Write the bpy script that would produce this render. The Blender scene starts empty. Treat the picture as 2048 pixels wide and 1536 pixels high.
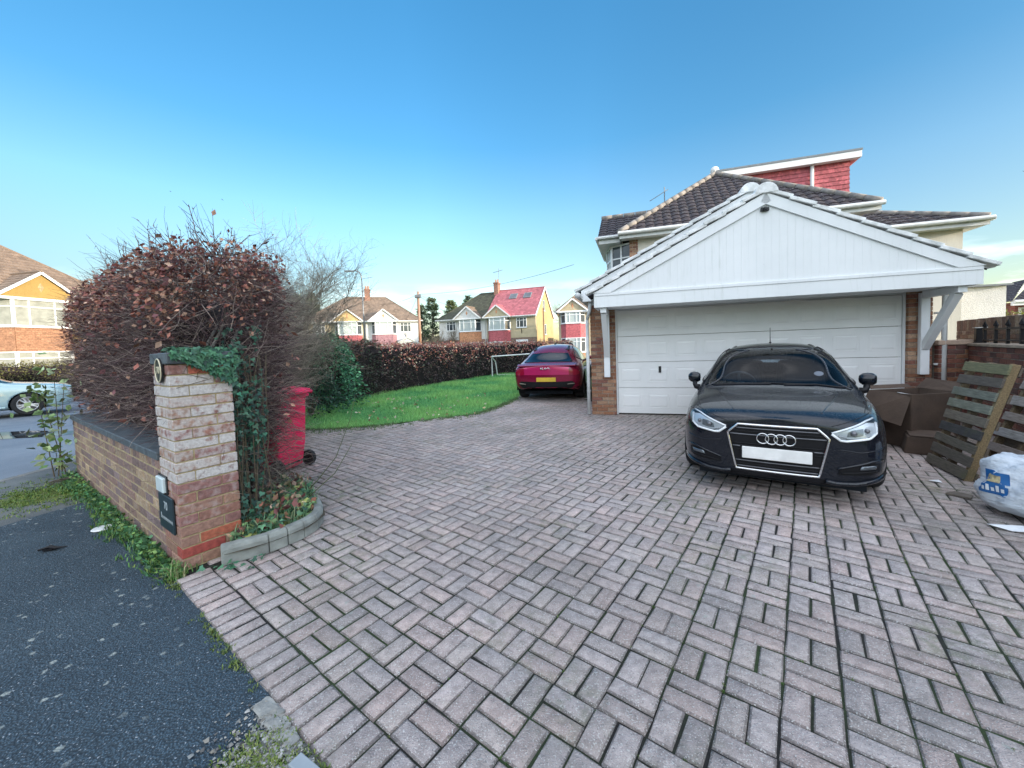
import bpy, bmesh, math, random
import numpy as np
from mathutils import Vector, Matrix
from mathutils.bvhtree import BVHTree
R = math.radians
scene = bpy.context.scene
COL = scene.collection

# ------------------------------------------------------------------ camera
F_PX, PITCH, ROLL, EYE = 775.0, math.atan(38 / 775), math.atan(.034), 1.5
cam_d = bpy.data.cameras.new('camera')
cam_d.sensor_width = 36; cam_d.lens = F_PX / 2048 * 36
cam_d.shift_y = -37 / 2048
cam_d.clip_start = .05; cam_d.clip_end = 1500
cam = bpy.data.objects.new('camera', cam_d); COL.objects.link(cam)
cp, sp, ct, st = math.cos(ROLL), math.sin(ROLL), math.cos(PITCH), math.sin(PITCH)
cx_ = Vector((cp, -sp * st, -sp * ct)); cy_ = Vector((sp, cp * st, cp * ct)); cz_ = Vector((0, -ct, st))
cam.matrix_world = Matrix(((cx_.x, cy_.x, cz_.x, 0), (cx_.y, cy_.y, cz_.y, 0), (cx_.z, cy_.z, cz_.z, EYE), (0, 0, 0, 1)))
scene.camera = cam

# ------------------------------------------------------------------ sky, sun, exposure
SUN_AZ, SUN_EL = R(116), R(10)            # clockwise from +Y (the view direction): low winter sun, right and a little behind
world = bpy.data.worlds.new('World'); scene.world = world; world.use_nodes = True
wn = world.node_tree; wn.nodes.clear()
def wnode(t, **k):
    n = wn.nodes.new(t)
    for a, b in k.items(): setattr(n, a, b)
    return n
sky = wnode('ShaderNodeTexSky', sky_type='NISHITA', sun_disc=False, sun_elevation=SUN_EL, sun_rotation=SUN_AZ,
            altitude=60, air_density=1.0, dust_density=.6, ozone_density=2.0)
bgn = wnode('ShaderNodeBackground'); wout = wnode('ShaderNodeOutputWorld')
tcw = wnode('ShaderNodeTexCoord'); sepw = wnode('ShaderNodeSeparateXYZ')
wn.links.new(tcw.outputs['Generated'], sepw.inputs[0])
# thin broken cloud: a low bank near the horizon, plus an unseen bright patch added behind and above the viewer to light the ground
mp = wnode('ShaderNodeMapping'); mp.inputs['Scale'].default_value = (2.2, 2.2, 9)
wn.links.new(tcw.outputs['Generated'], mp.inputs[0])
nz = wnode('ShaderNodeTexNoise'); nz.inputs['Scale'].default_value = 3.0; nz.inputs['Detail'].default_value = 7
wn.links.new(mp.outputs[0], nz.inputs[0])
rp = wnode('ShaderNodeValToRGB'); rp.color_ramp.elements[0].position = .5; rp.color_ramp.elements[1].position = .72
wn.links.new(nz.outputs[0], rp.inputs[0])
def wmath(op, a, b=None, clamp=False):
    n = wnode('ShaderNodeMath', operation=op, use_clamp=clamp)
    for i, v in enumerate((a, b)):
        if v is None: continue
        if hasattr(v, 'links'): wn.links.new(v, n.inputs[i])
        else: n.inputs[i].default_value = v
    return n.outputs[0]
low = wmath('SUBTRACT', 1, wmath('MULTIPLY', wmath('ABSOLUTE', wmath('SUBTRACT', sepw.outputs[2], .09)), 13), True)
lowm = wmath('MULTIPLY', wmath('MULTIPLY', low, rp.outputs[0]), .34)
behind = wmath('MAXIMUM', wmath('MULTIPLY', wmath('MULTIPLY', wmath('SUBTRACT', .05, sepw.outputs[1]), 2.2, True), wmath('MULTIPLY', wmath('SUBTRACT', sepw.outputs[2], .09), 4., True)), wmath('MULTIPLY', wmath('SUBTRACT', sepw.outputs[2], .80), 7., True))
fill_veil = wmath('MULTIPLY', wmath('MULTIPLY', behind, wmath('ADD', wmath('MULTIPLY', rp.outputs[0], .5), .5)), .8)
cl = wmath('MAXIMUM', lowm, fill_veil, True)
hs = wnode('ShaderNodeHueSaturation'); wn.links.new(wmath('ADD', 1.0, wmath('MULTIPLY', wmath('MULTIPLY', wmath('SUBTRACT', sepw.outputs[2], .06), 2.6, True), .32)), hs.inputs['Saturation'])
wn.links.new(sky.outputs[0], hs.inputs['Color'])
mxw = wnode('ShaderNodeMix', data_type='RGBA')
gn = wnode('ShaderNodeMix', data_type='RGBA', blend_type='MULTIPLY'); gn.inputs[0].default_value = 1; gn.inputs[7].default_value = (1.13, 1.09, 1.0, 1)
wn.links.new(hs.outputs[0], gn.inputs[6])
gs = wnode('ShaderNodeMix', data_type='RGBA', blend_type='MULTIPLY'); gs.inputs[0].default_value = 1
side = wmath('SUBTRACT', 1, wmath('MULTIPLY', wmath('SUBTRACT', wmath('ABSOLUTE', sepw.outputs[0]), .18, True), .58)); side = wmath('SUBTRACT', side, wmath('MULTIPLY', wmath('SUBTRACT', 1, wmath('MULTIPLY', sepw.outputs[2], 3.2), True), wmath('SUBTRACT', .36, wmath('MULTIPLY', sepw.outputs[0], .20)))); cbw = wnode('ShaderNodeCombineXYZ')
for i_ in range(3): wn.links.new(side, cbw.inputs[i_])
wn.links.new(gn.outputs[2], gs.inputs[6]); wn.links.new(cbw.outputs[0], gs.inputs[7])
wn.links.new(cl, mxw.inputs[0]); wn.links.new(gs.outputs[2], mxw.inputs[6]); mxw.inputs[7].default_value = (9.6, 9.7, 10.2, 1)
wn.links.new(mxw.outputs[2], bgn.inputs[0]); bgn.inputs[1].default_value = .12
wn.links.new(bgn.outputs[0], wout.inputs[0])
sun_d = bpy.data.lights.new('sun', 'SUN'); sun_d.energy = 2.0; sun_d.angle = R(.6); sun_d.color = (1, .86, .68)
sun = bpy.data.objects.new('sun', sun_d); COL.objects.link(sun)
sdir = Vector((math.sin(SUN_AZ) * math.cos(SUN_EL), math.cos(SUN_AZ) * math.cos(SUN_EL), math.sin(SUN_EL)))
sun.rotation_euler = sdir.to_track_quat('Z', 'Y').to_euler(); sun.location = (20, -10, 20)
vs = scene.view_settings
vs.view_transform = 'Standard'; vs.look = 'None'; vs.exposure = 1.87; vs.gamma = 1; vs.use_curve_mapping = False
scene.cycles.use_denoising = True
scene.cycles.max_bounces = 6; scene.cycles.diffuse_bounces = 3; scene.cycles.transparent_max_bounces = 12

# ------------------------------------------------------------------ helpers: objects
def tag(o, label=None, cat=None, group=None, kind=None):
    if label: o['label'] = label
    if cat: o['category'] = cat
    if group: o['group'] = group
    if kind: o['kind'] = kind
    return o
def thing(name, label, cat, loc=(0, 0, 0), rz=0., group=None):
    o = bpy.data.objects.new(name, None); COL.objects.link(o)
    o.location = loc; o.rotation_euler = (0, 0, rz); o.empty_display_size = .1
    return tag(o, label, cat, group)
def copy_tree(o, parent=None):
    c = o.copy(); COL.objects.link(c); c.parent = parent
    for ch in list(o.children): copy_tree(ch, c)
    return c
class MB:
    """collects faces; build() links them as ONE mesh object"""
    def __init__(s): s.v = []; s.f = []; s.mi = []; s.c = []
    def add(s, vs, fs, mi=0, col=None):
        b = len(s.v); s.v.extend([tuple(p) for p in vs])
        for f in fs: s.f.append(tuple(b + i for i in f)); s.mi.append(mi); s.c.append(col or (1, 1, 1, 0))
        return s
    def box(s, x0, x1, y0, y1, z0, z1, mi=0, col=None, M=None):
        vs = [Vector((x, y, z)) for z in (z0, z1) for y in (y0, y1) for x in (x0, x1)]
        if M is not None: vs = [M @ p for p in vs]
        return s.add(vs, [(0, 2, 3, 1), (4, 5, 7, 6), (0, 1, 5, 4), (2, 6, 7, 3), (0, 4, 6, 2), (1, 3, 7, 5)], mi, col)
    def prism(s, poly, d, mi=0, col=None):
        """poly: 3D points (one planar loop); d: extrusion vector"""
        n = len(poly); d = Vector(d); a = [Vector(p) for p in poly]; b = [p + d for p in a]
        return s.add(a + b, [tuple(range(n - 1, -1, -1)), tuple(range(n, 2 * n))] + [(i, (i + 1) % n, n + (i + 1) % n, n + i) for i in range(n)], mi, col)
    def beam(s, p, q, w, h, up=(0, 0, 1), mi=0, col=None):
        p = Vector(p); q = Vector(q); d = (q - p).normalized(); sx = d.cross(Vector(up))
        sx = sx.normalized() * w / 2 if sx.length > 1e-6 else Vector((w / 2, 0, 0)); uz = sx.cross(d).normalized() * h / 2
        return s.prism([p - sx - uz, p + sx - uz, p + sx + uz, p - sx + uz], q - p, mi, col)
    def tube(s, path, r, n=6, mi=0, col=None, closed=False, cap=True):
        P = [Vector(p) for p in path]; m = len(P); rr = r if hasattr(r, '__len__') else [r] * m
        vs = []; prev = None
        for i in range(m):
            t = (P[(i + 1) % m] - P[i - 1]) if closed else (P[min(i + 1, m - 1)] - P[max(i - 1, 0)])
            t = t.normalized() if t.length > 1e-9 else Vector((0, 0, 1))
            if prev is None: a = t.orthogonal().normalized()
            else:
                a = prev - t * prev.dot(t); a = a.normalized() if a.length > 1e-6 else t.orthogonal().normalized()
            prev = a; b = t.cross(a)
            for k in range(n):
                an = 2 * math.pi * k / n
                vs.append(P[i] + (a * math.cos(an) + b * math.sin(an)) * rr[i])
        fs = []
        for i in range(m if closed else m - 1):
            j = (i + 1) % m
            for k in range(n): fs.append((i * n + k, i * n + (k + 1) % n, j * n + (k + 1) % n, j * n + k))
        if cap and not closed: fs.append(tuple(range(n - 1, -1, -1))); fs.append(tuple((m - 1) * n + k for k in range(n)))
        return s.add(vs, fs, mi, col)
    def lathe(s, prof, n=20, M=None, mi=0, col=None):
        """prof: (r, z) pairs round the z axis"""
        vs = []
        for r, z in prof:
            for k in range(n):
                a = 2 * math.pi * k / n; p = Vector((r * math.cos(a), r * math.sin(a), z)); vs.append(M @ p if M is not None else p)
        fs = [(i * n + k, i * n + (k + 1) % n, (i + 1) * n + (k + 1) % n, (i + 1) * n + k) for i in range(len(prof) - 1) for k in range(n)]
        fs.append(tuple(range(n - 1, -1, -1))); fs.append(tuple((len(prof) - 1) * n + k for k in range(n)))
        return s.add(vs, fs, mi, col)
    def build(s, name, mats, parent=None, bevel=0, smooth=False, seg=1):
        me = bpy.data.meshes.new(name); me.from_pydata(s.v, [], s.f)
        for m in (mats if isinstance(mats, (list, tuple)) else [mats]): me.materials.append(m)
        me.polygons.foreach_set('material_index', s.mi)
        at = me.attributes.new('col', 'FLOAT_COLOR', 'FACE')
        at.data.foreach_set('color', np.array(s.c, dtype=np.float32).ravel())
        if smooth: me.polygons.foreach_set('use_smooth', [True] * len(s.f))
        me.update(); o = bpy.data.objects.new(name, me); COL.objects.link(o)
        if parent is not None: o.parent = parent
        if bevel:
            b = o.modifiers.new('bevel', 'BEVEL'); b.width = bevel; b.segments = seg; b.limit_method = 'ANGLE'; b.angle_limit = R(40)
        return o
def np_mesh(name, V, Fq, mats, parent=None, cols=None, mi=None, smooth=False):
    """fast mesh from numpy: V (n,3), Fq (m,k) faces of one size"""
    me = bpy.data.meshes.new(name); V = np.asarray(V, np.float32); Fq = np.asarray(Fq, np.int32); k = Fq.shape[1]; m = len(Fq)
    me.vertices.add(len(V)); me.vertices.foreach_set('co', V.ravel())
    me.loops.add(m * k); me.loops.foreach_set('vertex_index', Fq.ravel())
    me.polygons.add(m); me.polygons.foreach_set('loop_start', np.arange(m, dtype=np.int32) * k)
    me.polygons.foreach_set('loop_total', np.full(m, k, np.int32))
    for mm in (mats if isinstance(mats, (list, tuple)) else [mats]): me.materials.append(mm)
    if mi is not None: me.polygons.foreach_set('material_index', np.asarray(mi, np.int32))
    me.update(calc_edges=True)
    if cols is not None:
        at = me.attributes.new('col', 'FLOAT_COLOR', 'FACE'); at.data.foreach_set('color', np.asarray(cols, np.float32).ravel())
    if smooth: me.polygons.foreach_set('use_smooth', np.ones(m, bool))
    me.validate(); o = bpy.data.objects.new(name, me); COL.objects.link(o)
    if parent is not None: o.parent = parent
    return o

# ------------------------------------------------------------------ helpers: materials
class NT:
    def __init__(s, name, rough=.6, metal=0., spec=.5):
        s.m = bpy.data.materials.new(name); s.m.use_nodes = True; s.t = s.m.node_tree
        s.b = s.t.nodes['Principled BSDF']; s.b.inputs['Roughness'].default_value = rough
        s.b.inputs['Metallic'].default_value = metal; s.b.inputs['Specular IOR Level'].default_value = spec
        s.tc = None
    def n(s, t, ins=None, **k):
        n = s.t.nodes.new(t)
        for a, b in k.items(): setattr(n, a, b)
        for a, b in (ins or {}).items(): s.set(n.inputs[a], b)
        return n
    def set(s, sock, v):
        if isinstance(v, bpy.types.NodeSocket): s.t.links.new(v, sock)
        elif isinstance(v, (tuple, list)) and len(v) == 3 and sock.type == 'RGBA': sock.default_value = (*v, 1)
        else: sock.default_value = v
    def obj(s):
        if s.tc is None: s.tc = s.n('ShaderNodeTexCoord')
        return s.tc.outputs['Object']
    def noise(s, scale, detail=4, rough=.55, vec=None, stretch=None, out=0):
        v = vec or s.obj()
        if stretch: v = s.n('ShaderNodeMapping', {'Vector': v, 'Scale': stretch}).outputs[0]
        return s.n('ShaderNodeTexNoise', {'Vector': v, 'Scale': scale, 'Detail': detail, 'Roughness': rough}).outputs[out]
    def voro(s, scale, feature='F1', vec=None, out='Distance', rnd=1.):
        return s.n('ShaderNodeTexVoronoi', {'Vector': vec or s.obj(), 'Scale': scale, 'Randomness': rnd}, feature=feature).outputs[out]
    def ramp(s, fac, stops):
        n = s.n('ShaderNodeValToRGB', {'Fac': fac}); e = n.color_ramp.elements
        while len(e) < len(stops): e.new(.5)
        for i, (p, c) in enumerate(stops):
            e[i].position = p; e[i].color = (c, c, c, 1) if not hasattr(c, '__len__') else (*c[:3], 1)
        return n.outputs[0]
    def mix(s, fac, a, b, blend='MIX'):
        n = s.n('ShaderNodeMix', data_type='RGBA', blend_type=blend); s.set(n.inputs[0], fac); s.set(n.inputs[6], a); s.set(n.inputs[7], b)
        return n.outputs[2]
    def math(s, op, a, b=0., clamp=False):
        n = s.n('ShaderNodeMath', operation=op, use_clamp=clamp); s.set(n.inputs[0], a); s.set(n.inputs[1], b); return n.outputs[0]
    def attr(s, name='col', out='Color'): return s.n('ShaderNodeAttribute', attribute_name=name).outputs[out]
    def bump(s, h, strength=.4, dist=.01):
        s.set(s.b.inputs['Normal'], s.n('ShaderNodeBump', {'Height': h, 'Strength': strength, 'Distance': dist}).outputs[0]); return s
    def col(s, c): s.set(s.b.inputs['Base Color'], c); return s
    def rough(s, v): s.set(s.b.inputs['Roughness'], v); return s
def plain(name, c, rough=.5, metal=0., var=.12, scale=8, bump=0., bscale=80, coat=0., spec=.5):
    """one colour with uneven tone, a little uneven gloss and optional fine relief"""
    t = NT(name, rough, metal, spec); nz = t.noise(scale, 5)
    lo = tuple(x * (1 - var) for x in c); hi = tuple(min(1, x * (1 + var)) for x in c)
    t.col(t.ramp(nz, [(.3, lo), (.7, hi)]))
    t.rough(t.math('ADD', t.math('MULTIPLY', t.noise(scale * 3, 3), .12), rough - .06))
    if bump: t.bump(t.noise(bscale, 4), bump, .01)
    if coat: t.b.inputs['Coat Weight'].default_value = coat; t.b.inputs['Coat Roughness'].default_value = .03
    return t.m
def attr_mat(name, rough=.8, bump=.3, bscale=60, var=.35, speck=None):
    """colour per face from the 'col' attribute, broken up by noise"""
    t = NT(name, rough); a = t.attr()
    c = t.mix(1., a, t.ramp(t.noise(30, 6), [(.25, 1 - var), (.75, 1 + var * .5)]), 'MULTIPLY')
    if speck: c = t.mix(t.ramp(t.noise(speck[0], 2, .5), [(speck[1], 0.), (speck[1] + .05, speck[2])]), c, speck[3])
    t.col(c)
    if bump: t.bump(t.noise(bscale, 5), bump, .01)
    return t.m
# ------------------------------------------------------------------ ground frame: A runs along the front wall (leftwards), B into the plot
rng = np.random.default_rng(7); random.seed(7)
AA = R(142.9); AV = np.array([math.cos(AA), math.sin(AA)]); BV = np.array([-AV[1], AV[0]]) * -1   # BV points away from the viewer
O2 = np.array([-1.344, 2.053])           # a point on the inner edge of the soldier course
def inpoly(P, poly):
    P = np.asarray(P); x, y = P[:, 0], P[:, 1]; r = np.zeros(len(P), bool); n = len(poly)
    for i in range(n):
        x0, y0 = poly[i]; x1, y1 = poly[(i + 1) % n]
        c = ((y0 > y) != (y1 > y)) & (x < (x1 - x0) * (y - y0) / (y1 - y0 + 1e-12) + x0); r ^= c
    return r
LAWN_EDGE = [(-5.2, 7.75), (-4.2, 7.57), (-3.24, 7.6), (-2.35, 7.95), (-.88, 8.73), (-.45, 9.6), (-.2, 10.3), (.13, 11.3), (.5, 13), (.9, 16), (1.2, 22.3)]
BED = [(-2.30, 2.98), (-2.10, 2.70), (-1.96, 2.77), (-1.83, 2.91), (-1.70, 3.10), (-1.68, 3.33), (-1.86, 3.64), (-2.2, 4.05), (-2.9, 4.5), (-3.6, 4.6), (-6.0, 6.6), (-6.0, 5.4)]
WALL_R = [(7.0, 6.5), (3.4, 1.6)]        # right boundary wall line

# asphalt sheets
t = NT('asphalt', .75)
v = t.voro(120); sp = t.ramp(v, [(.0, 2.3), (.28, .9), (.6, .25)])
base = t.mix(t.ramp(t.noise(1.6, 5), [(.35, 0.), (.7, 1.)]), (.044, .082, .116), (.072, .118, .155))
c = t.mix(.85, base, sp, 'MULTIPLY')
c = t.mix(t.ramp(t.noise(95, 2, .4), [(.66, 0.), (.72, .9)]), c, (.42, .46, .50))
vec = t.n('ShaderNodeMapping', {'Vector': t.obj(), 'Scale': (1, 1, 1)}).outputs[0]
vec = t.mix(.035, vec, t.noise(30, 3, out=1))
lich = t.math('MULTIPLY', t.ramp(t.voro(11, vec=vec), [(.11, 1.), (.18, 0.)]), t.ramp(t.noise(.9, 3), [(.42, 0.), (.54, .75)]))
c = t.mix(t.math('MULTIPLY', lich, t.ramp(t.noise(60, 3), [(.3, .4), (.6, 1.)])), c, (.46, .50, .46))
t.col(c); t.rough(t.ramp(t.noise(2.5, 4), [(.3, .55), (.7, .85)]))
t.bump(t.math('ADD', t.math('MULTIPLY', t.noise(90, 3), .5), t.math('MULTIPLY', v, -1.)), .7, .010); M_ASPH = t.m
t = NT('worn_asphalt', .8)
v = t.voro(150); nz = t.noise(2.2, 6)
c = t.mix(t.ramp(nz, [(.35, 0.), (.65, 1.)]), (.12, .135, .14), (.20, .215, .21))
c = t.mix(.7, c, t.ramp(v, [(0., 1.4), (.5, .6)]), 'MULTIPLY')
xy = t.n('ShaderNodeSeparateXYZ', {0: t.obj()})
dm = t.n('ShaderNodeVectorMath', {0: t.obj(), 1: (-5.35, 4.45, 0)}, operation='DISTANCE').outputs['Value']
mm = t.math('MULTIPLY', t.ramp(t.math('ADD', dm, t.math('MULTIPLY', t.noise(3.2, 6), 1.1)), [(.95, 1.), (1.35, 0.)]), t.ramp(t.noise(16, 5), [(.3, .35), (.55, 1.)]))
c = t.mix(mm, c, t.mix(t.noise(40, 4), (.05, .10, .012), (.17, .19, .03)))
t.col(c); t.bump(t.math('ADD', t.noise(90, 5), t.math('MULTIPLY', mm, .8)), .7, .012); M_WORN = t.m
t = NT('road_asphalt', .6)
nz = t.noise(.5, 5, stretch=(1, 1, 1))
c = t.mix(t.ramp(nz, [(.3, 0.), (.7, 1.)]), (.15, .18, .22), (.23, .265, .31))
c = t.mix(.5, c, t.ramp(t.voro(120), [(0., 1.3), (.5, .7)]), 'MULTIPLY')
t.col(c); t.rough(t.ramp(t.noise(.8, 4), [(.35, .42), (.65, .8)])); t.bump(t.noise(120, 4), .5, .01); M_ROAD = t.m

def sheet(name, poly, z, m, kind='structure'):
    mb = MB(); mb.add([(x, y, z) for x, y in poly], [tuple(range(len(poly)))])
    return tag(mb.build(name, m), kind=kind)
M_EARTH = plain('earth', (.055, .045, .03), .95, var=.4, scale=3, bump=.8, bscale=20)
M_VERGE = plain('verge_grass', (.05, .10, .02), .95, var=.45, scale=2, bump=.9, bscale=30)
sheet('ground', [(-500, -500), (500, -500), (500, 500), (-500, 500)], -.10, M_VERGE)
sheet('road', [(-17.6, -6), (-6.75, -6), (-6.75, 5.2), (-6.9, 9), (-5.6, 13), (-1.4, 22.4), (8, 27), (40, 29), (40, 37), (4, 36), (-8, 33), (-17, 19)], -.045, M_ROAD)
sheet('far_pavement', [(-17.7, -6), (-17.1, 19), (-8.1, 33.1), (4, 36.1), (40, 37.1), (40, 39.5), (3.5, 38.5), (-9.6, 35.2), (-19.3, 20), (-20, -6)], -.03, M_WORN)
sheet('worn_pavement', [(-6.62, -6), (-6.62, 5.15), (-6.75, 8.8), (-5.5, 12.6), (-4.5, 12.0), (-5.85, 5.1), (-2.36, 2.66), (-.5, 1.2), (5, -3), (5, -6)], -.016, M_WORN)
sheet('pavement', [(-4.95, -6), (-4.93, 3.05), (-4.78, 3.62), (-4.62, 4.14), (-2.36, 2.64), (-1.40, 1.92), (-1.06, 1.60), (-.9, 1.2), (-.9, .4), (-.9, -6)], -.010, M_ASPH)
# kerb along the side road
mb = MB(); kp = [(-6.68, y, 0) for y in (-6, -4, -2, 0, 2, 4, 5.15)] + [(-6.8, 8.8, 0), (-5.55, 12.7, 0)]
for i in range(len(kp) - 1):
    p, q = Vector(kp[i]), Vector(kp[i + 1]); n = max(1, round((q - p).length / .9))
    for k in range(n): mb.beam(p.lerp(q, k / n + .004) + Vector((0, 0, -.055)), p.lerp(q, (k + 1) / n - .004) + Vector((0, 0, -.055)), .12, .09)
tag(mb.build('kerb', plain('kerb_concrete', (.2, .2, .19), .85, var=.3, scale=5, bump=.5), bevel=.008), kind='structure')
# puddle on the road with a wet rim
mb = MB(); pts = []
for k in range(40):
    a = 2 * math.pi * k / 40; r = 1 + .22 * math.sin(3 * a + 1) + .12 * math.sin(5 * a)
    pts.append((-10.6 + 1.5 * r * math.cos(a) - .15 * math.sin(a), 8.3 + .42 * r * math.sin(a), -.040))
mb.add(pts, [tuple(range(40))])
t = NT('puddle_water', .03); t.col((.03, .035, .04)); t.b.inputs['Specular IOR Level'].default_value = .9; tag(mb.build('puddle', t.m), kind='structure')
mb = MB(); mb.box(-10.75, -10.15, 8.2, 8.5, -.06, -.036); 
for k in range(7): mb.box(-10.73 + k * .085, -10.69 + k * .085, 8.22, 8.48, -.036, -.033)
tag(mb.build('drain_cover', plain('cast_iron', (.03, .03, .032), .5, .6)), 'dark iron drain cover in the puddle on the side road', 'drain cover')

# ------------------------------------------------------------------ block paved drive (basket weave), every block real
t = NT('paving_block', .8)
a = t.attr(); g = t.noise(22, 5)
c = t.mix(1., a, t.ramp(g, [(.25, .62), (.75, 1.25)]), 'MULTIPLY')
c = t.mix(t.ramp(t.noise(140, 3, .6), [(.57, 0.), (.65, .85)]), c, (.72, .71, .68))
c = t.mix(t.ramp(t.noise(120, 2, .4), [(.30, .6), (.38, 0.)]), c, (.14, .137, .14))
wv = t.mix(.05, t.obj(), t.noise(25, 3, out=1))
li = t.math('MULTIPLY', t.ramp(t.voro(9.5, vec=wv), [(.09, 1.), (.14, 0.)]), t.ramp(t.noise(1.1, 3), [(.46, 0.), (.58, .75)]))
c = t.mix(li, c, (.42, .44, .40))
dt = t.ramp(t.noise(.55, 6, .62), [(.38, 0.), (.68, .75)])
c = t.mix(dt, c, t.mix(.6, c, (.12, .125, .11)))
c = t.mix(t.ramp(t.noise(2.3, 6, .7), [(.58, 0.), (.72, .55)]), c, (.13, .125, .12))
mo = t.math('MULTIPLY', t.ramp(t.noise(.9, 6), [(.50, 0.), (.70, 1.)]), t.ramp(t.noise(14, 4), [(.45, 0.), (.62, .6)]))
c = t.mix(mo, c, (.10, .14, .05))
t.col(c); t.bump(t.math('ADD', t.noise(150, 4), t.math('MULTIPLY', t.noise(30, 4), .8)), .9, .010); M_PAVE = t.m
t = NT('joint_soil', .95)
c = t.mix(t.ramp(t.noise(1.3, 5), [(.42, 0.), (.6, 1.)]), (.013, .012, .011), (.026, .046, .014))
c = t.mix(.5, c, t.ramp(t.noise(60, 4), [(.3, .4), (.7, 1.5)]), 'MULTIPLY'); t.col(c); t.bump(t.noise(70, 4), .9, .01); M_JOINT = t.m
DRIVE = [(-2.42, 2.86), (-.4, 1.33), (2.5, -.86), (4.6, -.86), (7.4, 3.2), (7.4, 8.0), (2.0, 8.3), (2.0, 22), (1.2, 22)] + LAWN_EDGE[::-1][1:] + [(-5.2, 6.0), (-2.9, 4.5)]
# block list: (centre, half length vector angle flag, kind)
ia = np.arange(-62, 40); ib = np.arange(0, 124)
GA, GB = np.meshgrid(ia, ib, indexing='ij'); P2 = .1985; PA, PB = .2035, .1905
blocks = []
cen = O2 + (GA[..., None] + .5) * PA * AV + (GB[..., None] + .5) * PB * BV
cenf = cen.reshape(-1, 2); ga = GA.ravel(); gb = GB.ravel()
ok = inpoly(cenf, DRIVE)
off = np.array([-.25, .25])
BEDX = [tuple(np.mean(BED, 0) + (np.array(p) - np.mean(BED, 0)) * .955) for p in BED]
for c_, a_, b_ in zip(cenf[ok], ga[ok], gb[ok]):
    al = (a_ + b_) % 2 == 0
    for s in off:
        p = c_ + (BV * PB if al else AV * PA) * s
        if inpoly([p], BEDX)[0]: continue
        blocks.append((p[0], p[1], 0. if al else 1.))
# soldier course along the front edge: long side along B
for k in range(-120, 40):
    p = O2 + AV * (k + .5) * P2 / 2 - BV * .0985
    if -2.3 < p[0] < 3 and p[1] > -1.5: blocks.append((p[0], p[1], 2.))
bl = np.array(blocks); nb = len(bl)
alongA = bl[:, 2] == 0
ang = np.where(alongA, AA, AA + math.pi / 2) + rng.normal(0, .012, nb)
ux = np.stack([np.cos(ang), np.sin(ang)], 1); uy = np.stack([-np.sin(ang), np.cos(ang)], 1)
hl = np.where(bl[:, 2] == 1, .0956 - (P2 - PB) / 2, np.where(bl[:, 2] == 0, .0956 + (PA - P2) / 2, .0956)); hw = np.where(bl[:, 2] == 1, .0454 + (PA - P2) / 4, np.where(bl[:, 2] == 0, .0454 - (P2 - PB) / 4, .0454))
cxy = bl[:, :2] + rng.normal(0, .0014, (nb, 2))
zt = rng.normal(0, .0011, nb) + .0018 * np.sin(bl[:, 0] * 1.7 + bl[:, 1] * .6) + .001 * np.sin(bl[:, 1] * 2.3)
tx, ty = rng.normal(0, .008, nb), rng.normal(0, .010, nb)
ring = np.array([(-1, -1), (1, -1), (1, 1), (-1, 1)], float)
V = np.zeros((nb, 12, 3))
for lvl, (inset, dz) in enumerate(((0.0, -.045), (0.0, -.0055), (.0065, 0.))):
    for k in range(4):
        a_ = ring[k, 0] * (hl - inset); b_ = ring[k, 1] * (hw - inset)
        j = rng.normal(0, .0018, (nb, 2))
        V[:, lvl * 4 + k, :2] = cxy + ux * (a_[:, None] + j[:, :1]) + uy * (b_[:, None] + j[:, 1:])
        V[:, lvl * 4 + k, 2] = zt + dz + a_ * tx + b_ * ty
fc = []
for l in (0, 1):
    for k in range(4): fc.append((l * 4 + k, l * 4 + (k + 1) % 4, l * 4 + 4 + (k + 1) % 4, l * 4 + 4 + k))
fc.append((8, 9, 10, 11)); fc = np.array(fc)
FA = (np.arange(nb)[:, None, None] * 12 + fc[None]).reshape(-1, 4)
pal = np.array([(.235, .212, .208), (.215, .205, .205), (.245, .205, .195), (.205, .205, .21), (.19, .188, .192), (.23, .208, .20), (.222, .215, .205), (.252, .212, .20)])
pal = pal * .52 + pal.mean(0) * .48 * np.array([1.02, .995, .97])
cc = pal[rng.integers(0, len(pal), nb)] * rng.normal(1.95, .18, (nb, 1))
cc = np.concatenate([np.clip(cc * np.array([1.08, .98, .955]), .02, .9), np.zeros((nb, 1))], 1)
fcol = np.repeat(cc[:, None, :], len(fc), 1); fcol[:, :8, :3] *= .55; fcol = fcol.reshape(-1, 4)   # dirt on the arrises and sides
drv = np_mesh('driveway', V.reshape(-1, 3), FA, M_PAVE, cols=fcol); tag(drv, kind='structure')
sheet('driveway_bedding', [(-2.36, 2.66), (2.9, -1.3), (4.6, -1.0), (7.6, 3.2), (7.6, 8.4), (2.6, 8.6), (2.6, 22.2), (1.2, 22.2)] + LAWN_EDGE[::-1][1:] + [(-5.2, 6.0), (-2.9, 4.5)], -.0072, M_JOINT)
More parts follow.
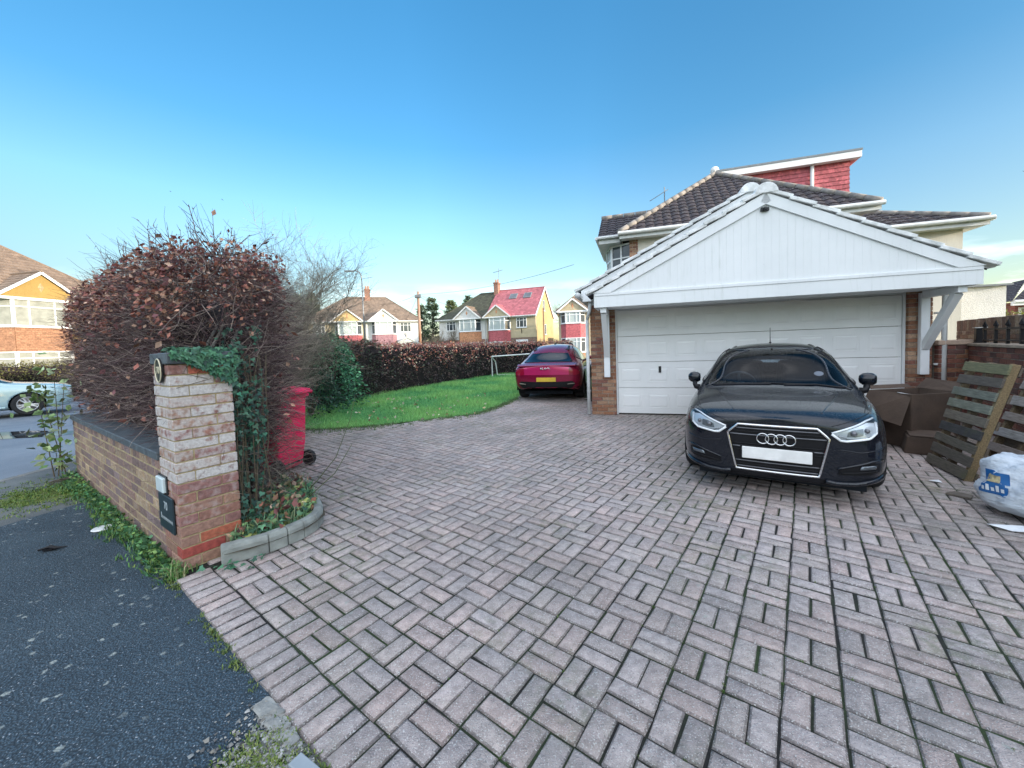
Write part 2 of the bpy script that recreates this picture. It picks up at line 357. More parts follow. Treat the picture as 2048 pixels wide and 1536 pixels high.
# moss and small weeds growing out of the joints
def tufts(name, spots, m, hmin, hmax, per, rad, wid=.004, lean=.5, kind='stuff', label=None, cat=None, parent=None, cols=None):
    n = len(spots) * per; S = np.repeat(np.asarray(spots, float), per, 0)
    az = rng.uniform(0, 2 * np.pi, n); rr = rad * np.sqrt(rng.uniform(0, 1, n)); b0 = S + np.stack([rr * np.cos(az), rr * np.sin(az), np.zeros(n)], 1)
    az2 = rng.uniform(0, 2 * np.pi, n); h = rng.uniform(hmin, hmax, n); ln = rng.uniform(.1, lean, n) * h
    d = np.stack([np.cos(az2), np.sin(az2), np.zeros(n)], 1); w = np.stack([-d[:, 1], d[:, 0], d[:, 2]], 1) * wid * rng.uniform(.6, 1.4, (n, 1))
    up = np.array([0, 0, 1.]); m1 = b0 + d * (ln * .35)[:, None] + up * (h * .6)[:, None]; tp = b0 + d * ln[:, None] + up * (h * (1 - lean * .3))[:, None]
    V = np.stack([b0 - w, b0 + w, m1 + w * .8, m1 - w * .8, tp + w * .15, tp - w * .15], 1).reshape(-1, 3)
    F = (np.arange(n)[:, None, None] * 6 + np.array([(0, 1, 2, 3), (3, 2, 4, 5)])[None]).reshape(-1, 4)
    g = cols if cols is not None else np.array([(.035, .085, .015), (.055, .12, .02), (.09, .14, .03), (.13, .15, .05)])
    cl = g[rng.integers(0, len(g), n)] * rng.uniform(.7, 1.3, (n, 1)); cl = np.repeat(np.concatenate([cl, np.zeros((n, 1))], 1), 2, 0)
    o = np_mesh(name, V, F, m, parent, cols=cl)
    return tag(o, label, cat, kind=kind)
t = NT('leaf_blade', .6); t.col(t.attr()); t.b.inputs['Subsurface Weight'].default_value = 0
M_BLADE = t.m
sp = []
for _ in range(7000):
    a_, b_ = rng.integers(-40, 30), rng.integers(0, 60); e = rng.uniform(0, 1)
    p = O2 + AV * PA * (a_ + (e if rng.random() < .4 else 0)) + BV * PB * (b_ + (0 if rng.random() < .4 else e))
    sp.append((p[0], p[1], -.006))
sp = np.array(sp); keep = inpoly(sp[:, :2], DRIVE) & ~inpoly(sp[:, :2], BED)
dens = np.sin(sp[:, 0] * 1.3 + 1) * np.sin(sp[:, 1] * 1.1 + .5) + rng.normal(0, .5, len(sp)) + (np.hypot(sp[:, 0] - 2.2, sp[:, 1] - 3.0) < .9) * 1.2
tufts('joint_moss', sp[keep & (dens > .2)], M_BLADE, .003, .012, 8, .007, .0018, .9)

# ------------------------------------------------------------------ brickwork
t = NT('brick', .85)
a = t.attr(); al = t.attr(out='Alpha')
c = t.mix(1., a, t.ramp(t.noise(35, 6), [(.25, .6), (.75, 1.3)]), 'MULTIPLY')
wz = t.math('MULTIPLY', t.ramp(t.math('ADD', t.noise(17, 6), t.math('MULTIPLY', al, .40)), [(.60, 0.), (.78, 1.)]), t.math('MULTIPLY', al, 1.15, True), True)
c = t.mix(wz, c, t.ramp(t.noise(50, 4), [(.3, (.50, .47, .45)), (.7, (.70, .68, .66))]))
t.col(c); t.bump(t.math('ADD', t.noise(55, 5), t.math('MULTIPLY', t.noise(180, 3), .5)), .6, .008); M_BRICK = t.m
t = NT('mortar', .95); t.col(t.ramp(t.noise(30, 5), [(.3, (.34, .27, .14)), (.7, (.50, .41, .25))])); t.bump(t.noise(150, 4), .5, .006); M_MORTAR = t.m
t = NT('grey_mortar', .95); t.col(t.ramp(t.noise(30, 5), [(.3, (.28, .25, .21)), (.7, (.42, .39, .34))])); t.bump(t.noise(150, 4), .5, .006); M_MORT2 = t.m
def bcol(pal, k=.12): 
    c = random.choice(pal); m = random.gauss(1, k); return tuple(max(.01, x * m) for x in c[:3]) + (c[3] if len(c) > 3 else 0.,)
PAL_PIL = [(.34, .17, .13, .5), (.30, .15, .125, .2), (.37, .21, .16, .8), (.28, .14, .125, .0), (.35, .20, .14, .3)]
PAL_WALL = [(.26, .17, .135, .15), (.32, .22, .155, .2), (.215, .145, .13, .1), (.36, .255, .165, .25), (.27, .17, .14, .15), (.23, .165, .16, .05)]
PAL_RED = [(.30, .13, .08, 0), (.36, .16, .09, 0), (.25, .11, .08, 0), (.40, .20, .12, .1), (.21, .10, .08, 0), (.44, .25, .17, .2)]
def brick_face(mb, x0, x1, z0, z1, y, depth, pal, bw=.215, bh=.065, j=.010, half=False, prot=.004, first=None, colf=None):
    """stretcher bond on the plane y (outwards -y), local coordinates"""
    n = int(round((z1 - z0) / (bh + j))); ch = (z1 - z0) / n
    for r in range(n):
        x = x0 - ((bw + j) / 2 if r % 2 else 0)
        while x < x1 - .01:
            a, b = max(x, x0), min(x + bw, x1)
            if b - a > .02:
                cl = colf(r, a) if colf else bcol(pal)
                dz = random.uniform(-.0015, .0015)
                mb.box(a, b, y - prot - random.uniform(0, .003), y + depth, z0 + r * ch + j / 2 + dz, z0 + (r + 1) * ch - j / 2 + dz, 0, cl)
            x += bw + j
# gate pillar: local x to the right-away (drive face normal is +x after rotation): frame x = -A, y = B
PIL = thing('gate_pillar', 'weathered brick gate pillar with whitish bricks, oval number plaque and ivy over its cap', 'gate pillar', (-2.36, 2.66, 0), R(-35))
S = .368
mb = MB(); n = 19; ch = 1.455 / n
def pilcol(r):
    z = r / n
    wt = .78 if .42 < z < .93 else (.36 if z > .2 else .1)
    c = random.choice(PAL_PIL); m = random.gauss(1, .1)
    return (c[0] * m, c[1] * m, c[2] * m, max(0, min(.8, wt * random.uniform(.62, 1.08))))
for r in range(n):
    z0, z1 = r * ch + .005, (r + 1) * ch - .005; h = .102; l = S - h - .01
    cols_ = [pilcol(r) for _ in range(4)]
    if r in (1, 2): cols_[1] = (.44, .13, .075, 0) if r == 2 else (.36, .075, .06, 0)
    if r == n - 1: cols_[1] = (.48, .14, .09, 0)
    e = random.uniform(0, .003)
    if r % 2:   # pinwheel of four bricks, alternately handed
        B4 = [(-S, -h - .01, 0, h), (-h, 0, 0, l), (-l, 0, S - h, S), (-S, -S + h, h + .01, S)]
    else:
        B4 = [(-l, 0, 0, h), (-h, 0, h + .01, S), (-S, -h - .01, S - h, S), (-S, -S + h, 0, l)]
    for (x0, x1, y0, y1), cl in zip(B4, cols_): mb.box(x0 - e, x1 + e, y0 - e, y1 + e, z0, z1, 0, cl)
mb.build('brickwork', M_BRICK, PIL, bevel=.004)
mb = MB(); mb.box(-S + .006, -.006, .006, S - .006, -.1, 1.452); mb.build('mortar', M_MORTAR, PIL)
M_SLATE = plain('slate_coping', (.085, .105, .12), .6, var=.3, scale=12, bump=.35, bscale=60)
mb = MB(); mb.box(-S - .012, -.19, -.012, S + .02, 1.458, 1.535); mb.box(-.186, .02, -.012, S + .02, 1.458, 1.538)
mb.build('cap', M_SLATE, PIL, bevel=.006)
# oval plaque "70" on the road face
M_BLACK = plain('black_enamel', (.012, .013, .015), .35); M_BRASS = plain('pale_brass', (.72, .66, .48), .4, .2)
pq = MB(); Mq = Matrix.Translation((-.135, -.014, 1.415)) @ Matrix.Rotation(R(90), 4, 'X') @ Matrix.Diagonal((.068, .088, 1, 1))
pq.lathe([(1.0, -.004), (1.0, .006), (.96, .009)], 32, Mq); plq = pq.build('number_plaque', M_BLACK, PIL, smooth=False)
pq = MB(); pq.tube([Mq @ Vector((math.cos(2 * math.pi * k / 36) * .97, math.sin(2 * math.pi * k / 36) * .93, .0105)) for k in range(36)], .0042, 6, closed=True); pq.build('rim', M_BRASS, plq, smooth=True)
def digits(txt, size, M, m, parent, name='digits', ext=.002, font_shear=0.):
    cu = bpy.data.curves.new('txt', 'FONT'); cu.body = txt; cu.size = size; cu.align_x = 'CENTER'; cu.align_y = 'CENTER'; cu.extrude = ext; cu.shear = font_shear; cu.offset = .0006
    tmp = bpy.data.objects.new('txt', cu); COL.objects.link(tmp); dg = bpy.context.evaluated_depsgraph_get()
    me = bpy.data.meshes.new_from_object(tmp.evaluated_get(dg)); bpy.data.objects.remove(tmp); me.transform(M); me.materials.clear(); me.materials.append(m)
    o = bpy.data.objects.new(name, me); COL.objects.link(o); o.parent = parent; return o
digits('70', .070, Matrix.Translation((-.135, -.0245, 1.415)) @ Matrix.Rotation(R(90), 4, 'X'), M_BRASS, plq)

# low front wall
WAL = thing('front_wall', 'low brown brick front wall with slate coping below the copper hedge', 'wall', (-2.36, 2.66, 0), R(-35))
L = 4.26; mb = MB(); hw_ = .225; top = .735; n = 9; ch = top / n
for r in range(n):
    x = -L - (.1125 if r % 2 else 0); bw = .215 if r < n - 1 else .10
    while x < -S - .01 if r > 7 else x < -.36:
        a, b = max(x, -L), min(x + bw, -S + (-.004))
        zz0, zz1 = r * ch + .005, (r + 1) * ch - .005
        if b - a > .02 and not (b > -.62 and r in (3, 4, 5, 6) and False): mb.box(a, b, .004 - random.uniform(0, .004), .100, zz0, zz1, 0, bcol(PAL_WALL))
        if b - a > .02: mb.box(a, b, hw_ - .1, hw_, zz0, zz1, 0, bcol(PAL_WALL))
        x += bw + .01
mb.build('brickwork', M_BRICK, WAL, bevel=.004)
mb = MB(); mb.box(-L + .006, -S - .002, .005, hw_ - .006, -.1, top - .003); mb.build('mortar', M_MORTAR, WAL)
mb = MB(); x = -L - .01
while x < -S - .05:
    e = min(x + .45, -S - .004); mb.box(x, e - .005, -.018, hw_ + .03, top, top + .062 + random.uniform(-.002, .002)); x += .45
mb.build('coping', M_SLATE, WAL, bevel=.006)
# slate name plate in a niche frame beside the pillar foot, with a small pale box above
sg = thing('name_plate', 'dark slate house name plate on the road face of the brick pillar', 'sign', (-2.36, 2.66, 0), R(-35))
mb = MB(); mb.box(-.405, -.075, -.018, -.006, .24, .50); pl_ = mb.build('plate', plain('dark_slate', (.018, .035, .045), .35, var=.25, scale=20), sg, bevel=.003)
M_ETCH = plain('etched_pale', (.42, .48, .5), .7)
digits('70', .085, Matrix.Translation((-.235, -.0185, .42)) @ Matrix.Rotation(R(90), 4, 'X'), M_ETCH, pl_, 'number', .0008)
tb = MB()
for i in range(9):   # a worn engraved name: illegible strokes
    x = -.36 + i * .031; h = .02 if i else .04
    tb.tube([(x, -.0185, .315), (x + .004, -.0185, .315 + h), (x + .016, -.0185, .315 + h * .55), (x + .013, -.0185, .313), (x + .024, -.0185, .317)], .0016, 4)
tb.build('lettering', M_ETCH, pl_)
bx = thing('wall_box', 'small pale plastic box fixed above the slate name plate', 'box', (-2.36, 2.66, 0), R(-35))
mb = MB(); mb.box(-.40, -.235, -.028, -.004, .515, .625); mb.build('cover', plain('pale_plastic', (.62, .72, .74), .35), bx, bevel=.006)
mb = MB(); mb.box(-.405, -.205, -.010, -.003, .505, .64); mb.build('back_plate', M_BLACK, bx)
# ------------------------------------------------------------------ plants
def leaf_mat(name, rough=.6, trans=.0):
    t = NT(name, rough); a = t.attr(); t.col(t.mix(1., a, t.ramp(t.noise(25, 3), [(.3, .75), (.7, 1.2)]), 'MULTIPLY'))
    return t.m
M_LEAF = leaf_mat('leaf', .55); M_DRYLEAF = leaf_mat('dry_leaf', .65)
t = NT('twig_bark', .85); t.col(t.mix(1., t.attr(), t.ramp(t.noise(40, 3), [(.3, .7), (.7, 1.25)]), 'MULTIPLY')); M_TWIG = t.m
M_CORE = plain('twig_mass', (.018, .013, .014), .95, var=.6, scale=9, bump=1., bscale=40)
def unit(a): return a / np.maximum(np.linalg.norm(a, axis=1, keepdims=True), 1e-9)
def twigs_np(P0, D, L, r0, r1, bend=.25, seg=3, side=3, cols=None, droop=0.):
    """many thin curved tapering twigs: returns V, F, face colours"""
    n = len(P0); D = unit(D); rnd = unit(rng.normal(0, 1, (n, 3))); pts = []
    curve = unit(np.cross(D, rnd)); cur = P0.copy(); d = D.copy()
    pts.append(cur)
    wob = rng.normal(0, bend, (n, seg, 1))
    for k in range(seg):
        d = unit(d + curve * wob[:, k] + rng.normal(0, bend * .6, (n, 3)) + np.array([0, 0, -droop]))
        cur = cur + d * (L[:, None] / seg); pts.append(cur)
    X = unit(np.cross(D, rnd)); Y = unit(np.cross(D, X)); V = np.zeros((n, seg + 1, side, 3))
    for i in range(seg + 1):
        r = (r0 + (r1 - r0) * i / seg); r = r if hasattr(r, '__len__') else np.full(n, r)
        for k in range(side):
            a = 2 * math.pi * k / side; V[:, i, k] = pts[i] + (X * math.cos(a) + Y * math.sin(a)) * r[:, None]
    F = np.array([(i * side + k, i * side + (k + 1) % side, (i + 1) * side + (k + 1) % side, (i + 1) * side + k) for i in range(seg) for k in range(side)])
    FF = (np.arange(n)[:, None, None] * ((seg + 1) * side) + F[None]).reshape(-1, 4)
    c = np.repeat(cols, len(F), 0) if cols is not None else None
    return V.reshape(-1, 3), FF, c, pts
def leaves_np(P, N, size, cols, fold=.3, aspect=.62, up=None):
    """leaf with a point and a fold: 6 vertices, 2 quads; N is roughly the direction the blade lies along"""
    n = len(P); d = unit(N + rng.normal(0, .5, (n, 3))); s = unit(np.cross(d, rng.normal(0, 1, (n, 3)))); w = np.cross(d, s)
    sz = size * rng.uniform(.65, 1.3, n); sz = sz[:, None]; hw = sz * aspect * .5; f = fold * hw * rng.uniform(-1, 1.5, (n, 1))
    b = P; m = P + d * sz * .45; tp = P + d * sz + w * f * .8
    V = np.stack([b, m - s * hw + w * f, tp, m + s * hw + w * f, m], 1)
    V = V.reshape(-1, 3); F = (np.arange(n)[:, None, None] * 5 + np.array([(0, 4, 2, 1), (0, 3, 2, 4)])[None]).reshape(-1, 4)
    return V, F, np.repeat(cols, 2, 0)
def pick(pal, n, v=.25):
    pal = np.asarray(pal, float); c = pal[rng.integers(0, len(pal), n)] * rng.normal(1, v, (n, 1)).clip(.4, 1.8)
    return np.concatenate([c.clip(.004, .95), np.zeros((n, 1))], 1)
COPPER = [(.27, .095, .07), (.36, .15, .10), (.20, .065, .06), (.44, .24, .16), (.31, .12, .085), (.15, .055, .06), (.52, .34, .25)]
BARK = [(.12, .072, .078), (.18, .12, .118), (.07, .044, .053), (.31, .24, .21), (.095, .06, .063), (.38, .31, .27), (.14, .092, .09)]
GREYBARK = [(.27, .235, .19), (.33, .295, .24), (.20, .17, .14), (.40, .36, .29)]
def join_np(parts):
    V, F, C, b = [], [], [], 0
    for v, f, c in parts: V.append(v); F.append(f + b); C.append(c); b += len(v)
    return np.concatenate(V), np.concatenate(F), np.concatenate(C)
def resample(poly, n):
    P = np.array(poly + [poly[0]], float); d = np.r_[0, np.cumsum(np.hypot(*np.diff(P, axis=0).T))]
    s = np.linspace(0, d[-1], n, endpoint=False); return np.stack([np.interp(s, d, P[:, 0]), np.interp(s, d, P[:, 1])], 1)
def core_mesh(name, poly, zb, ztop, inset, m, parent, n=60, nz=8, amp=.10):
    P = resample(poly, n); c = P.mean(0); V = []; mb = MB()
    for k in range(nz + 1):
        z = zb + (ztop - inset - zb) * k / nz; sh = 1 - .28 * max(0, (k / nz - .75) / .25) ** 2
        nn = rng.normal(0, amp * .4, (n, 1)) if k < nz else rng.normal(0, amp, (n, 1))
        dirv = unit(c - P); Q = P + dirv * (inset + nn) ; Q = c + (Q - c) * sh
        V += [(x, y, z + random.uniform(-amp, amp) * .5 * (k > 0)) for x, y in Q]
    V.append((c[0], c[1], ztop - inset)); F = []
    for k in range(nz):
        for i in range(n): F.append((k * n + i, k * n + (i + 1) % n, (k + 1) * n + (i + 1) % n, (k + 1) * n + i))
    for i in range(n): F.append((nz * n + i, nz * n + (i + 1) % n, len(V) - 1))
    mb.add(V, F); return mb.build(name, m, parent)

# --- the large copper beech hedge behind the front wall
NH = thing('beech_hedge', 'tall copper beech hedge with bare shoots above the brick pillar and front wall', 'hedge', (0, 0, 0))
HP = [(-2.36, 3.08), (-2.24, 3.45), (-2.46, 3.95), (-3.02, 4.5), (-3.8, 5.5), (-5.2, 6.6), (-6.1, 6.5), (-6.15, 5.75), (-5.72, 5.32), (-4.2, 4.24), (-2.66, 3.17)]
hc = np.array(HP).mean(0)
def hedge_top(x, y):      # height of the dense part, rounded over at both ends
    a = ((x + 2.36) * -.82 + (y - 2.66) * .574)
    return 2.42 - .26 * np.clip((.9 - a) / 1.0, 0, 1.4) ** 1.5 - .10 * np.clip((a - 2.6) / 1.6, 0, 1.3) ** 2 + .08 * np.sin(a * 5) + .05 * np.sin(y * 9)
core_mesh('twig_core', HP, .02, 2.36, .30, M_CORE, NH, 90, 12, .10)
def on_side(n, zlo, zhi, jitter, bulge=.16):
    P = resample(HP, 800); k = rng.integers(0, 800, n); tan = P[(k + 1) % 800] - P[k - 1]; nrm = np.stack([tan[:, 1], -tan[:, 0]], 1)
    nrm = nrm / np.linalg.norm(nrm, axis=1, keepdims=True); s = np.sign(((P[k] - hc) * nrm).sum(1)); nrm *= s[:, None]
    z = rng.uniform(zlo, zhi, n); bl_ = bulge * np.sin(np.clip((z - .5) / 2.1, 0, 1) * np.pi)
    p = P[k] + nrm * (bl_ + jitter(n))[:, None]
    return np.concatenate([p, z[:, None]], 1), np.concatenate([nrm, np.zeros((n, 1))], 1), k
parts = []
# side twigs: combed outwards and sideways
n = 21000
P0, NR, K = on_side(n, .70, 2.36, lambda n: rng.uniform(-.32, -.02, n))
low_ok = (P0[:, 2] > .80) | (P0[:, 0] > -2.75)
tanv = np.stack([-NR[:, 1], NR[:, 0], np.zeros(n)], 1)
D = NR * rng.uniform(.15, 1., (n, 1)) + tanv * rng.normal(0, 1.0, (n, 1)) + np.stack([np.zeros(n), np.zeros(n), rng.normal(.12, .35, n)], 1)
P0, D = P0[low_ok], D[low_ok]; n = len(P0); Ln = rng.uniform(.14, .46, n)
v, f, c, _ = twigs_np(P0, D, Ln, rng.uniform(.0016, .0042, n), .0009, .22, 4, 3, pick(BARK, n)); parts.append((v, f, c))
# low twigs at the drive end, tangled down to the bed
n = 2400
P0 = np.stack([rng.uniform(-3.1, -2.2, n), rng.uniform(3.1, 4.5, n), rng.uniform(.08, 1.7, n)], 1)
okk = inpoly(P0[:, :2], HP); P0 = P0[okk]; n = len(P0)
D = np.stack([rng.normal(.65, .6, n), rng.normal(-.1, .7, n), rng.normal(.05, .45, n)], 1)
v, f, c, _ = twigs_np(P0, D, rng.uniform(.2, .6, n), rng.uniform(.0014, .0038, n), .0008, .3, 5, 3, pick(BARK + GREYBARK[:2], n)); parts.append((v, f, c))
# long thin pale twigs sticking out of the hedge end in front of the bin
n = 420
P0 = np.stack([rng.uniform(-2.72, -2.34, n), rng.uniform(3.3, 4.35, n), rng.uniform(.12, 1.15, n)], 1); D = np.stack([rng.normal(.9, .35, n), rng.normal(.15, .5, n), rng.normal(.0, .4, n)], 1)
v, f, c, _ = twigs_np(P0, D, rng.uniform(.2, .46, n), rng.uniform(.0016, .0032, n), .0008, .32, 6, 3, pick(GREYBARK + BARK[3:4], n)); parts.append((v, f, c))
# top twigs and tall bare shoots
n = 3200
xy = np.stack([rng.uniform(-6.2, -2.1, n), rng.uniform(3., 6.7, n)], 1); xy = xy[inpoly(xy, HP)]; n = len(xy)
zt_ = hedge_top(xy[:, 0], xy[:, 1])
P0 = np.concatenate([xy, (zt_ - rng.uniform(.0, .4, n))[:, None]], 1)
D = np.stack([rng.normal(0, .7, n), rng.normal(0, .7, n), rng.uniform(.1, 1.2, n)], 1)
v, f, c, _ = twigs_np(P0, D, rng.uniform(.15, .42, n), rng.uniform(.0015, .003, n), .0007, .2, 4, 3, pick(BARK + GREYBARK, n)); parts.append((v, f, c))
n = 170
xy = np.stack([rng.uniform(-6.1, -2.2, n * 3), rng.uniform(3.0, 6.6, n * 3)], 1); xy = xy[inpoly(xy, HP)][:n]; n = len(xy)
P0 = np.concatenate([xy, (hedge_top(xy[:, 0], xy[:, 1]) - .1)[:, None]], 1)
D = np.stack([rng.normal(-.05, .38, n), rng.normal(0, .3, n), np.ones(n)], 1); Ln = rng.uniform(.30, .80, n) * np.where(rng.random(n) < .2, .92, .62)
SH = pick([(.20, .18, .17), (.27, .24, .22), (.16, .14, .14)], n)
v, f, c, pts = twigs_np(P0, D, Ln, rng.uniform(.0040, .0060, n), .0020, .10, 6, 4, SH); parts.append((v, f, c))
bp, bd = [], []
for i in range(1, 7):
    for rep in range(1):
        bp.append(pts[i] * 1.); bd.append(unit(pts[i] - pts[i - 1]) + rng.normal(0, .55, (n, 3)))
bp = np.concatenate(bp); bd = np.concatenate(bd); m_ = len(bp)
v, f, c, _ = twigs_np(bp, bd, rng.uniform(.03, .14, m_), .0026, .0012, .15, 3, 3, pick([(.16, .135, .12), (.21, .17, .15)], m_)); parts.append((v, f, c))
bb = np.concatenate([bp, pts[-1]]); bq = np.concatenate([bd, unit(pts[-1] - pts[-2])]); k_ = len(bb)   # buds
v, f, c, _ = twigs_np(bb, bq, rng.uniform(.014, .026, k_), .0042, .0008, .02, 2, 4, pick([(.20, .11, .07)], k_)); parts.append((v, f, c))
v, f, c = join_np(parts); np_mesh('twigs', v, f, M_TWIG, NH, cols=c)
mb = MB()       # the stems of the hedge plants
for k in range(18):
    a_ = .35 + k * .22; px, py = -2.36 - .82 * a_ + .574 * .62, 2.66 + .574 * a_ + .82 * .62
    mb.tube([(px, py, -.05), (px + random.uniform(-.05, .05), py, .5), (px + random.uniform(-.12, .12), py + random.uniform(-.1, .1), 1.2), (px + random.uniform(-.2, .2), py, 2.0)], [.03, .026, .018, .008], 6, col=(.10, .08, .07, 0))
for q in ((-2.42, 3.12), (-2.52, 3.18), (-2.33, 3.2)): mb.tube([(q[0], q[1], .0), (q[0] + .02, q[1] + .03, 1.0), (q[0] - .02, q[1] + .03, 1.55), (q[0] - .02, q[1] + .2, 1.78)], [.022, .02, .014, .008], 6, col=(.22, .21, .19, 0))
mb.build('stems', M_TWIG, NH, smooth=True)
parts = []     # copper leaves: thick in the top band, thin lower down
n = 21000
P0, NR, K = on_side(n, 1.65, 2.42, lambda n: rng.uniform(-.22, .14, n), .17)
keep = rng.random(n) < np.clip((P0[:, 2] - 1.80 + .45 * np.clip((P0[:, 0] + 3.0) / .8, 0, 1) * (P0[:, 1] > 3.6) * -1 + .20 * np.sin(P0[:, 0] * 4.2) + .12 * np.sin(P0[:, 0] * 9.3 + P0[:, 1] * 3)) / .34, .0, 1); P0, NR = P0[keep], NR[keep]
parts.append(leaves_np(P0, NR * .5 + np.array([0, 0, -.35]), .041, pick(COPPER, len(P0)), .5))
n = 12000
xy = np.stack([rng.uniform(-6.3, -2.0, n), rng.uniform(2.95, 6.8, n)], 1); xy = xy[inpoly(xy, HP)]; zt_ = hedge_top(xy[:, 0], xy[:, 1])
P0 = np.concatenate([xy, (zt_ + rng.normal(-.10, .13, len(xy)))[:, None]], 1)
parts.append(leaves_np(P0, rng.normal(0, 1, (len(xy), 3)), .044, pick(COPPER, len(xy)), .5))
n = 420
P0, NR, K = on_side(n, .85, 1.9, lambda n: rng.uniform(-.1, .12, n)); parts.append(leaves_np(P0, NR * .3 + np.array([0, 0, -.6]), .058, pick(COPPER, n), .6))
sel = rng.random(len(bp)) < .05; parts.append(leaves_np(bp[sel], bd[sel], .065, pick(COPPER[3:], sel.sum()), .5))
v, f, c = join_np(parts); np_mesh('leaves', v, f, M_DRYLEAF, NH, cols=c)

# --- ivy: five lobed leaves
def ivy_np(P, N, size, cols):
    n = len(P); N = unit(N); t1 = unit(np.cross(N, rng.normal(0, 1, (n, 3)))); d = unit(t1 * .5 + np.array([0, 0, -1.]) - N * (N @ np.array([0, 0, -1.]))[:, None] * 1.); s = np.cross(N, d)
    sh = np.array([(0, 0), (-.42, -.12), (-.50, .30), (-.20, .42), (0, 1.0), (.20, .42), (.50, .30), (.42, -.12)]) * .9
    sz = (size * rng.uniform(.6, 1.3, n))[:, None, None]
    lift = rng.normal(0, .18, (n, 1, 1)) * np.abs(sh[None, :, :1]) + rng.normal(0.05, .2, (n, 1, 1)) * sh[None, :, 1:]
    V = P[:, None, :] + sz * (s[:, None, :] * sh[None, :, :1] + d[:, None, :] * sh[None, :, 1:] + N[:, None, :] * lift)
    F = (np.arange(n)[:, None, None] * 8 + np.array([(0, 1, 2, 3), (0, 3, 4, 5), (0, 5, 6, 7)])[None]).reshape(-1, 4)
    return V.reshape(-1, 3), F, np.repeat(cols, 3, 0)
IVY = [(.035, .13, .075), (.05, .17, .09), (.025, .09, .06), (.08, .22, .12), (.045, .15, .07)]
IVYD = [(.018, .06, .04), (.025, .085, .05), (.04, .10, .06), (.012, .045, .03)]
wl = lambda x, y, z: np.array((-2.36 + .819 * x + .574 * y, 2.66 - .574 * x + .819 * y, z))
PI_ = thing('ivy', 'bright green ivy trailing over the right half of the pillar cap', 'ivy', tuple(wl(0, .3, 1.5)))
pp, nn = [], []
for _ in range(420):        # drive face of the pillar: a hanging triangle, widest at the far edge
    y = random.uniform(.02, .40); zl = 1.53 - .02 - max(0., (y - .06)) * .70
    z = random.uniform(zl, 1.56) - random.uniform(0, .04)
    if z < zl: continue
    pp.append(wl(.012 + random.uniform(0, .035), y, z)); nn.append((.819, -.574, .25 + random.uniform(-.2, .5)))
for _ in range(150): pp.append(wl(random.uniform(-.3, .02), random.uniform(.02, .4), 1.545 + random.uniform(0, .03))); nn.append((random.uniform(-.3, .6), random.uniform(-.6, .2), .8))
pp = np.array(pp) - np.array(PI_.location); v, f, c = ivy_np(pp, np.array(nn, float), .046, pick(IVY, len(pp), .2)); np_mesh('leaves', v, f, M_LEAF, PI_, cols=c)
mb = MB()
for _ in range(9):
    y = random.uniform(.12, .38); q = [Vector(wl(.008, y + random.uniform(-.03, .03) * k, 1.54 - k * .05)) - PI_.location for k in range(1 + random.randint(2, 5))]
    if len(q) > 1: mb.tube(q, .0018, 4, col=(.12, .10, .05, 0))
mb.build('stems', M_TWIG, PI_)
HI = thing('ivy', 'dark ivy climbing the hedge end just behind the brick pillar', 'ivy', tuple(wl(0, .5, 0)))
n = 800; yy = rng.uniform(.37, .62, n); z = rng.uniform(.12, 1.75, n); xx = rng.normal(-.05, .05, n) + .05 * np.sin(z * 7) - .03
kk = rng.random(n) < np.clip(1.05 - (yy - .37) * 2.6 + .35 * np.sin(z * 5 + yy * 6), .04, 1)
P = np.stack([-2.36 + .819 * xx + .574 * yy, 2.66 - .574 * xx + .819 * yy, z], 1)[kk]
v, f, c = ivy_np(P - np.array(HI.location), np.stack([rng.normal(.8, .3, len(P)), rng.normal(-.55, .3, len(P)), rng.normal(.3, .3, len(P))], 1), .042, pick(IVYD + IVY[:1], len(P), .3)); np_mesh('leaves', v, f, M_LEAF, HI, cols=c)
mb = MB()
for _ in range(14):
    y = random.uniform(.38, .6); mb.tube([Vector(wl(-.06 + random.uniform(-.03, .03), y + random.uniform(-.05, .05), z_)) - HI.location for z_ in (0, .4, .8, 1.2, 1.5)], .004, 5, col=(.10, .08, .05, 0))
mb.build('stems', M_TWIG, HI)

# --- young lime-green sapling at the far end of the wall
SP = thing('sapling', 'thin sapling with pale green leaves at the far end of the front wall', 'sapling', (-5.98, 5.0, 0))
mb = MB(); lv, ln = [], []
for s_ in range(4):
    a = random.uniform(0, 6.3); q = [Vector((.03 * s_ - .05 + math.cos(a) * .16 * k / 6 * (1 + .15 * s_), .02 * s_ + math.sin(a) * .10 * k / 6, k * (.19 + .025 * (s_ % 3)))) for k in range(7)]
    mb.tube(q, [.007 - .0008 * k for k in range(7)], 5, col=(.13, .10, .06, 0))
    for k in range(1, 7):
        for _ in range(7): lv.append(q[k] + Vector((random.gauss(0, .085), random.gauss(0, .085), random.gauss(0, .07)))); ln.append((random.gauss(0, .8), random.gauss(-.3, .8), -.25))
mb.build('stem', M_TWIG, SP)
v, f, c = leaves_np(np.array([tuple(p) for p in lv]), np.array(ln), .095, pick([(.20, .30, .11), (.28, .38, .17), (.12, .22, .07), (.34, .42, .22)], len(lv)), .25, .7); np_mesh('leaves', v, f, M_LEAF, SP, cols=c)

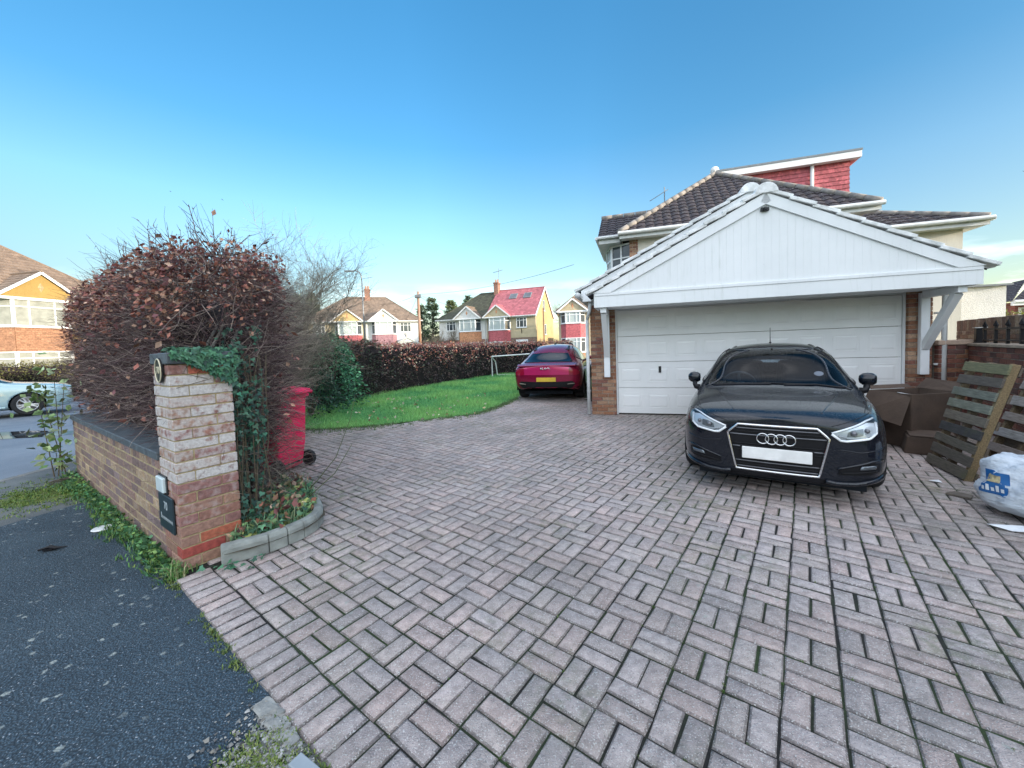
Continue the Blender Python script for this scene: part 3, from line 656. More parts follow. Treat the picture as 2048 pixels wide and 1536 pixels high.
# --- weeds and moss along the foot of the wall
sp = []
for _ in range(1500):
    x = random.uniform(-4.3, .05); y = -abs(random.gauss(0, .06)) - .01 - .10 * max(0, math.sin(x * 3.1)) * random.random(); sp.append(tuple(wl(x, y, -.012)))
tufts('weeds', np.array(sp), M_BLADE, .012, .065, 6, .03, .0035, 1.0, cols=np.array([(.05, .16, .04), (.09, .22, .05), (.16, .24, .05), (.06, .18, .09)]))
n = 620; x = rng.uniform(-4.25, .05, n); y = -np.abs(rng.normal(0, .05, n)) - .02; z = rng.uniform(.0, .06, n)
P = np.stack([-2.36 + .819 * x + .574 * y, 2.66 - .574 * x + .819 * y, z], 1)
v, f, c = leaves_np(P, np.stack([rng.normal(-.3, .7, n), rng.normal(-.5, .7, n), rng.uniform(0, .6, n)], 1), .036, pick([(.05, .17, .06), (.10, .25, .09), (.04, .12, .05), (.16, .28, .07)], n), .3, .75)
tag(np_mesh('weed_leaves', v, f, M_LEAF, cols=c), kind='stuff')
sp = np.array([(-5.35 + rng.normal(0, .42), 4.45 + rng.normal(0, .33), -.016) for _ in range(900)])
tufts('moss', sp, M_BLADE, .006, .03, 9, .04, .003, 1.0, cols=np.array([(.10, .19, .03), (.16, .25, .04), (.06, .14, .03), (.20, .24, .05)]))
sp = np.array([(p[0], p[1], -.01) for p in [O2 + AV * rng.uniform(-4.5, 1.2) - BV * (P2 + abs(rng.normal(0, .02))) for _ in range(700)]])
tufts('edge_moss', sp[np.sin(sp[:, 0] * 7) + rng.normal(0, .7, len(sp)) > -.1], M_BLADE, .004, .022, 8, .02, .0025, 1.0, cols=np.array([(.12, .18, .03), (.18, .22, .05), (.07, .12, .03)]))
# fallen branch debris beside the moss
mb = MB()
for k in range(16):
    p = Vector((-5.55 + random.gauss(0, .22), 4.72 + random.gauss(0, .1), .02)); d = Vector((random.gauss(.5, .3), random.gauss(.25, .25), random.uniform(-.02, .08))) * random.uniform(.2, .6)
    mb.tube([p, p + d * .5 + Vector((0, 0, .02)), p + d], [.009, .007, .003], 5, col=(.10, .09, .07, 0))
tag(mb.build('branches', M_TWIG), 'heap of dead grey branches on the mossy verge by the wall end', 'branches')

# --- raised bed behind the pillar: kerb of grey concrete blocks, soil, ground cover
EDG = thing('bed_edging', 'curved low edging of grey concrete blocks around the planted bed by the pillar', 'edging', (0, 0, 0))
M_CONC = plain('grey_concrete', (.27, .29, .27), .9, var=.3, scale=9, bump=.6, bscale=70)
path = [(-2.12, 2.69), (-1.965, 2.775), (-1.835, 2.91), (-1.735, 3.06), (-1.695, 3.22), (-1.715, 3.38), (-1.81, 3.55), (-1.95, 3.72), (-2.1, 3.9)]
mb = MB(); P = [Vector((x, y, 0)) for x, y in path]; segs = [(0, .0, 1., .2)]
def lerp_path(P, s):
    for i in range(len(P) - 1):
        l = (P[i + 1] - P[i]).length
        if s <= l or i == len(P) - 2: return P[i].lerp(P[i + 1], s / l)
        s -= l
tot = sum((P[i + 1] - P[i]).length for i in range(len(P) - 1)); s = 0
while s < tot - .03:
    l = .30 if s < .01 else .135
    p, q = lerp_path(P, s + .004), lerp_path(P, min(tot, s + l - .004)); h = .14 + random.uniform(-.004, .006)
    d = (q - p).normalized(); nn = Vector((-d.y, d.x, 0))
    mb.prism([p - nn * .0, p + nn * .075, p + nn * .075 + Vector((0, 0, h)), p + nn * .015 + Vector((0, 0, h)), p + Vector((0, 0, h - .03))], q - p)
    s += l
mb.build('blocks', M_CONC, EDG, bevel=.006)
sheet('bed_soil', [(x, y) for x, y in BED], .085, M_EARTH)
n = 520; xy = np.stack([rng.uniform(-2.5, -1.6, n * 5), rng.uniform(2.7, 4.4, n * 5)], 1)
inner = [(-2.26, 3.0), (-2.12, 2.80), (-1.98, 2.86), (-1.86, 3.0), (-1.79, 3.15), (-1.77, 3.32), (-1.9, 3.6), (-2.2, 3.98), (-2.7, 4.3)]
xy = xy[inpoly(xy, inner)][:900]; n = len(xy)
P = np.concatenate([xy, rng.uniform(.09, .21, (n, 1))], 1)
v1 = ivy_np(P, np.stack([rng.normal(0, .5, n), rng.normal(-.4, .5, n), np.ones(n)], 1), .055, pick([(.05, .15, .08), (.09, .22, .11), (.15, .26, .10), (.04, .10, .07), (.30, .33, .10)], n))
k2 = 260; P2_ = P[rng.integers(0, n, k2)] + rng.normal(0, .03, (k2, 3)) + np.array([0, 0, .02]); v2 = leaves_np(P2_, rng.normal(0, 1, (k2, 3)), .06, pick(COPPER + [(.45, .36, .22)], k2), .5)
v, f, c = join_np([v1, v2]); tag(np_mesh('bed_plants', v, f, M_LEAF, cols=c), kind='stuff')
spk = P[rng.integers(0, n, 160)].copy(); spk[:, 2] = .09; tufts('bed_grass', spk, M_BLADE, .05, .22, 7, .03, .003, .8, cols=np.array([(.08, .22, .10), (.15, .30, .14), (.25, .30, .15)]))
n = 60; P = np.stack([-2.35 + rng.uniform(.05, .6, n) * .8, 2.62 + rng.uniform(.0, .25, n), rng.uniform(.0, .05, n)], 1); kq = inpoly(P[:, :2], [(-2.34, 2.6), (-2.0, 2.55), (-1.6, 2.9), (-1.7, 2.95), (-1.95, 2.74), (-2.14, 2.66)]); P = P[kq]
v, f, c = ivy_np(P, np.stack([rng.normal(0, .4, len(P)), rng.normal(-.4, .4, len(P)), np.ones(len(P))], 1), .045, pick(IVY, len(P))); tag(np_mesh('edge_weeds', v, f, M_LEAF, cols=c), kind='stuff')
# two long bare bramble shoots arching over the paving
for q, lab in (([(-2.1, 3.75, .1), (-1.95, 3.75, .25), (-1.80, 3.85, .45), (-1.72, 4.05, .8), (-1.72, 4.2, 1.02)], 'long thin green bramble shoot arching past the red bin wheel'), ([(-2.0, 3.5, .1), (-1.83, 3.5, .25), (-1.68, 3.55, .38), (-1.55, 3.65, .62)], 'short dark bramble shoot leaning over the paving')):
    mb = MB(); mb.tube(q, [.006, .005, .004, .003, .002][:len(q)], 5, col=(.10, .12, .06, 0)); tag(mb.build('bramble_shoot', M_TWIG, smooth=True), lab, 'bramble')

# --- lawn
LP = LAWN_EDGE + [(-.9, 21.6), (-2.8, 17.8), (-5.0, 12.6), (-6.0, 9)]
t = NT('turf', .95); c = t.ramp(t.noise(.9, 6), [(.3, (.08, .24, .06)), (.55, (.12, .33, .08)), (.8, (.18, .36, .11))]); t.col(t.mix(.6, c, t.ramp(t.noise(30, 4), [(.3, .5), (.7, 1.4)]), 'MULTIPLY')); t.bump(t.noise(35, 5), 1., .03); M_TURF = t.m
sheet('lawn', LP, .004, M_TURF)
n = 90000; xy = np.stack([rng.uniform(-6, 1.3, n * 2), rng.uniform(7.4, 22.2, n * 2)], 1); xy = xy[inpoly(xy, LP)]
dn = 9.0 / xy[:, 1]; xy = xy[rng.random(len(xy)) < np.clip(dn ** 1.3, .25, 1)]; n = len(xy)
nzv = np.sin(xy[:, 0] * 2.1 + np.sin(xy[:, 1] * 1.3)) * np.sin(xy[:, 1] * 1.7 + xy[:, 0] * .5) + rng.normal(0, .35, n)
gc = np.where(nzv[:, None] > .35, np.array([(.25, .50, .15)]), np.where(nzv[:, None] < -.25, np.array([(.075, .30, .11)]), np.array([(.17, .43, .13)]))) * rng.normal(1, .22, (n, 1)).clip(.5, 1.6)
hh = (.035 + .02 * np.clip(nzv, -1, 1)) * rng.uniform(.6, 1.5, n) * np.clip(xy[:, 1] / 9, 1, 1.5)
az = rng.uniform(0, 2 * np.pi, n); w = (.0035 * np.clip(xy[:, 1] / 8, 1, 2.4)) * rng.uniform(.7, 1.4, n)
b0 = np.concatenate([xy, np.full((n, 1), .002)], 1); s_ = np.stack([np.cos(az), np.sin(az), 0 * az], 1) * w[:, None]; ld = np.stack([np.cos(az * 3), np.sin(az * 3), 0 * az], 1) * (hh * rng.uniform(.2, .9, n))[:, None]
V = np.stack([b0 - s_, b0 + s_, b0 + s_ * .3 + ld + np.array([0, 0, 1.]) * hh[:, None], b0 - s_ * .3 + ld + np.array([0, 0, 1.]) * hh[:, None]], 1).reshape(-1, 3)
tag(np_mesh('grass', V, np.arange(n * 4).reshape(-1, 4), M_BLADE, cols=np.concatenate([gc, np.zeros((n, 1))], 1)), kind='stuff')
# tufts straggling over the paving edge, and a few dead leaves
sp = []
for i in range(len(LAWN_EDGE) - 4):
    for _ in range(130):
        u = random.random(); p = np.array(LAWN_EDGE[i]) * (1 - u) + np.array(LAWN_EDGE[i + 1]) * u; sp.append((p[0] + random.gauss(0, .06), p[1] - abs(random.gauss(0, .22)) + .05, 0.))
tufts('edge_grass', np.array(sp), M_BLADE, .01, .05, 8, .05, .004, 1.0, cols=np.array([(.06, .15, .03), (.12, .20, .05), (.10, .13, .06)]))
P = np.array([(random.uniform(-4, -.6), random.uniform(7.9, 12), .05) for _ in range(130)]); v, f, c = leaves_np(P, np.array([(random.gauss(0, 1), random.gauss(0, 1), .1) for _ in P]), .075, pick([(.55, .5, .4), (.4, .28, .16)], len(P)), .3); tag(np_mesh('fallen_leaves', v, f, M_DRYLEAF, cols=c), kind='stuff')

# --- side hedge round the lawn (copper top, dark below) as hedge things
def hedge(label, path, width, h, leafpal, lowpal, per_m, zsplit=.62, name='beech_hedge', cat='hedge', lsize=.07, group=None, core=M_CORE, twig=True, amp=.10):
    T = thing(name, label, cat, (path[0][0], path[0][1], 0), group=group); o = np.array([path[0][0], path[0][1]])
    P = np.array(path) - o; dv = np.diff(P, axis=0); nrm = np.stack([-dv[:, 1], dv[:, 0]], 1); nrm = nrm / np.linalg.norm(nrm, axis=1, keepdims=True)
    nv = np.concatenate([nrm[:1], (nrm[1:] + nrm[:-1]) / 2, nrm[-1:]]); w = width / 2
    poly = [tuple(p) for p in np.concatenate([P + nv * w, (P - nv * w)[::-1]])]
    mb = MB(); n = 8; ring = []           # core as a lumpy extruded section
    sec = [(-w * .7, -.1), (-w * .72, h * .35), (-w * .75, h * .8), (-w * .45, h * .93), (w * .45, h * .93), (w * .75, h * .8), (w * .72, h * .35), (w * .7, -.1)]
    st = []
    for i in range(len(P) - 1):
        k = max(2, int(np.linalg.norm(dv[i]) / .35))
        for j in range(k): st.append((P[i] + dv[i] * j / k, nrm[i] if j else nv[i]))
    st.append((P[-1], nv[-1])); V = []
    for p, nn in st: V += [(p[0] + nn[0] * (a + random.gauss(0, .03)), p[1] + nn[1] * (a + random.gauss(0, .03)), z + random.gauss(0, .03) * (z > 0)) for a, z in sec]
    m = len(sec); F = [(i * m + k, i * m + k + 1, (i + 1) * m + k + 1, (i + 1) * m + k) for i in range(len(st) - 1) for k in range(m - 1)]; F += [tuple(range(m)), tuple(len(V) - 1 - k for k in range(m))]
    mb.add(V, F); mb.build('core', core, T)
    ln = np.linalg.norm(dv, axis=1); L = ln.sum(); N = int(per_m * L); sgi = rng.choice(len(dv), N, p=ln / L); u = rng.random(N)[:, None]
    base = P[sgi] + dv[sgi] * u; face = rng.random(N); z = np.where(face < .75, h * rng.random(N) ** .8, h + rng.normal(-.02, amp * .6, N))
    so = np.where(face < .75, np.where(rng.random(N) < .68, -1, 1) * w * (1 + rng.normal(0, amp * .9, N)), rng.uniform(-w, w, N))
    so = so * (1 - .25 * np.clip((z / h - .85) / .15, 0, 1) ** 2)
    X = np.concatenate([base + nrm[sgi] * so[:, None], z[:, None]], 1)
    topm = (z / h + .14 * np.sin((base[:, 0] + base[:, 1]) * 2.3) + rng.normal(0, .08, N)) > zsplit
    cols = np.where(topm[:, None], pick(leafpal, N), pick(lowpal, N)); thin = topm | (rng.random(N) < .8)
    X, cols, sgi2, so2 = X[thin], cols[thin], sgi[thin], so[thin]
    v, f, c = leaves_np(X, nrm[sgi2] * np.sign(so2)[:, None] * .5 + np.stack([0 * so2, 0 * so2, -.3 + 0 * so2], 1) if False else np.concatenate([nrm[sgi2] * np.sign(so2)[:, None] * .5, np.full((len(X), 1), -.2)], 1), lsize, cols, .4, .7)
    np_mesh('leaves', v, f, M_LEAF , T, cols=c)
    if twig:
        k = int(N * .45); q = rng.integers(0, len(X), k); P0 = X[q] + rng.normal(0, .04, (k, 3)); P0[:, 2] = P0[:, 2].clip(.02)
        v, f, c, _ = twigs_np(P0, np.concatenate([nrm[sgi2[q]] * np.sign(so2[q])[:, None], np.full((k, 1), .2)], 1) + rng.normal(0, .7, (k, 3)), rng.uniform(.12, .4, k), .003, .001, .2, 2, 3, pick(BARK, k)); np_mesh('twigs', v, f, M_TWIG, T, cols=c)
    return T
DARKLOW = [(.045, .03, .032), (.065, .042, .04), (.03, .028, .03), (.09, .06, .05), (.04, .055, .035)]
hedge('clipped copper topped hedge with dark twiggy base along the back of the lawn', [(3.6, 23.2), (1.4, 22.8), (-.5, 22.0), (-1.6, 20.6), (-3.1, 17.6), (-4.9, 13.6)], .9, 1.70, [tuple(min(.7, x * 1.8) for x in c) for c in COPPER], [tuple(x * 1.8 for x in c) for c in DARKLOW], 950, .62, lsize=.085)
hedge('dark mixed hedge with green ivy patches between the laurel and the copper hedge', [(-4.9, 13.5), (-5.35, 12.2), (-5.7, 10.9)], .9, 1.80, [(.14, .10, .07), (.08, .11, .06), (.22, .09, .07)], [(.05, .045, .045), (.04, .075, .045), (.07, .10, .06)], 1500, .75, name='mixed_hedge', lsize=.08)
# evergreen bush at the left end of the lawn
def bush(name, label, cat, loc, rx, ry, h, pal, n, lsize, group=None, cone=.0, stems=6, core_col=M_CORE):
    T = thing(name, label, cat, loc, group=group); N = n
    th = rng.uniform(0, 2 * np.pi, N); zz = rng.random(N) ** .8; rr = (np.sqrt(np.clip(1 - (zz * 1.02 - .25).clip(0) ** 2 * 1.6, .02, 1))) * (1 - cone * zz) * (1 + .16 * np.sin(th * 3 + zz * 5) + .10 * np.sin(th * 7 - zz * 9) + rng.normal(0, .09, N)) * np.where(rng.random(N) < .3, rng.uniform(.5, 1, N), 1)
    P = np.stack([rx * rr * np.cos(th), ry * rr * np.sin(th), h * (zz + rng.normal(0, .02, N)) + .05], 1)
    cl = np.sin(P[:, 0] * 4 + P[:, 2] * 5) * np.sin(P[:, 1] * 4.5 + P[:, 2] * 3); c = pick(pal, N) * np.where(cl > 0, 1.2, .75)[:, None]
    v, f, c = leaves_np(P, np.stack([np.cos(th), np.sin(th), np.full(N, -.1)], 1), lsize, c, .3, .5); np_mesh('leaves', v, f, M_LEAF, T, cols=c)
    mb = MB()
    for _ in range(stems):
        a = random.uniform(0, 6.3); q = random.uniform(.2, .75); mb.tube([(0, 0, -.05), (rx * q * .4 * math.cos(a), ry * q * .4 * math.sin(a), h * .4), (rx * q * math.cos(a), ry * q * math.sin(a), h * .85)], [.035, .02, .006], 5, col=(.08, .07, .05, 0))
    mb.build('stems', M_TWIG, T, smooth=True); return T
bush('laurel_bush', 'glossy dark green evergreen bush left of the lawn behind the bin', 'bush', (-5.0, 10.4, 0), .75, .9, 1.95, [(.05, .20, .10), (.09, .29, .14), (.03, .11, .07), (.13, .34, .18)], 5200, .085)
bush('laurel_bush', 'low dark evergreen bush at the lawn edge nearest the bin', 'bush', (-4.85, 9.2, 0), .6, .75, 1.1, [(.03, .09, .055), (.05, .14, .08), (.02, .06, .045)], 2600, .075)
# ------------------------------------------------------------------ building materials
def render_mat(name, c, k=1.):
    t = NT(name, .9); n1 = t.noise(1.2, 5); c1 = t.ramp(n1, [(.3, tuple(x * .86 for x in c)), (.7, tuple(min(1, x * 1.06) for x in c))])
    c1 = t.mix(t.math('MULTIPLY', t.ramp(t.noise(3, 5, stretch=(6, 6, .5)), [(.5, 0.), (.75, 1.)]), .25), c1, tuple(x * .6 for x in c))
    t.col(t.mix(.35 * k, c1, t.ramp(t.voro(45), [(0., 1.3), (.6, .7)]), 'MULTIPLY')); t.bump(t.voro(45), .6 * k, .02); return t.m
def tile_mat(name, lo, hi, lichen=.0, lc=(.35, .34, .26), rough=.85):
    t = NT(name, rough); a = t.attr(); c = t.mix(1., t.mix(t.noise(1.5, 5), lo, hi), t.ramp(t.noise(14, 5), [(.25, .6), (.75, 1.4)]), 'MULTIPLY')
    c = t.mix(1., c, a, 'MULTIPLY')
    if lichen: c = t.mix(t.math('MULTIPLY', t.ramp(t.noise(19, 5), [(.60, 0.), (.68, 1.)]), lichen), c, lc)
    t.col(c); t.bump(t.noise(60, 4), .3, .01); return t.m
t = NT('small_brick', .9)   # far brick faces: one mesh, brick pattern in the material (object space, x+y along the wall)
sp3 = t.n('ShaderNodeSeparateXYZ', {0: t.obj()}); cb = t.n('ShaderNodeCombineXYZ', {0: t.math('ADD', sp3.outputs[0], sp3.outputs[1]), 1: sp3.outputs[2]})
bk = t.n('ShaderNodeTexBrick', {'Vector': cb.outputs[0], 'Color1': (.33, .14, .09), 'Color2': (.22, .10, .075), 'Mortar': (.36, .30, .24), 'Scale': 1., 'Mortar Size': .008, 'Brick Width': .225, 'Row Height': .075})
t.col(t.mix(1., bk.outputs[0], t.ramp(t.noise(6, 5), [(.3, .75), (.7, 1.25)]), 'MULTIPLY')); M_SBRICK = t.m
def brick_variant(name, c1, c2, mo):
    m = M_SBRICK.copy(); m.name = name
    for n in m.node_tree.nodes:
        if n.type == 'TEX_BRICK': n.inputs['Color1'].default_value = (*c1, 1); n.inputs['Color2'].default_value = (*c2, 1); n.inputs['Mortar'].default_value = (*mo, 1)
    return m
M_ORBRICK = brick_variant('orange_brick', (.48, .20, .10), (.38, .15, .08), (.42, .32, .22))
M_BRNBRICK = brick_variant('brown_brick', (.24, .15, .11), (.16, .10, .08), (.28, .24, .2))
M_GRYBRICK = brick_variant('mixed_old_brick', (.25, .17, .13), (.15, .11, .095), (.34, .30, .25))
M_UPVC = plain('white_upvc', (.80, .82, .83), .3, var=.05)
M_PAINT = plain('white_paint', (.82, .85, .86), .42, var=.07, scale=3, bump=.08, bscale=200)
t = NT('weathered_gloss_paint', .42); g_ = t.ramp(t.noise(1.3, 5), [(.3, (.78, .81, .82)), (.7, (.85, .875, .885))])
st_ = t.math('MULTIPLY', t.ramp(t.noise(5, 6, stretch=(3.5, 3.5, .35)), [(.54, 0.), (.74, .42)]), t.ramp(t.noise(.8, 4), [(.40, .15), (.65, 1.)])); g_ = t.mix(st_, g_, (.42, .46, .40))
g_ = t.mix(t.ramp(t.noise(60, 3), [(.70, 0.), (.76, .5)]), g_, (.38, .38, .34)); t.col(g_); t.rough(t.ramp(t.noise(4, 4), [(.3, .34), (.7, .55)])); t.bump(t.noise(160, 4), .12, .004); M_PAINT = t.m
M_OLDPAINT = plain('weathered_white_paint', (.60, .63, .60), .6, var=.22, scale=9, bump=.3)
M_GUT = plain('white_gutter', (.66, .68, .67), .4, var=.12, scale=5)
M_CREAM = render_mat('cream_render', (.74, .70, .60), .3)
M_GREYLEAD = plain('grey_roofing', (.20, .22, .24), .5, var=.15)
t = NT('window_glass', .06); t.col(t.ramp(t.noise(1.1, 3), [(.3, (.03, .04, .05)), (.7, (.09, .11, .13))])); t.b.inputs['Specular IOR Level'].default_value = .8; M_GLASS = t.m
t = NT('net_curtain_glass', .10); w_ = t.n('ShaderNodeTexWave', {'Vector': t.obj(), 'Scale': 5., 'Distortion': 4., 'Detail': 3.}, wave_type='BANDS', bands_direction='X').outputs[1]
t.col(t.ramp(w_, [(.2, (.30, .36, .37)), (.8, (.52, .58, .57))])); t.b.inputs['Specular IOR Level'].default_value = .7; M_NET = t.m
M_REDTILE = tile_mat('red_hung_tile', (.40, .10, .115), (.52, .145, .165))
M_PURTILE = tile_mat('mauve_hung_tile', (.30, .16, .19), (.36, .21, .23))
M_ORTILE = tile_mat('orange_hung_tile', (.52, .24, .13), (.60, .31, .17))
M_BRTILE = tile_mat('brown_roof_tile', (.17, .125, .095), (.235, .175, .13), .35)
M_DKTILE = tile_mat('dark_mossy_roof_tile', (.055, .05, .042), (.07, .08, .045), .2, (.12, .14, .05))
M_RDROOF = tile_mat('red_roof_tile', (.36, .11, .13), (.46, .155, .175))
M_PINKTILE = tile_mat('pale_brown_roof_tile', (.17, .12, .09), (.21, .155, .115), .3)
M_HOUSETILE = tile_mat('plum_concrete_tile', (.026, .020, .025), (.042, .031, .036), .75, (.34, .34, .30), .7)

def tiled(mb, A, u, w, edge, rise, cw, tw=.3, amp=0., step=.018, sub=1, jit=.12, zoff=0.):
    """roof plane: A eave origin, u unit along the eave, w unit up the slope, edge(v)->(u0,u1); courses of tiles as overlapping sheets"""
    A, u, w = Vector(A), Vector(u), Vector(w); nr = u.cross(w).normalized()
    if nr.z < 0: nr = -nr
    n = max(1, round(rise / cw)); cw = rise / n
    for r in range(n):
        v0, v1 = r * cw, min(rise, (r + 1) * cw + .02)
        a0, a1 = edge(v0 + .001); b0, b1 = edge(v1)
        if a1 - a0 < .02: continue
        k0 = math.floor(a0 / tw); k1 = math.ceil(a1 / tw); shift = (r % 2) * .5 if amp == 0 else 0
        for k in range(k0 - 1, k1 + 1):
            s0, s1 = (k + shift) * tw, (k + 1 + shift) * tw
            for q in range(sub):
                x0, x1 = s0 + (s1 - s0) * q / sub, s0 + (s1 - s0) * (q + 1) / sub
                lo0, lo1 = max(x0, a0), min(x1, a1)
                if lo1 - lo0 < .001: continue
                t0, t1 = max(min(x0, b1), b0), max(min(x1, b1), b0)
                f = lambda x: amp * (abs(math.sin(math.pi * ((x / tw) % 1))) ** .6 if amp else 0)
                h = lambda x, e: nr * (f(x) + e + zoff)
                q0 = q1 = 0
                if q == 0: cm = max(.4, random.gauss(1, jit))
                P = [A + u * lo0 + w * v0 + h(x0, step), A + u * lo1 + w * v0 + h(x1, step), A + u * t1 + w * v1 + h(x1, 0), A + u * t0 + w * v1 + h(x0, 0)]
                Q = [A + u * lo0 + w * v0 + h(x0, -.005), A + u * lo1 + w * v0 + h(x1, -.005)]
                mb.add(P, [(0, 1, 2, 3)], 0, (cm, cm, cm, 1)); mb.add([Q[0], Q[1], P[1], P[0]], [(0, 1, 2, 3)], 0, (cm * .9, cm * .9, cm * .9, 1))
def hung(mb, p, q, z0, z1, nrm, ch=.11, tw=.165, jit=.1):
    """tile hanging on a vertical face from p to q (2D), outwards nrm"""
    p, q = Vector((*p, 0)), Vector((*q, 0)); u = (q - p); L = u.length; u.normalize(); n = max(1, round((z1 - z0) / ch)); ch = (z1 - z0) / n; nn = Vector((*nrm, 0))
    for r in range(n):
        x = -(r % 2) * tw / 2
        while x < L:
            a, b = max(0, x), min(L, x + tw)
            if b - a > .01:
                c = max(.5, random.gauss(1, jit)); z = z0 + r * ch
                A = p + u * (a + .002); B = p + u * (b - .002)
                mb.add([A + nn * .03 + Vector((0, 0, z)), B + nn * .03 + Vector((0, 0, z)), B + nn * .008 + Vector((0, 0, z + ch)), A + nn * .008 + Vector((0, 0, z + ch)), A + Vector((0, 0, z)), B + Vector((0, 0, z))],
                       [(0, 1, 2, 3), (4, 5, 1, 0)], 0, (c, c, c, 1))
            x += tw
def win(parent, p, q, z0, z1, nrm, cols=(.5,), trans=None, glass=None, fr=.06, sill=True, name='window'):
    """window between plan points p and q: frame part with its pane as sub-part. cols: mullion positions 0..1, trans: transom height 0..1"""
    glass = glass or M_NET; p, q = Vector((*p, 0)), Vector((*q, 0)); u = (q - p).normalized(); L = (q - p).length; nn = Vector((*nrm, 0)); H = z1 - z0
    M = Matrix(((u.x, nn.x, 0, p.x), (u.y, nn.y, 0, p.y), (0, 0, 1, z0), (0, 0, 0, 1)))
    mb = MB(); d0, d1 = -.05, .035
    mb.box(0, fr, d0, d1, 0, H, M=M); mb.box(L - fr, L, d0, d1, 0, H, M=M); mb.box(fr, L - fr, d0, d1 - .003, 0, fr, M=M); mb.box(fr, L - fr, d0, d1 - .003, H - fr, H, M=M)
    for c in cols: mb.box(c * L - fr * .45, c * L + fr * .45, d0 + .004, d1 - .006, fr, H - fr, M=M)
    if trans: mb.box(fr, L - fr, d0 + .006, d1 - .012, trans * H - fr * .4, trans * H + fr * .4, M=M)
    if sill: mb.box(-.04, L + .04, d0, .09, -.06, -.004, M=M)
    o = mb.build(name, M_UPVC, parent); g = MB(); g.box(fr * .5, L - fr * .5, -.035, -.012, fr * .5, H - fr * .5, M=M); g.build('pane', glass, o); return o

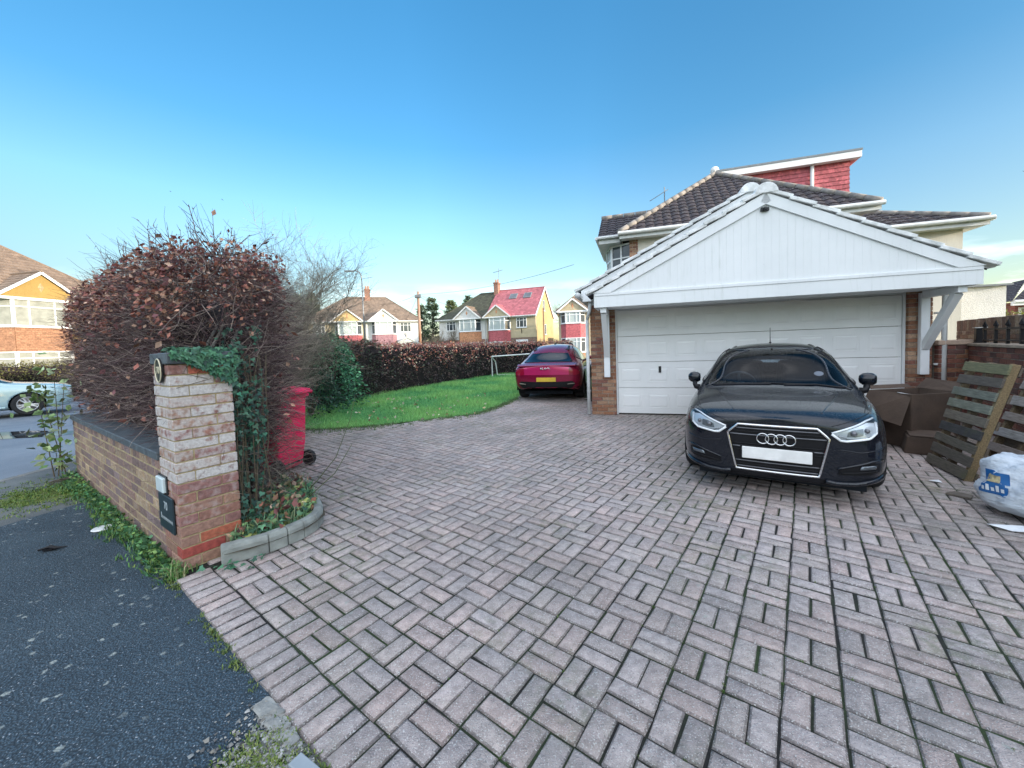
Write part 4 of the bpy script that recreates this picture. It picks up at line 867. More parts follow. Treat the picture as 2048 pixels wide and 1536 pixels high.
def semi(name, label, loc, yaw, sg, W, D, eave, ridge, wall, bayhang, gable, rooft, brick=None, hip=True, bay_x=1.95, bay_w=2.7, ornament=True, small=True, door=None, chimney=False, group=None, side=None, canopy=False, roof_lights=False, lower=None, ch=.32, tw=.28, bayproj=.75, gablewin=False, dormroof=None, ped_trim=None, glass=None):
    """one semi-detached house: local x along the front from the party wall (sg = +1 / -1), y into the house"""
    T = thing(name, label, 'house', loc, yaw, group); X = lambda x: sg * x
    mb = MB(); lowz = 2.55
    if lower: mb.box(min(0, X(W)), max(0, X(W)), .0, D, lowz, eave); mb2 = MB(); mb2.box(min(0, X(W)), max(0, X(W)), .02, D - .02, -.1, lowz); mb2.build('lower_wall', lower, T)
    else: mb.box(min(0, X(W)), max(0, X(W)), .0, D, -.1, eave)
    if not hip:
        x0, x1 = X(W - .25), X(W); mb.prism([(x0, 0, eave), (x0, D, eave), (x0, D / 2, ridge - .1)], (x1 - x0, 0, 0))
    mb.build('wall', wall, T)
    if side: s_ = MB(); s_.box(min(X(W), X(W + .012)), max(X(W), X(W + .012)), .35, D - .02, -.05, eave); s_.prism([(X(W), .35, eave + .004), (X(W), D - .1, eave + .004), (X(W), D / 2, ridge - .25)], (X(.012), 0, 0)) ; s_.build('side_wall', side, T)
    # main roof: front, back and hip
    ov = .35; run = D / 2 + ov; rz = ridge - eave + .12; sl = math.hypot(run, rz); wv = Vector((0, run, rz)).normalized(); hl = (D / 2 if hip else 0); xe = W + (ov if hip else .12)
    mb = MB(); zz = eave - .05
    fr_edge = (lambda v: (0, xe - (hl + ov) * (v / sl))) if hip else (lambda v: (0, xe))
    def ed(f):
        if sg > 0: return f
        return lambda v: (-f(v)[1], -f(v)[0])
    tiled(mb, (0, -ov, zz), (1, 0, 0), wv, ed(fr_edge), sl, ch, tw); tiled(mb, (0, D + ov, zz), (1, 0, 0), (0, -wv.y, wv.z), ed(fr_edge), sl, ch * 2, tw * 2)
    if hip:
        rn = hl + ov; s2 = math.hypot(rn, rz); w2 = Vector((-sg * rn, 0, rz)).normalized()
        tiled(mb, (X(xe), 0, zz), (0, 1, 0), w2, lambda v: (-ov + (D / 2 + ov) * v / s2, D + ov - (D / 2 + ov) * v / s2), s2, ch, tw)
    rf = mb.build('roof', rooft, T)
    # ridge, hip tiles, gutter
    rt = MB(); rx = xe - (hl + ov if hip else 0); rt.tube([(0, D / 2, eave + rz - .05), (X(rx), D / 2, eave + rz - .05)], .09, 8, col=(1, 1, 1, 1))
    if hip: rt.tube([(X(rx), D / 2, eave + rz - .05), (X(xe), -ov, zz)], .07, 6, col=(1, 1, 1, 1)); rt.tube([(X(rx), D / 2, eave + rz - .05), (X(xe), D + ov, zz)], .07, 6, col=(1, 1, 1, 1))
    rt.build('ridge_tiles', rooft, rf)
    g = MB(); g.tube([(0, -ov - .06, zz - .04), (X(xe), -ov - .06, zz - .04)], .06, 6); g.box(min(0, X(W + .1)), max(0, X(W + .1)), -ov, -.004, zz - .16, zz - .03); g.tube([(X(.12), -.07, zz - .1), (X(.12), -.07, 0)], .045, 6); g.build('gutter', M_GUT, T)
    if not hip:
        bg_ = MB(); q = [(X(xe + .02), -ov, zz - .12), (X(xe + .02), D / 2, eave + rz - .14), (X(xe + .02), D + ov, zz - .12)]
        for a, b in ((0, 1), (1, 2)): bg_.beam(q[a], q[b], .04, .24, up=(0, 0, 1))
        bg_.build('bargeboard', M_UPVC, T)
    # two storey bay with hung tiles between the windows and a pediment over it
    bx, bw, pj = X(bay_x), bay_w / 2, bayproj; c = bw - pj * .62
    P = [(bx - bw, 0), (bx - c, -pj), (bx + c, -pj), (bx + bw, 0)]; N_ = []
    for i in range(3):
        d = Vector((P[i + 1][0] - P[i][0], P[i + 1][1] - P[i][1])).normalized(); N_.append((d.y, -d.x))
    wz = [(.75, 2.15), (2.15, 3.55), (3.55, eave - .12)]
    cb_ = MB(); cb_.prism([(x * 1, y, -.1) for x, y in [(bx - bw + .06, 0), (bx - c + .04, -pj + .07), (bx + c - .04, -pj + .07), (bx + bw - .06, 0)]], (0, 0, .83)); cb_.build('bay_base', brick or M_SBRICK, T)
    hb = MB()
    for i in range(3): hung(hb, P[i], P[i + 1], wz[1][0], wz[1][1] + .0, N_[i])
    hb.prism([(P[0][0] + .01, 0, wz[1][0]), (P[1][0] + .01, P[1][1] + .012, wz[1][0]), (P[2][0] - .01, P[2][1] + .012, wz[1][0]), (P[3][0] - .01, 0, wz[1][0])], (0, 0, wz[1][1] - wz[1][0]))
    hb.build('hung_tiles', bayhang, T)
    for (z0, z1) in (wz[0], wz[2]):
        for i in range(3): win(T, P[i], P[i + 1], z0, z1, N_[i], cols=(.27, .73) if i == 1 else (), trans=.72, glass=glass or (M_NET if i == 1 else M_GLASS), fr=.07)
    # pediment: gable face, its little roof, white trim
    gw = bw + .25; gz = eave - .02; gh = gw * .80; pd = MB(); pd.prism([(bx - gw + .1, -pj - .05, gz), (bx + gw - .1, -pj - .05, gz), (bx, -pj - .05, gz + gh - .08)], (0, pj + .3, 0)); pdm = pd.build('pediment', gable, T)
    if ornament:
        om = MB(); oz = gz + gh * .42; om.add([(bx, -pj - .056, oz - .28), (bx + .13, -pj - .056, oz), (bx, -pj - .056, oz + .28), (bx - .13, -pj - .056, oz), (bx, -pj - .085, oz)], [(0, 1, 4), (1, 2, 4), (2, 3, 4), (3, 0, 4)]); om.build('diamond_ornament', M_ORTILE, pdm)
    back = 2.6; rl = MB(); sl2 = math.hypot(gw, gh)
    for s2 in (-1, 1): tiled(rl, (bx + s2 * (gw + .1), -pj - .22, gz - .05), (0, 1, 0), Vector((-s2 * gw, 0, gh)).normalized(), lambda v: (0, back * (1 - .0 * v) + 1.2 * v), sl2 + .1, ch, tw)
    rl.tube([(bx, -pj - .22, gz + gh + .05), (bx, back, gz + gh + .05)], .08, 6, col=(1, 1, 1, 1)); rl.build('bay_roof', dormroof or rooft, T)
    tr = MB()
    for s2 in (-1, 1): tr.beam((bx + s2 * (gw + .1), -pj - .2, gz - .10), (bx, -pj - .2, gz + gh - .02), .05, .14)
    tr.box(bx - gw - .05, bx + gw + .05, -pj - .12, -pj + .02, gz - .15, gz - .01); tr.build('pediment_trim', ped_trim or M_UPVC, T)
    if small:
        o = win(T, (X(W - 1.75) - .65, -.03), (X(W - 1.75) + .65, -.03), 3.75, eave - .25, (0, -1), cols=(.3, .7), trans=.72, glass=M_GLASS, fr=.07)
        br = MB(); br.beam((X(W - 1.75), .0, 3.05), (X(W - 1.75), -.18, 3.62), .08, .06, up=(1, 0, 0)); br.build('sill_bracket', M_BLACK, o)
    if door:
        o = MB(); o.box(X(W - 1.75) - .75, X(W - 1.75) + .75, -.06, -.004, 0, 2.3); o = o.build('door_frame', M_UPVC, T); d = MB(); d.box(X(W - 1.75) - .1, X(W - 1.75) + .62, -.085, -.062, .05, 2.05); d.build('door', door, o)
    if canopy:
        o = MB(); cxm = X(W - 1.6)
        for s2 in (-1, 1): o.beam((cxm + s2 * 1.55, -.55, 2.2), (cxm, -.55, 3.05), .9, .10, up=(0, 0, 1))
        o.prism([(cxm - 1.3, -.9, 2.25), (cxm + 1.3, -.9, 2.25), (cxm, -.9, 2.95)], (0, .9, 0)); o.build('porch_canopy', M_OLDPAINT, T)
    if chimney:
        o = MB(); o.box(-.30, .30, D / 2 - .45 - .2, D / 2 + .45 - .2, ridge - 1.0, ridge + 1.15); o.box(-.36, .36, D / 2 - .72, D / 2 + .32, ridge + .98, ridge + 1.10); o = o.build('chimney', M_SBRICK, T)
        p_ = MB()
        for dx in (-.14, .14): p_.lathe([(.1, 0), (.09, .35), (.11, .4)], 10, Matrix.Translation((dx, D / 2 - .2, ridge + 1.15)))
        p_.build('chimney_pot', M_ORTILE, o)
        a_ = MB(); a_.tube([(.3, D / 2 - .2, ridge + 1.1), (.3, D / 2 - .2, ridge + 3.0)], .03, 5); a_.tube([(-.5, D / 2 - .2, ridge + 2.5), (.9, D / 2 - .2, ridge + 2.75)], .025, 5)
        for k in range(7): a_.tube([(-.4 + k * .18, D / 2 - .45, ridge + 2.52 + k * .03), (-.4 + k * .18, D / 2 + .05, ridge + 2.52 + k * .03)], .015, 4)
        a_.build('aerial', M_GREYLEAD, o)
    if roof_lights:
        for dx in (2.7, 4.6):
            v = sl * .62; c0 = Vector((X(dx), -ov, zz)) + wv * v; u_ = Vector((1, 0, 0)); nn = Vector((0, -wv.z, wv.y)); o = MB()
            o.prism([c0 - u_ * .5 + nn * .02, c0 + u_ * .5 + nn * .02, c0 + u_ * .5 + wv * 1.1 + nn * .02, c0 - u_ * .5 + wv * 1.1 + nn * .02], nn * .1); o = o.build('roof_light', M_GREYLEAD, T)
            g_ = MB(); c1 = c0 + wv * .12; g_.prism([c1 - u_ * .4 + nn * .122, c1 + u_ * .4 + nn * .122, c1 + u_ * .4 + wv * .86 + nn * .122, c1 - u_ * .4 + wv * .86 + nn * .122], nn * .006); g_.build('pane', M_GLASS, o)
    if gablewin:
        for z0, z1, y in ((eave + .7, eave + 2.0, D / 2 - .5), (2.9, 4.2, D / 2)):
            win(T, (X(W + .03), y - .4 * sg), (X(W + .03), y + .4 * sg), z0, z1, (sg, 0), cols=(), glass=M_GLASS)
        o = MB(); o.tube([(X(W + .12), D * .38, 0), (X(W + .12), D * .38, 6.2)], .07, 6); o.build('soil_pipe', plain('brown_pipe', (.12, .05, .03), .5), T)
    return T
M_YEL = render_mat('yellow_pebbledash', (.62, .46, .22)); M_YEL2 = render_mat('buff_pebbledash', (.56, .48, .32)); M_WHT = render_mat('white_pebbledash', (.76, .76, .74)); M_YEL3 = render_mat('strong_yellow_render', (.50, .37, .19)); M_GOLD = render_mat('golden_pebbledash', (.40, .27, .09))
M_HOR = tile_mat('tan_hung_tile', (.30, .15, .09), (.36, .20, .12)); M_TANBRICK = brick_variant('tan_brick', (.30, .13, .07), (.24, .10, .06), (.28, .21, .15)); M_NET2 = plain('curtain_pane', (.30, .31, .28), .12, var=.2, scale=3)
HG = 'semi detached houses across the road'
semi('house', 'semi with yellow pebbledash and a red tiled bay, left half of the brown roofed pair', (-17.7, 47.4, 0), R(14), -1, 6.9, 8.4, 5.2, 8.5, M_YEL2, M_REDTILE, M_YEL, M_BRTILE, group=HG, chimney=True, bay_x=1.9, bay_w=3.0)
semi('house', 'white rendered semi with a mauve tiled bay, right half of the brown roofed pair', (-17.7, 47.4, 0), R(14), 1, 6.5, 8.4, 5.2, 8.5, M_WHT, M_PURTILE, M_WHT, M_BRTILE, group=HG, canopy=True, bay_x=2.2, bay_w=2.9)
semi('house', 'white semi with a dark mossy hipped roof, joined to the red roofed house', (-3.05, 48.2, 0), R(-20), -1, 6.6, 8.4, 5.2, 8.7, M_WHT, M_ORTILE, M_WHT, M_DKTILE, group=HG, brick=M_ORBRICK, bay_x=2.2, bay_w=3.1, dormroof=M_BRTILE, lower=M_SBRICK)
semi('house', 'buff semi with a bright red tiled roof, two roof lights and a yellow gable end', (-3.05, 48.2, 0), R(-20), 1, 6.4, 8.6, 5.2, 8.9, M_YEL2, M_REDTILE, M_YEL2, M_RDROOF, group=HG, hip=False, side=M_YEL3, roof_lights=True, gablewin=True, chimney=True, door=plain('dark_red_door', (.22, .02, .04), .4), lower=M_BRNBRICK, bay_x=1.75, bay_w=2.9)
semi('house', 'semi with a red tiled bay partly hidden behind the garage corner', (9.65, 37.3, 0), R(-10), -1, 5.0, 5.6, 4.75, 7.4, M_YEL2, M_REDTILE, M_YEL2, M_BRTILE, group=HG, bay_x=3.62, bay_w=2.3, small=False, bayproj=.75)
semi('house', 'yellow rendered house with an orange tiled bay behind the parked pale blue car', (-28.0, 21.4, 0), R(78), 1, 6.2, 8.4, 5.2, 8.9, M_GOLD, M_HOR, M_GOLD, M_PINKTILE, group=HG, brick=M_TANBRICK, lower=M_TANBRICK, bay_x=1.35, bay_w=3.2, bayproj=.7, glass=M_NET2, dormroof=M_PINKTILE, chimney=False)
# low outbuilding beside the yellow gable
ob = thing('outbuilding', 'small flat roofed yellow outbuilding beside the yellow gable end', 'outbuilding', (6.6, 50.5, 0), R(-20)); mb = MB(); mb.box(0, 2.2, 0, 3, 0, 2.6); mb.build('wall', M_YEL, ob); mb = MB(); mb.box(-.15, 2.4, -.2, 3.1, 2.6, 2.8); mb.build('roof', M_UPVC, ob)

# ------------------------------------------------------------------ the garage
GX, GYAW = (1.673, 8.167, 0), R(-17.5)
GR = thing('garage', 'white boarded gable garage with a wide panelled door behind the black car', 'garage', GX, GYAW)
PAL_G = [(.27, .125, .07, 0), (.31, .15, .085, 0), (.22, .10, .065, 0), (.34, .185, .11, .1), (.40, .26, .17, .15), (.25, .11, .08, 0), (.36, .22, .14, .1)]
mb = MB(); brick_face(mb, .0, .50, 0, 2.30, 0, .10, PAL_G); brick_face(mb, 5.30, 5.62, 0, 2.30, 0, .10, PAL_G)
nb0 = len(mb.v); sidem = MB(); 
for x0 in (0., 5.62):
    Mx = Matrix.Translation((x0, 0, 0)) @ Matrix.Rotation(R(90 if x0 else -90), 4, 'Z')
    s0 = MB(); (brick_face(s0, .02, 6.0, 0, 2.30, 0, .10, PAL_G) if x0 else brick_face(s0, -6.0, -.02, 0, 2.30, 0, .10, PAL_G))
    s0.v = [tuple(Mx @ Vector(p)) for p in s0.v]; b = len(mb.v); mb.v += s0.v; mb.f += [tuple(b + i for i in f) for f in s0.f]; mb.mi += s0.mi; mb.c += s0.c
mb.build('brickwork', M_BRICK, GR, bevel=.003)
mb = MB(); mb.box(.006, .494, .006, .22, -.1, 2.3); mb.box(5.306, 5.614, .006, .22, -.1, 2.3); mb.box(.006, .2, .222, 5.9, -.1, 2.3); mb.box(5.42, 5.614, .222, 5.9, -.1, 2.3); mb.box(.006, 5.614, 5.902, 6., -.1, 2.3); mb.build('inner_wall', M_MORT2, GR)
mb = MB(); mb.box(.502, .535, .06, .2, 0, 2.2); mb.box(5.265, 5.298, .06, .2, 0, 2.2); mb.box(.536, 5.264, .06, .2, 2.165, 2.298); mb.build('door_frame', M_PAINT, GR, bevel=.004)
DR = MB(); x0, x1 = .54, 5.26; nrow, ncol = 4, 9; z0, z1 = .025, 2.16
t = NT('door_white', .38); t.col(t.ramp(t.noise(2.5, 5), [(.3, (.80, .82, .81)), (.7, (.87, .88, .87))])); t.rough(t.ramp(t.noise(9, 4), [(.3, .3), (.7, .46)])); t.bump(t.noise(220, 3), .06, .004); M_DOOR = t.m
rh = (z1 - z0) / nrow
for r in range(nrow):
    DR.box(x0, x1, .095, .13, z0 + r * rh + .004, z0 + (r + 1) * rh - .004)
pm = DR; pw = (x1 - x0) / ncol
for r in range(nrow):
    for c in range(ncol):   # pressed panels: raised outer rib with a raised field
        a, b, c0, c1 = x0 + c * pw + .055, x0 + (c + 1) * pw - .055, z0 + r * rh + .11, z0 + (r + 1) * rh - .11
        for ins, y in ((0, .0925), ):
            pm.box(a, b, .091, .096, c0, c0 + .016); pm.box(a, b, .091, .096, c1 - .016, c1); pm.box(a, a + .016, .091, .096, c0 + .016, c1 - .016); pm.box(b - .016, b, .091, .096, c0 + .016, c1 - .016)
            pm.add([(a + .03, .0952, c0 + .03), (b - .03, .0952, c0 + .03), (b - .03, .0952, c1 - .03), (a + .03, .0952, c1 - .03), (a + .06, .088, c0 + .06), (b - .06, .088, c0 + .06), (b - .06, .088, c1 - .06), (a + .06, .088, c1 - .06)], [(4, 5, 6, 7), (0, 1, 5, 4), (1, 2, 6, 5), (2, 3, 7, 6), (3, 0, 4, 7)])
dr = DR.build('door', M_DOOR, GR, bevel=.004)
hd = MB(); hd.box(1.335, 1.385, .080, .094, .87, 1.0); hd.lathe([(.018, 0), (.022, .02), (.012, .035)], 12, Matrix.Translation((1.36, .08, .89)) @ Matrix.Rotation(R(90), 4, 'X')); hd.build('handle', M_BLACK, dr, bevel=.003)
# front canopy
FY = -.9; fx0, fx1, fz0, fz1 = .17, 5.67, 2.165, 2.43; apx, apz = 2.95, 3.86
mb = MB(); mb.box(fx0, fx1, FY, FY + .03, fz0, fz1); mb.box(fx0, fx0 + .03, FY + .032, -.05, fz0 + .004, fz1); mb.box(fx1 - .03, fx1, FY + .032, -.05, fz0 + .004, fz1); mb.box(fx0 + .02, fx1 - .02, FY - .012, FY - .001, fz1 - .055, fz1 - .003); mb.build('fascia', M_PAINT, GR, bevel=.003)
mb = MB(); n = 26
for k in range(n):      # soffit boards running along the canopy
    pass
for k in range(7): mb.box(fx0 + .03, fx1 - .03, FY + .032 + k * .121, FY + .032 + (k + 1) * .121 - .004, fz0 + .02, fz0 + .035)
mb.build('soffit', M_PAINT, GR)
sfl = (apz - fz1) / (apx - fx0); sfr = (apz - fz1) / (fx1 - apx)
mb = MB(); bw_ = .110; x = fx0 + .12
def roofz(x): return fz1 + (x - fx0) * sfl if x < apx else fz1 + (fx1 - x) * sfr
while x < fx1 - .12:
    xb = min(x + bw_ - .0008, fx1 - .1)
    za, zb = roofz(x) - .03, roofz(xb) - .03
    if min(za, zb) > fz1 + .005:
        pk = [(x, FY + .012 + random.uniform(0, .0015), fz1 + .001), (xb, FY + .012, fz1 + .001), (xb, FY + .012, zb)] + ([(apx, FY + .012, apz - .03)] if x < apx < xb else []) + [(x, FY + .012, za)]
        mb.prism(pk, (0, .02, 0))
    x += bw_
mb.build('gable_boards', M_PAINT, GR, bevel=.0012)
mb = MB(); mb.prism([(fx0 + .1, FY + .034, fz1 - .02), (fx1 - .1, FY + .034, fz1 - .02), (apx, FY + .034, apz - .06)], (0, .03, 0)); mb.build('gable_backing', M_OLDPAINT, GR)
mb = MB()
for a, b in (((fx0 - .02, fz1 + .0), (apx, apz)), ((fx1 + .02, fz1 + .0), (apx, apz))):
    d = Vector((b[0] - a[0], 0, b[1] - a[1])).normalized(); up = Vector((-d.z, 0, d.x)); up = up if up.z > 0 else -up
    p, q = Vector((a[0], FY - .02, a[1])), Vector((b[0], FY - .02, b[1]))
    mb.prism([p - up * .15 + d * .27, p - up * 0. , q, q - up * .15 / abs(up.z) * 1.0], (0, .028, 0))
mb.build('bargeboard', M_PAINT, GR, bevel=.003)
def verge(mb, a, b, y, w, th):   # overlapping verge tiles up a slope, painted white
    d = Vector((b[0] - a[0], 0, b[1] - a[1])); L = d.length; d.normalize(); up = Vector((-d.z, 0, d.x)); up = up if up.z > 0 else -up; n = round(L / .34)
    for k in range(n):
        p = Vector((a[0], y, a[1])) + d * (L * k / n - .03); q = Vector((a[0], y, a[1])) + d * (L * (k + 1) / n); e = random.uniform(-.006, .008); dy = random.uniform(-.008, .008)
        mb.prism([p + up * (.004 + .030) + Vector((0, dy, 0)), p + up * (.004 + .030 + th) + Vector((0, dy, 0)), q + up * (.004 + th) + Vector((0, dy, 0)), q + up * .004 + Vector((0, dy, 0))], (0, w + e, 0), col=(1, 1, 1, 0))
M_VERGET = plain('painted_verge_tile', (.76, .79, .77), .7, var=.3, scale=7, bump=.6, bscale=50)
mb = MB(); verge(mb, (fx0 - .10, fz1 - .04), (apx, apz), FY - .05, .20, .055); verge(mb, (fx1 + .10, fz1 - .04), (apx, apz), FY - .05, .20, .055); mb.build('verge_tiles', M_VERGET, GR, bevel=.006)
mb = MB(); tw_ = .30
for s_, a, sl_ in ((1, fx0 - .12, sfl), (-1, fx1 + .12, sfr)):
    ww = Vector((s_, 0, sl_)).normalized(); L = (apx - a) / ww.x if s_ > 0 else (a - apx) / -ww.x
    tiled(mb, (a, FY + .14, fz1 - .05), (0, 1, 0), ww, lambda v: (0, 1.0), abs(L), .34, tw_, .035, .02, 4)
mb.build('canopy_roof', M_HOUSETILE, GR)
# rear gable of the main garage roof, higher and wider
RY = -.1; rx0, rx1, rz, rap, rax = -.16, 6.0, 2.60, 4.16, 2.92
mb = MB()
for a in ((rx0, rz), (rx1, rz)):
    p, q = Vector((a[0], RY - .03, a[1])), Vector((rax, RY - .03, rap)); mb.prism([p - Vector((0, 0, .17)), p, q, q - Vector((0, 0, .19))], (0, .028, 0))
mb.box(rx0 + .03, rx0 + .42, RY - .06, RY - .031, rz - .23, rz - .02); mb.box(rx1 - .35, rx1 - .03, RY - .06, RY - .031, rz - .23, rz - .02)
mb.box(rx0 + .03, rx0 + .05, RY - .03, 5.9, rz - .21, rz - .03); mb.box(rx1 - .05, rx1 - .03, RY - .03, 5.9, rz - .21, rz - .03)
mb.build('rear_bargeboard', M_PAINT, GR, bevel=.003)
mb = MB(); mb.prism([(rx0 + .2, RY, rz - .04), (rx1 - .2, RY, rz - .04), (rax, RY, rap - .1)], (0, .08, 0)); mb.box(.02, 5.6, -.02, .1, 2.302, rz); mb.build('rear_gable', M_PAINT, GR)
mb = MB(); verge(mb, (rx0 - .08, rz - .04), (rax, rap), RY - .07, .2, .055); verge(mb, (rx1 + .08, rz - .04), (rax, rap), RY - .07, .2, .055); mb.build('rear_verge_tiles', M_VERGET, GR, bevel=.006)
mb = MB()
for s_, a in ((1, rx0 - .1), (-1, rx1 + .1)):
    sl_ = (rap - rz) / (rax - rx0) if s_ > 0 else (rap - rz) / (rx1 - rax); ww = Vector((s_, 0, sl_)).normalized(); L = abs(rax - a) / abs(ww.x)
    tiled(mb, (a, RY + .12, rz - .05), (0, 1, 0), ww, lambda v: (0, 6.0), L, .34, tw_, .035, .02, 4)
mb.build('roof', M_HOUSETILE, GR)
mb = MB()       # half round ridge tiles with plugged ends
for (x, y0, y1, z) in ((apx, FY - .06, RY - .1, apz + .0), (rax, RY - .08, 5.9, rap + .0)):
    y = y0
    while y < y1 - .1:
        e = min(y + .45, y1); prof = [(math.cos(math.pi * k / 10), math.sin(math.pi * k / 10)) for k in range(11)]; r = .165 + random.uniform(0, .004)
        mb.prism([(x + c * r, y, z - .02 + s * r) for c, s in prof], (0, e - y - .008, 0), col=(1, 1, 1, 0)); y = e
mb.build('ridge_tiles', M_VERGET, GR, bevel=.008)
# gutters and downpipes
mb = MB(); mb.tube([(rx0 - .06, RY - .15, rz - .10), (rx0 - .06, 5.9, rz - .10)], .06, 10); mb.tube([(.02, -.06, 2.45), (.0, -.07, 2.2), (-.06, -.06, 2.0)], .034, 8); mb.tube([(-.06, -.06, 2.0), (-.06, -.06, .02)], .034, 10)
for z in (.5, 1.3, 1.9): mb.box(-.10, -.02, -.03, 0, z, z + .03)
mb.build('gutter', M_GUT, GR, smooth=True)
mb = MB(); mb.tube([(rx1 + .06, RY - .35, rz - .10), (rx1 + .06, 5.9, rz - .10)], .06, 10); mb.tube([(rx1 + .06, -.2, rz - .13), (5.95, -.1, 2.3), (5.74, -.06, 2.12), (5.74, -.06, .02)], .036, 10)
for z in (.4, .95, 1.8): mb.box(5.63, 5.76, -.05, .0, z, z + .03)
mb.build('gutter', M_GUT, GR, smooth=True)
# brackets: post on the pier, brace out to the canopy
for x in (.33, 5.48):
    mb = MB(); mb.box(x - .06, x + .06, -.09, -.008, .80, 2.16); mb.box(x - .055, x + .055, FY + .06, -.092, 2.07, 2.18)
    mb.beam((x, -.07, 1.25), (x, FY + .16, 2.08), .10, .10, up=(1, 0, 0)); mb.build('bracket', M_PAINT, GR, bevel=.004)
# small sensor at the gable peak and a tap on the pipe side
mb = MB(); mb.box(apx - .075, apx + .045, FY - .03, FY + .01, apz - .30, apz - .24); mb.lathe([(.03, 0), (.035, .03), (.02, .05)], 12, Matrix.Translation((apx - .015, FY - .03, apz - .27)) @ Matrix.Rotation(R(90), 4, 'X')); mb.build('sensor_lamp', M_BLACK, GR, bevel=.006)

# ------------------------------------------------------------------ the house behind the garage
HX, HY = (4.02, 14.13, 0), R(-18)
HS = thing('house', 'cream house with a plum tiled hip roof and red tiled dormer behind the garage', 'house', HX, HY)
EV, AP, ax_, ay_ = 5.42, 8.35, 3.75, 3.75       # eave height, ridge height, hip apex
mb = MB(); mb.box(.35, 7.2, .35, 10, -.1, EV - .1); mb.build('wall', M_CREAM, HS)
mb = MB(); brick_face(mb, .33, .62, 2.6, EV - .12, .345, .1, PAL_G); mb.build('corner_brickwork', M_BRICK, HS)
mb = MB(); W_ = 7.55
s1 = math.hypot(ay_, AP - EV); wf = Vector((0, ay_, AP - EV)).normalized()
tiled(mb, (0, 0, EV), (1, 0, 0), wf, lambda v: (ax_ * v / s1, W_ - (W_ - ax_) * v / s1), s1, .315, .30, .04, .025, 5, .13)
s2 = math.hypot(ax_, AP - EV); wl_ = Vector((ax_, 0, AP - EV)).normalized()
tiled(mb, (0, 0, EV), (0, 1, 0), wl_, lambda v: (ay_ * v / s2, 10), s2, .315, .30, .04, .025, 5, .13)
wr = Vector((-(W_ - ax_), 0, AP - EV)).normalized(); s3 = math.hypot(W_ - ax_, AP - EV)
tiled(mb, (W_, 0, EV), (0, 1, 0), wr, lambda v: (ay_ * v / s3, 10), s3, .315, .30, .04, .025, 5, .13)
rf = mb.build('roof', M_HOUSETILE, HS)
def ridge_run(mb, p, q, r=.10, step=.42):
    p, q = Vector(p), Vector(q); n = max(1, round((q - p).length / step))
    for k in range(n): mb.tube([p.lerp(q, k / n), p.lerp(q, (k + .97) / n)], [r * 1.02, r], 10, col=(1, 1, 1, 0))
M_RIDGE = plain('grey_ridge_tile', (.24, .22, .20), .8, var=.35, scale=6, bump=.4)
mb = MB(); ridge_run(mb, (0, 0, EV + .06), (ax_, ay_, AP + .06)); ridge_run(mb, (W_, 0, EV + .06), (ax_, ay_, AP + .06)); ridge_run(mb, (ax_, ay_, AP + .06), (ax_, 10, AP + .06), .12); mb.build('ridge_tiles', M_RIDGE, rf, smooth=True)
mb = MB()
for x in (0, W_): mb.tube([(x, -.12, EV - .0), (x, 10, EV - .0)], .06, 8)
mb.tube([(-.05, -.1, EV - .02), (W_ + .05, -.1, EV - .02)], .07, 10); mb.box(0, W_, -.03, -.005, EV - .20, EV - .0); mb.box(.03, W_ - .03, -.003, .345, EV - .2, EV - .18); mb.build('gutter', M_GUT, HS, smooth=False)
# projecting bay on the left (front) side with its own roof
mb = MB(); bz = EV
Pb = [(.40, .55), (-.35, .90), (-.55, 1.7), (-.55, 3.0), (-.35, 3.7), (.40, 4.1)]
mb.prism([(x, y, 0) for x, y in Pb], (0, 0, EV - 1.55)); mb.build('bay_wall', M_CREAM, HS)
for i in range(5):
    d = Vector((Pb[i + 1][0] - Pb[i][0], Pb[i + 1][1] - Pb[i][1])).normalized(); win(HS, Pb[i], Pb[i + 1], EV - 1.5, EV - .22, (-d.y, d.x), cols=(.5,), trans=.6, glass=M_GLASS, fr=.06)
mb = MB(); rb0, rb1 = -.80, 1.7; yb0, ybr, yb1 = .35, 2.35, 4.4; zb = EV + .02; zr = EV + 1.28
wq = Vector((0, ybr - yb0, zr - zb)).normalized(); Lq = math.hypot(ybr - yb0, zr - zb)
tiled(mb, (rb0, yb0, zb), (1, 0, 0), wq, lambda v: (0 + .0 * v, 1.7 + .5 * v), Lq, .315, .30, .04, .025, 5, .13); tiled(mb, (rb0, yb1, zb), (1, 0, 0), Vector((0, -(yb1 - ybr), zr - zb)).normalized(), lambda v: (0, 1.7 + .5 * v), Lq, .315, .3, .04, .025, 5)
mb.add([(rb0, yb0, zb), (rb0, yb1, zb), (rb0, ybr, zr)], [(0, 1, 2)], 0, (1, 1, 1, 1)); mb.build('bay_roof', M_HOUSETILE, HS)
mb = MB(); ridge_run(mb, (rb0, ybr, zr + .04), (1.9, ybr, zr + .04)); mb.build('bay_ridge_tiles', M_RIDGE, HS, smooth=True)
mb = MB(); mb.box(rb0 + .03, .0, yb0 + .05, yb1 - .05, EV - .21, EV - .03); mb.tube([(rb0, yb0 - .04, EV), (0, yb0 - .04, EV)], .06, 8); mb.tube([(rb0 - .05, yb0, EV), (rb0 - .05, yb1, EV)], .06, 8); mb.build('bay_soffit', M_GUT, HS)
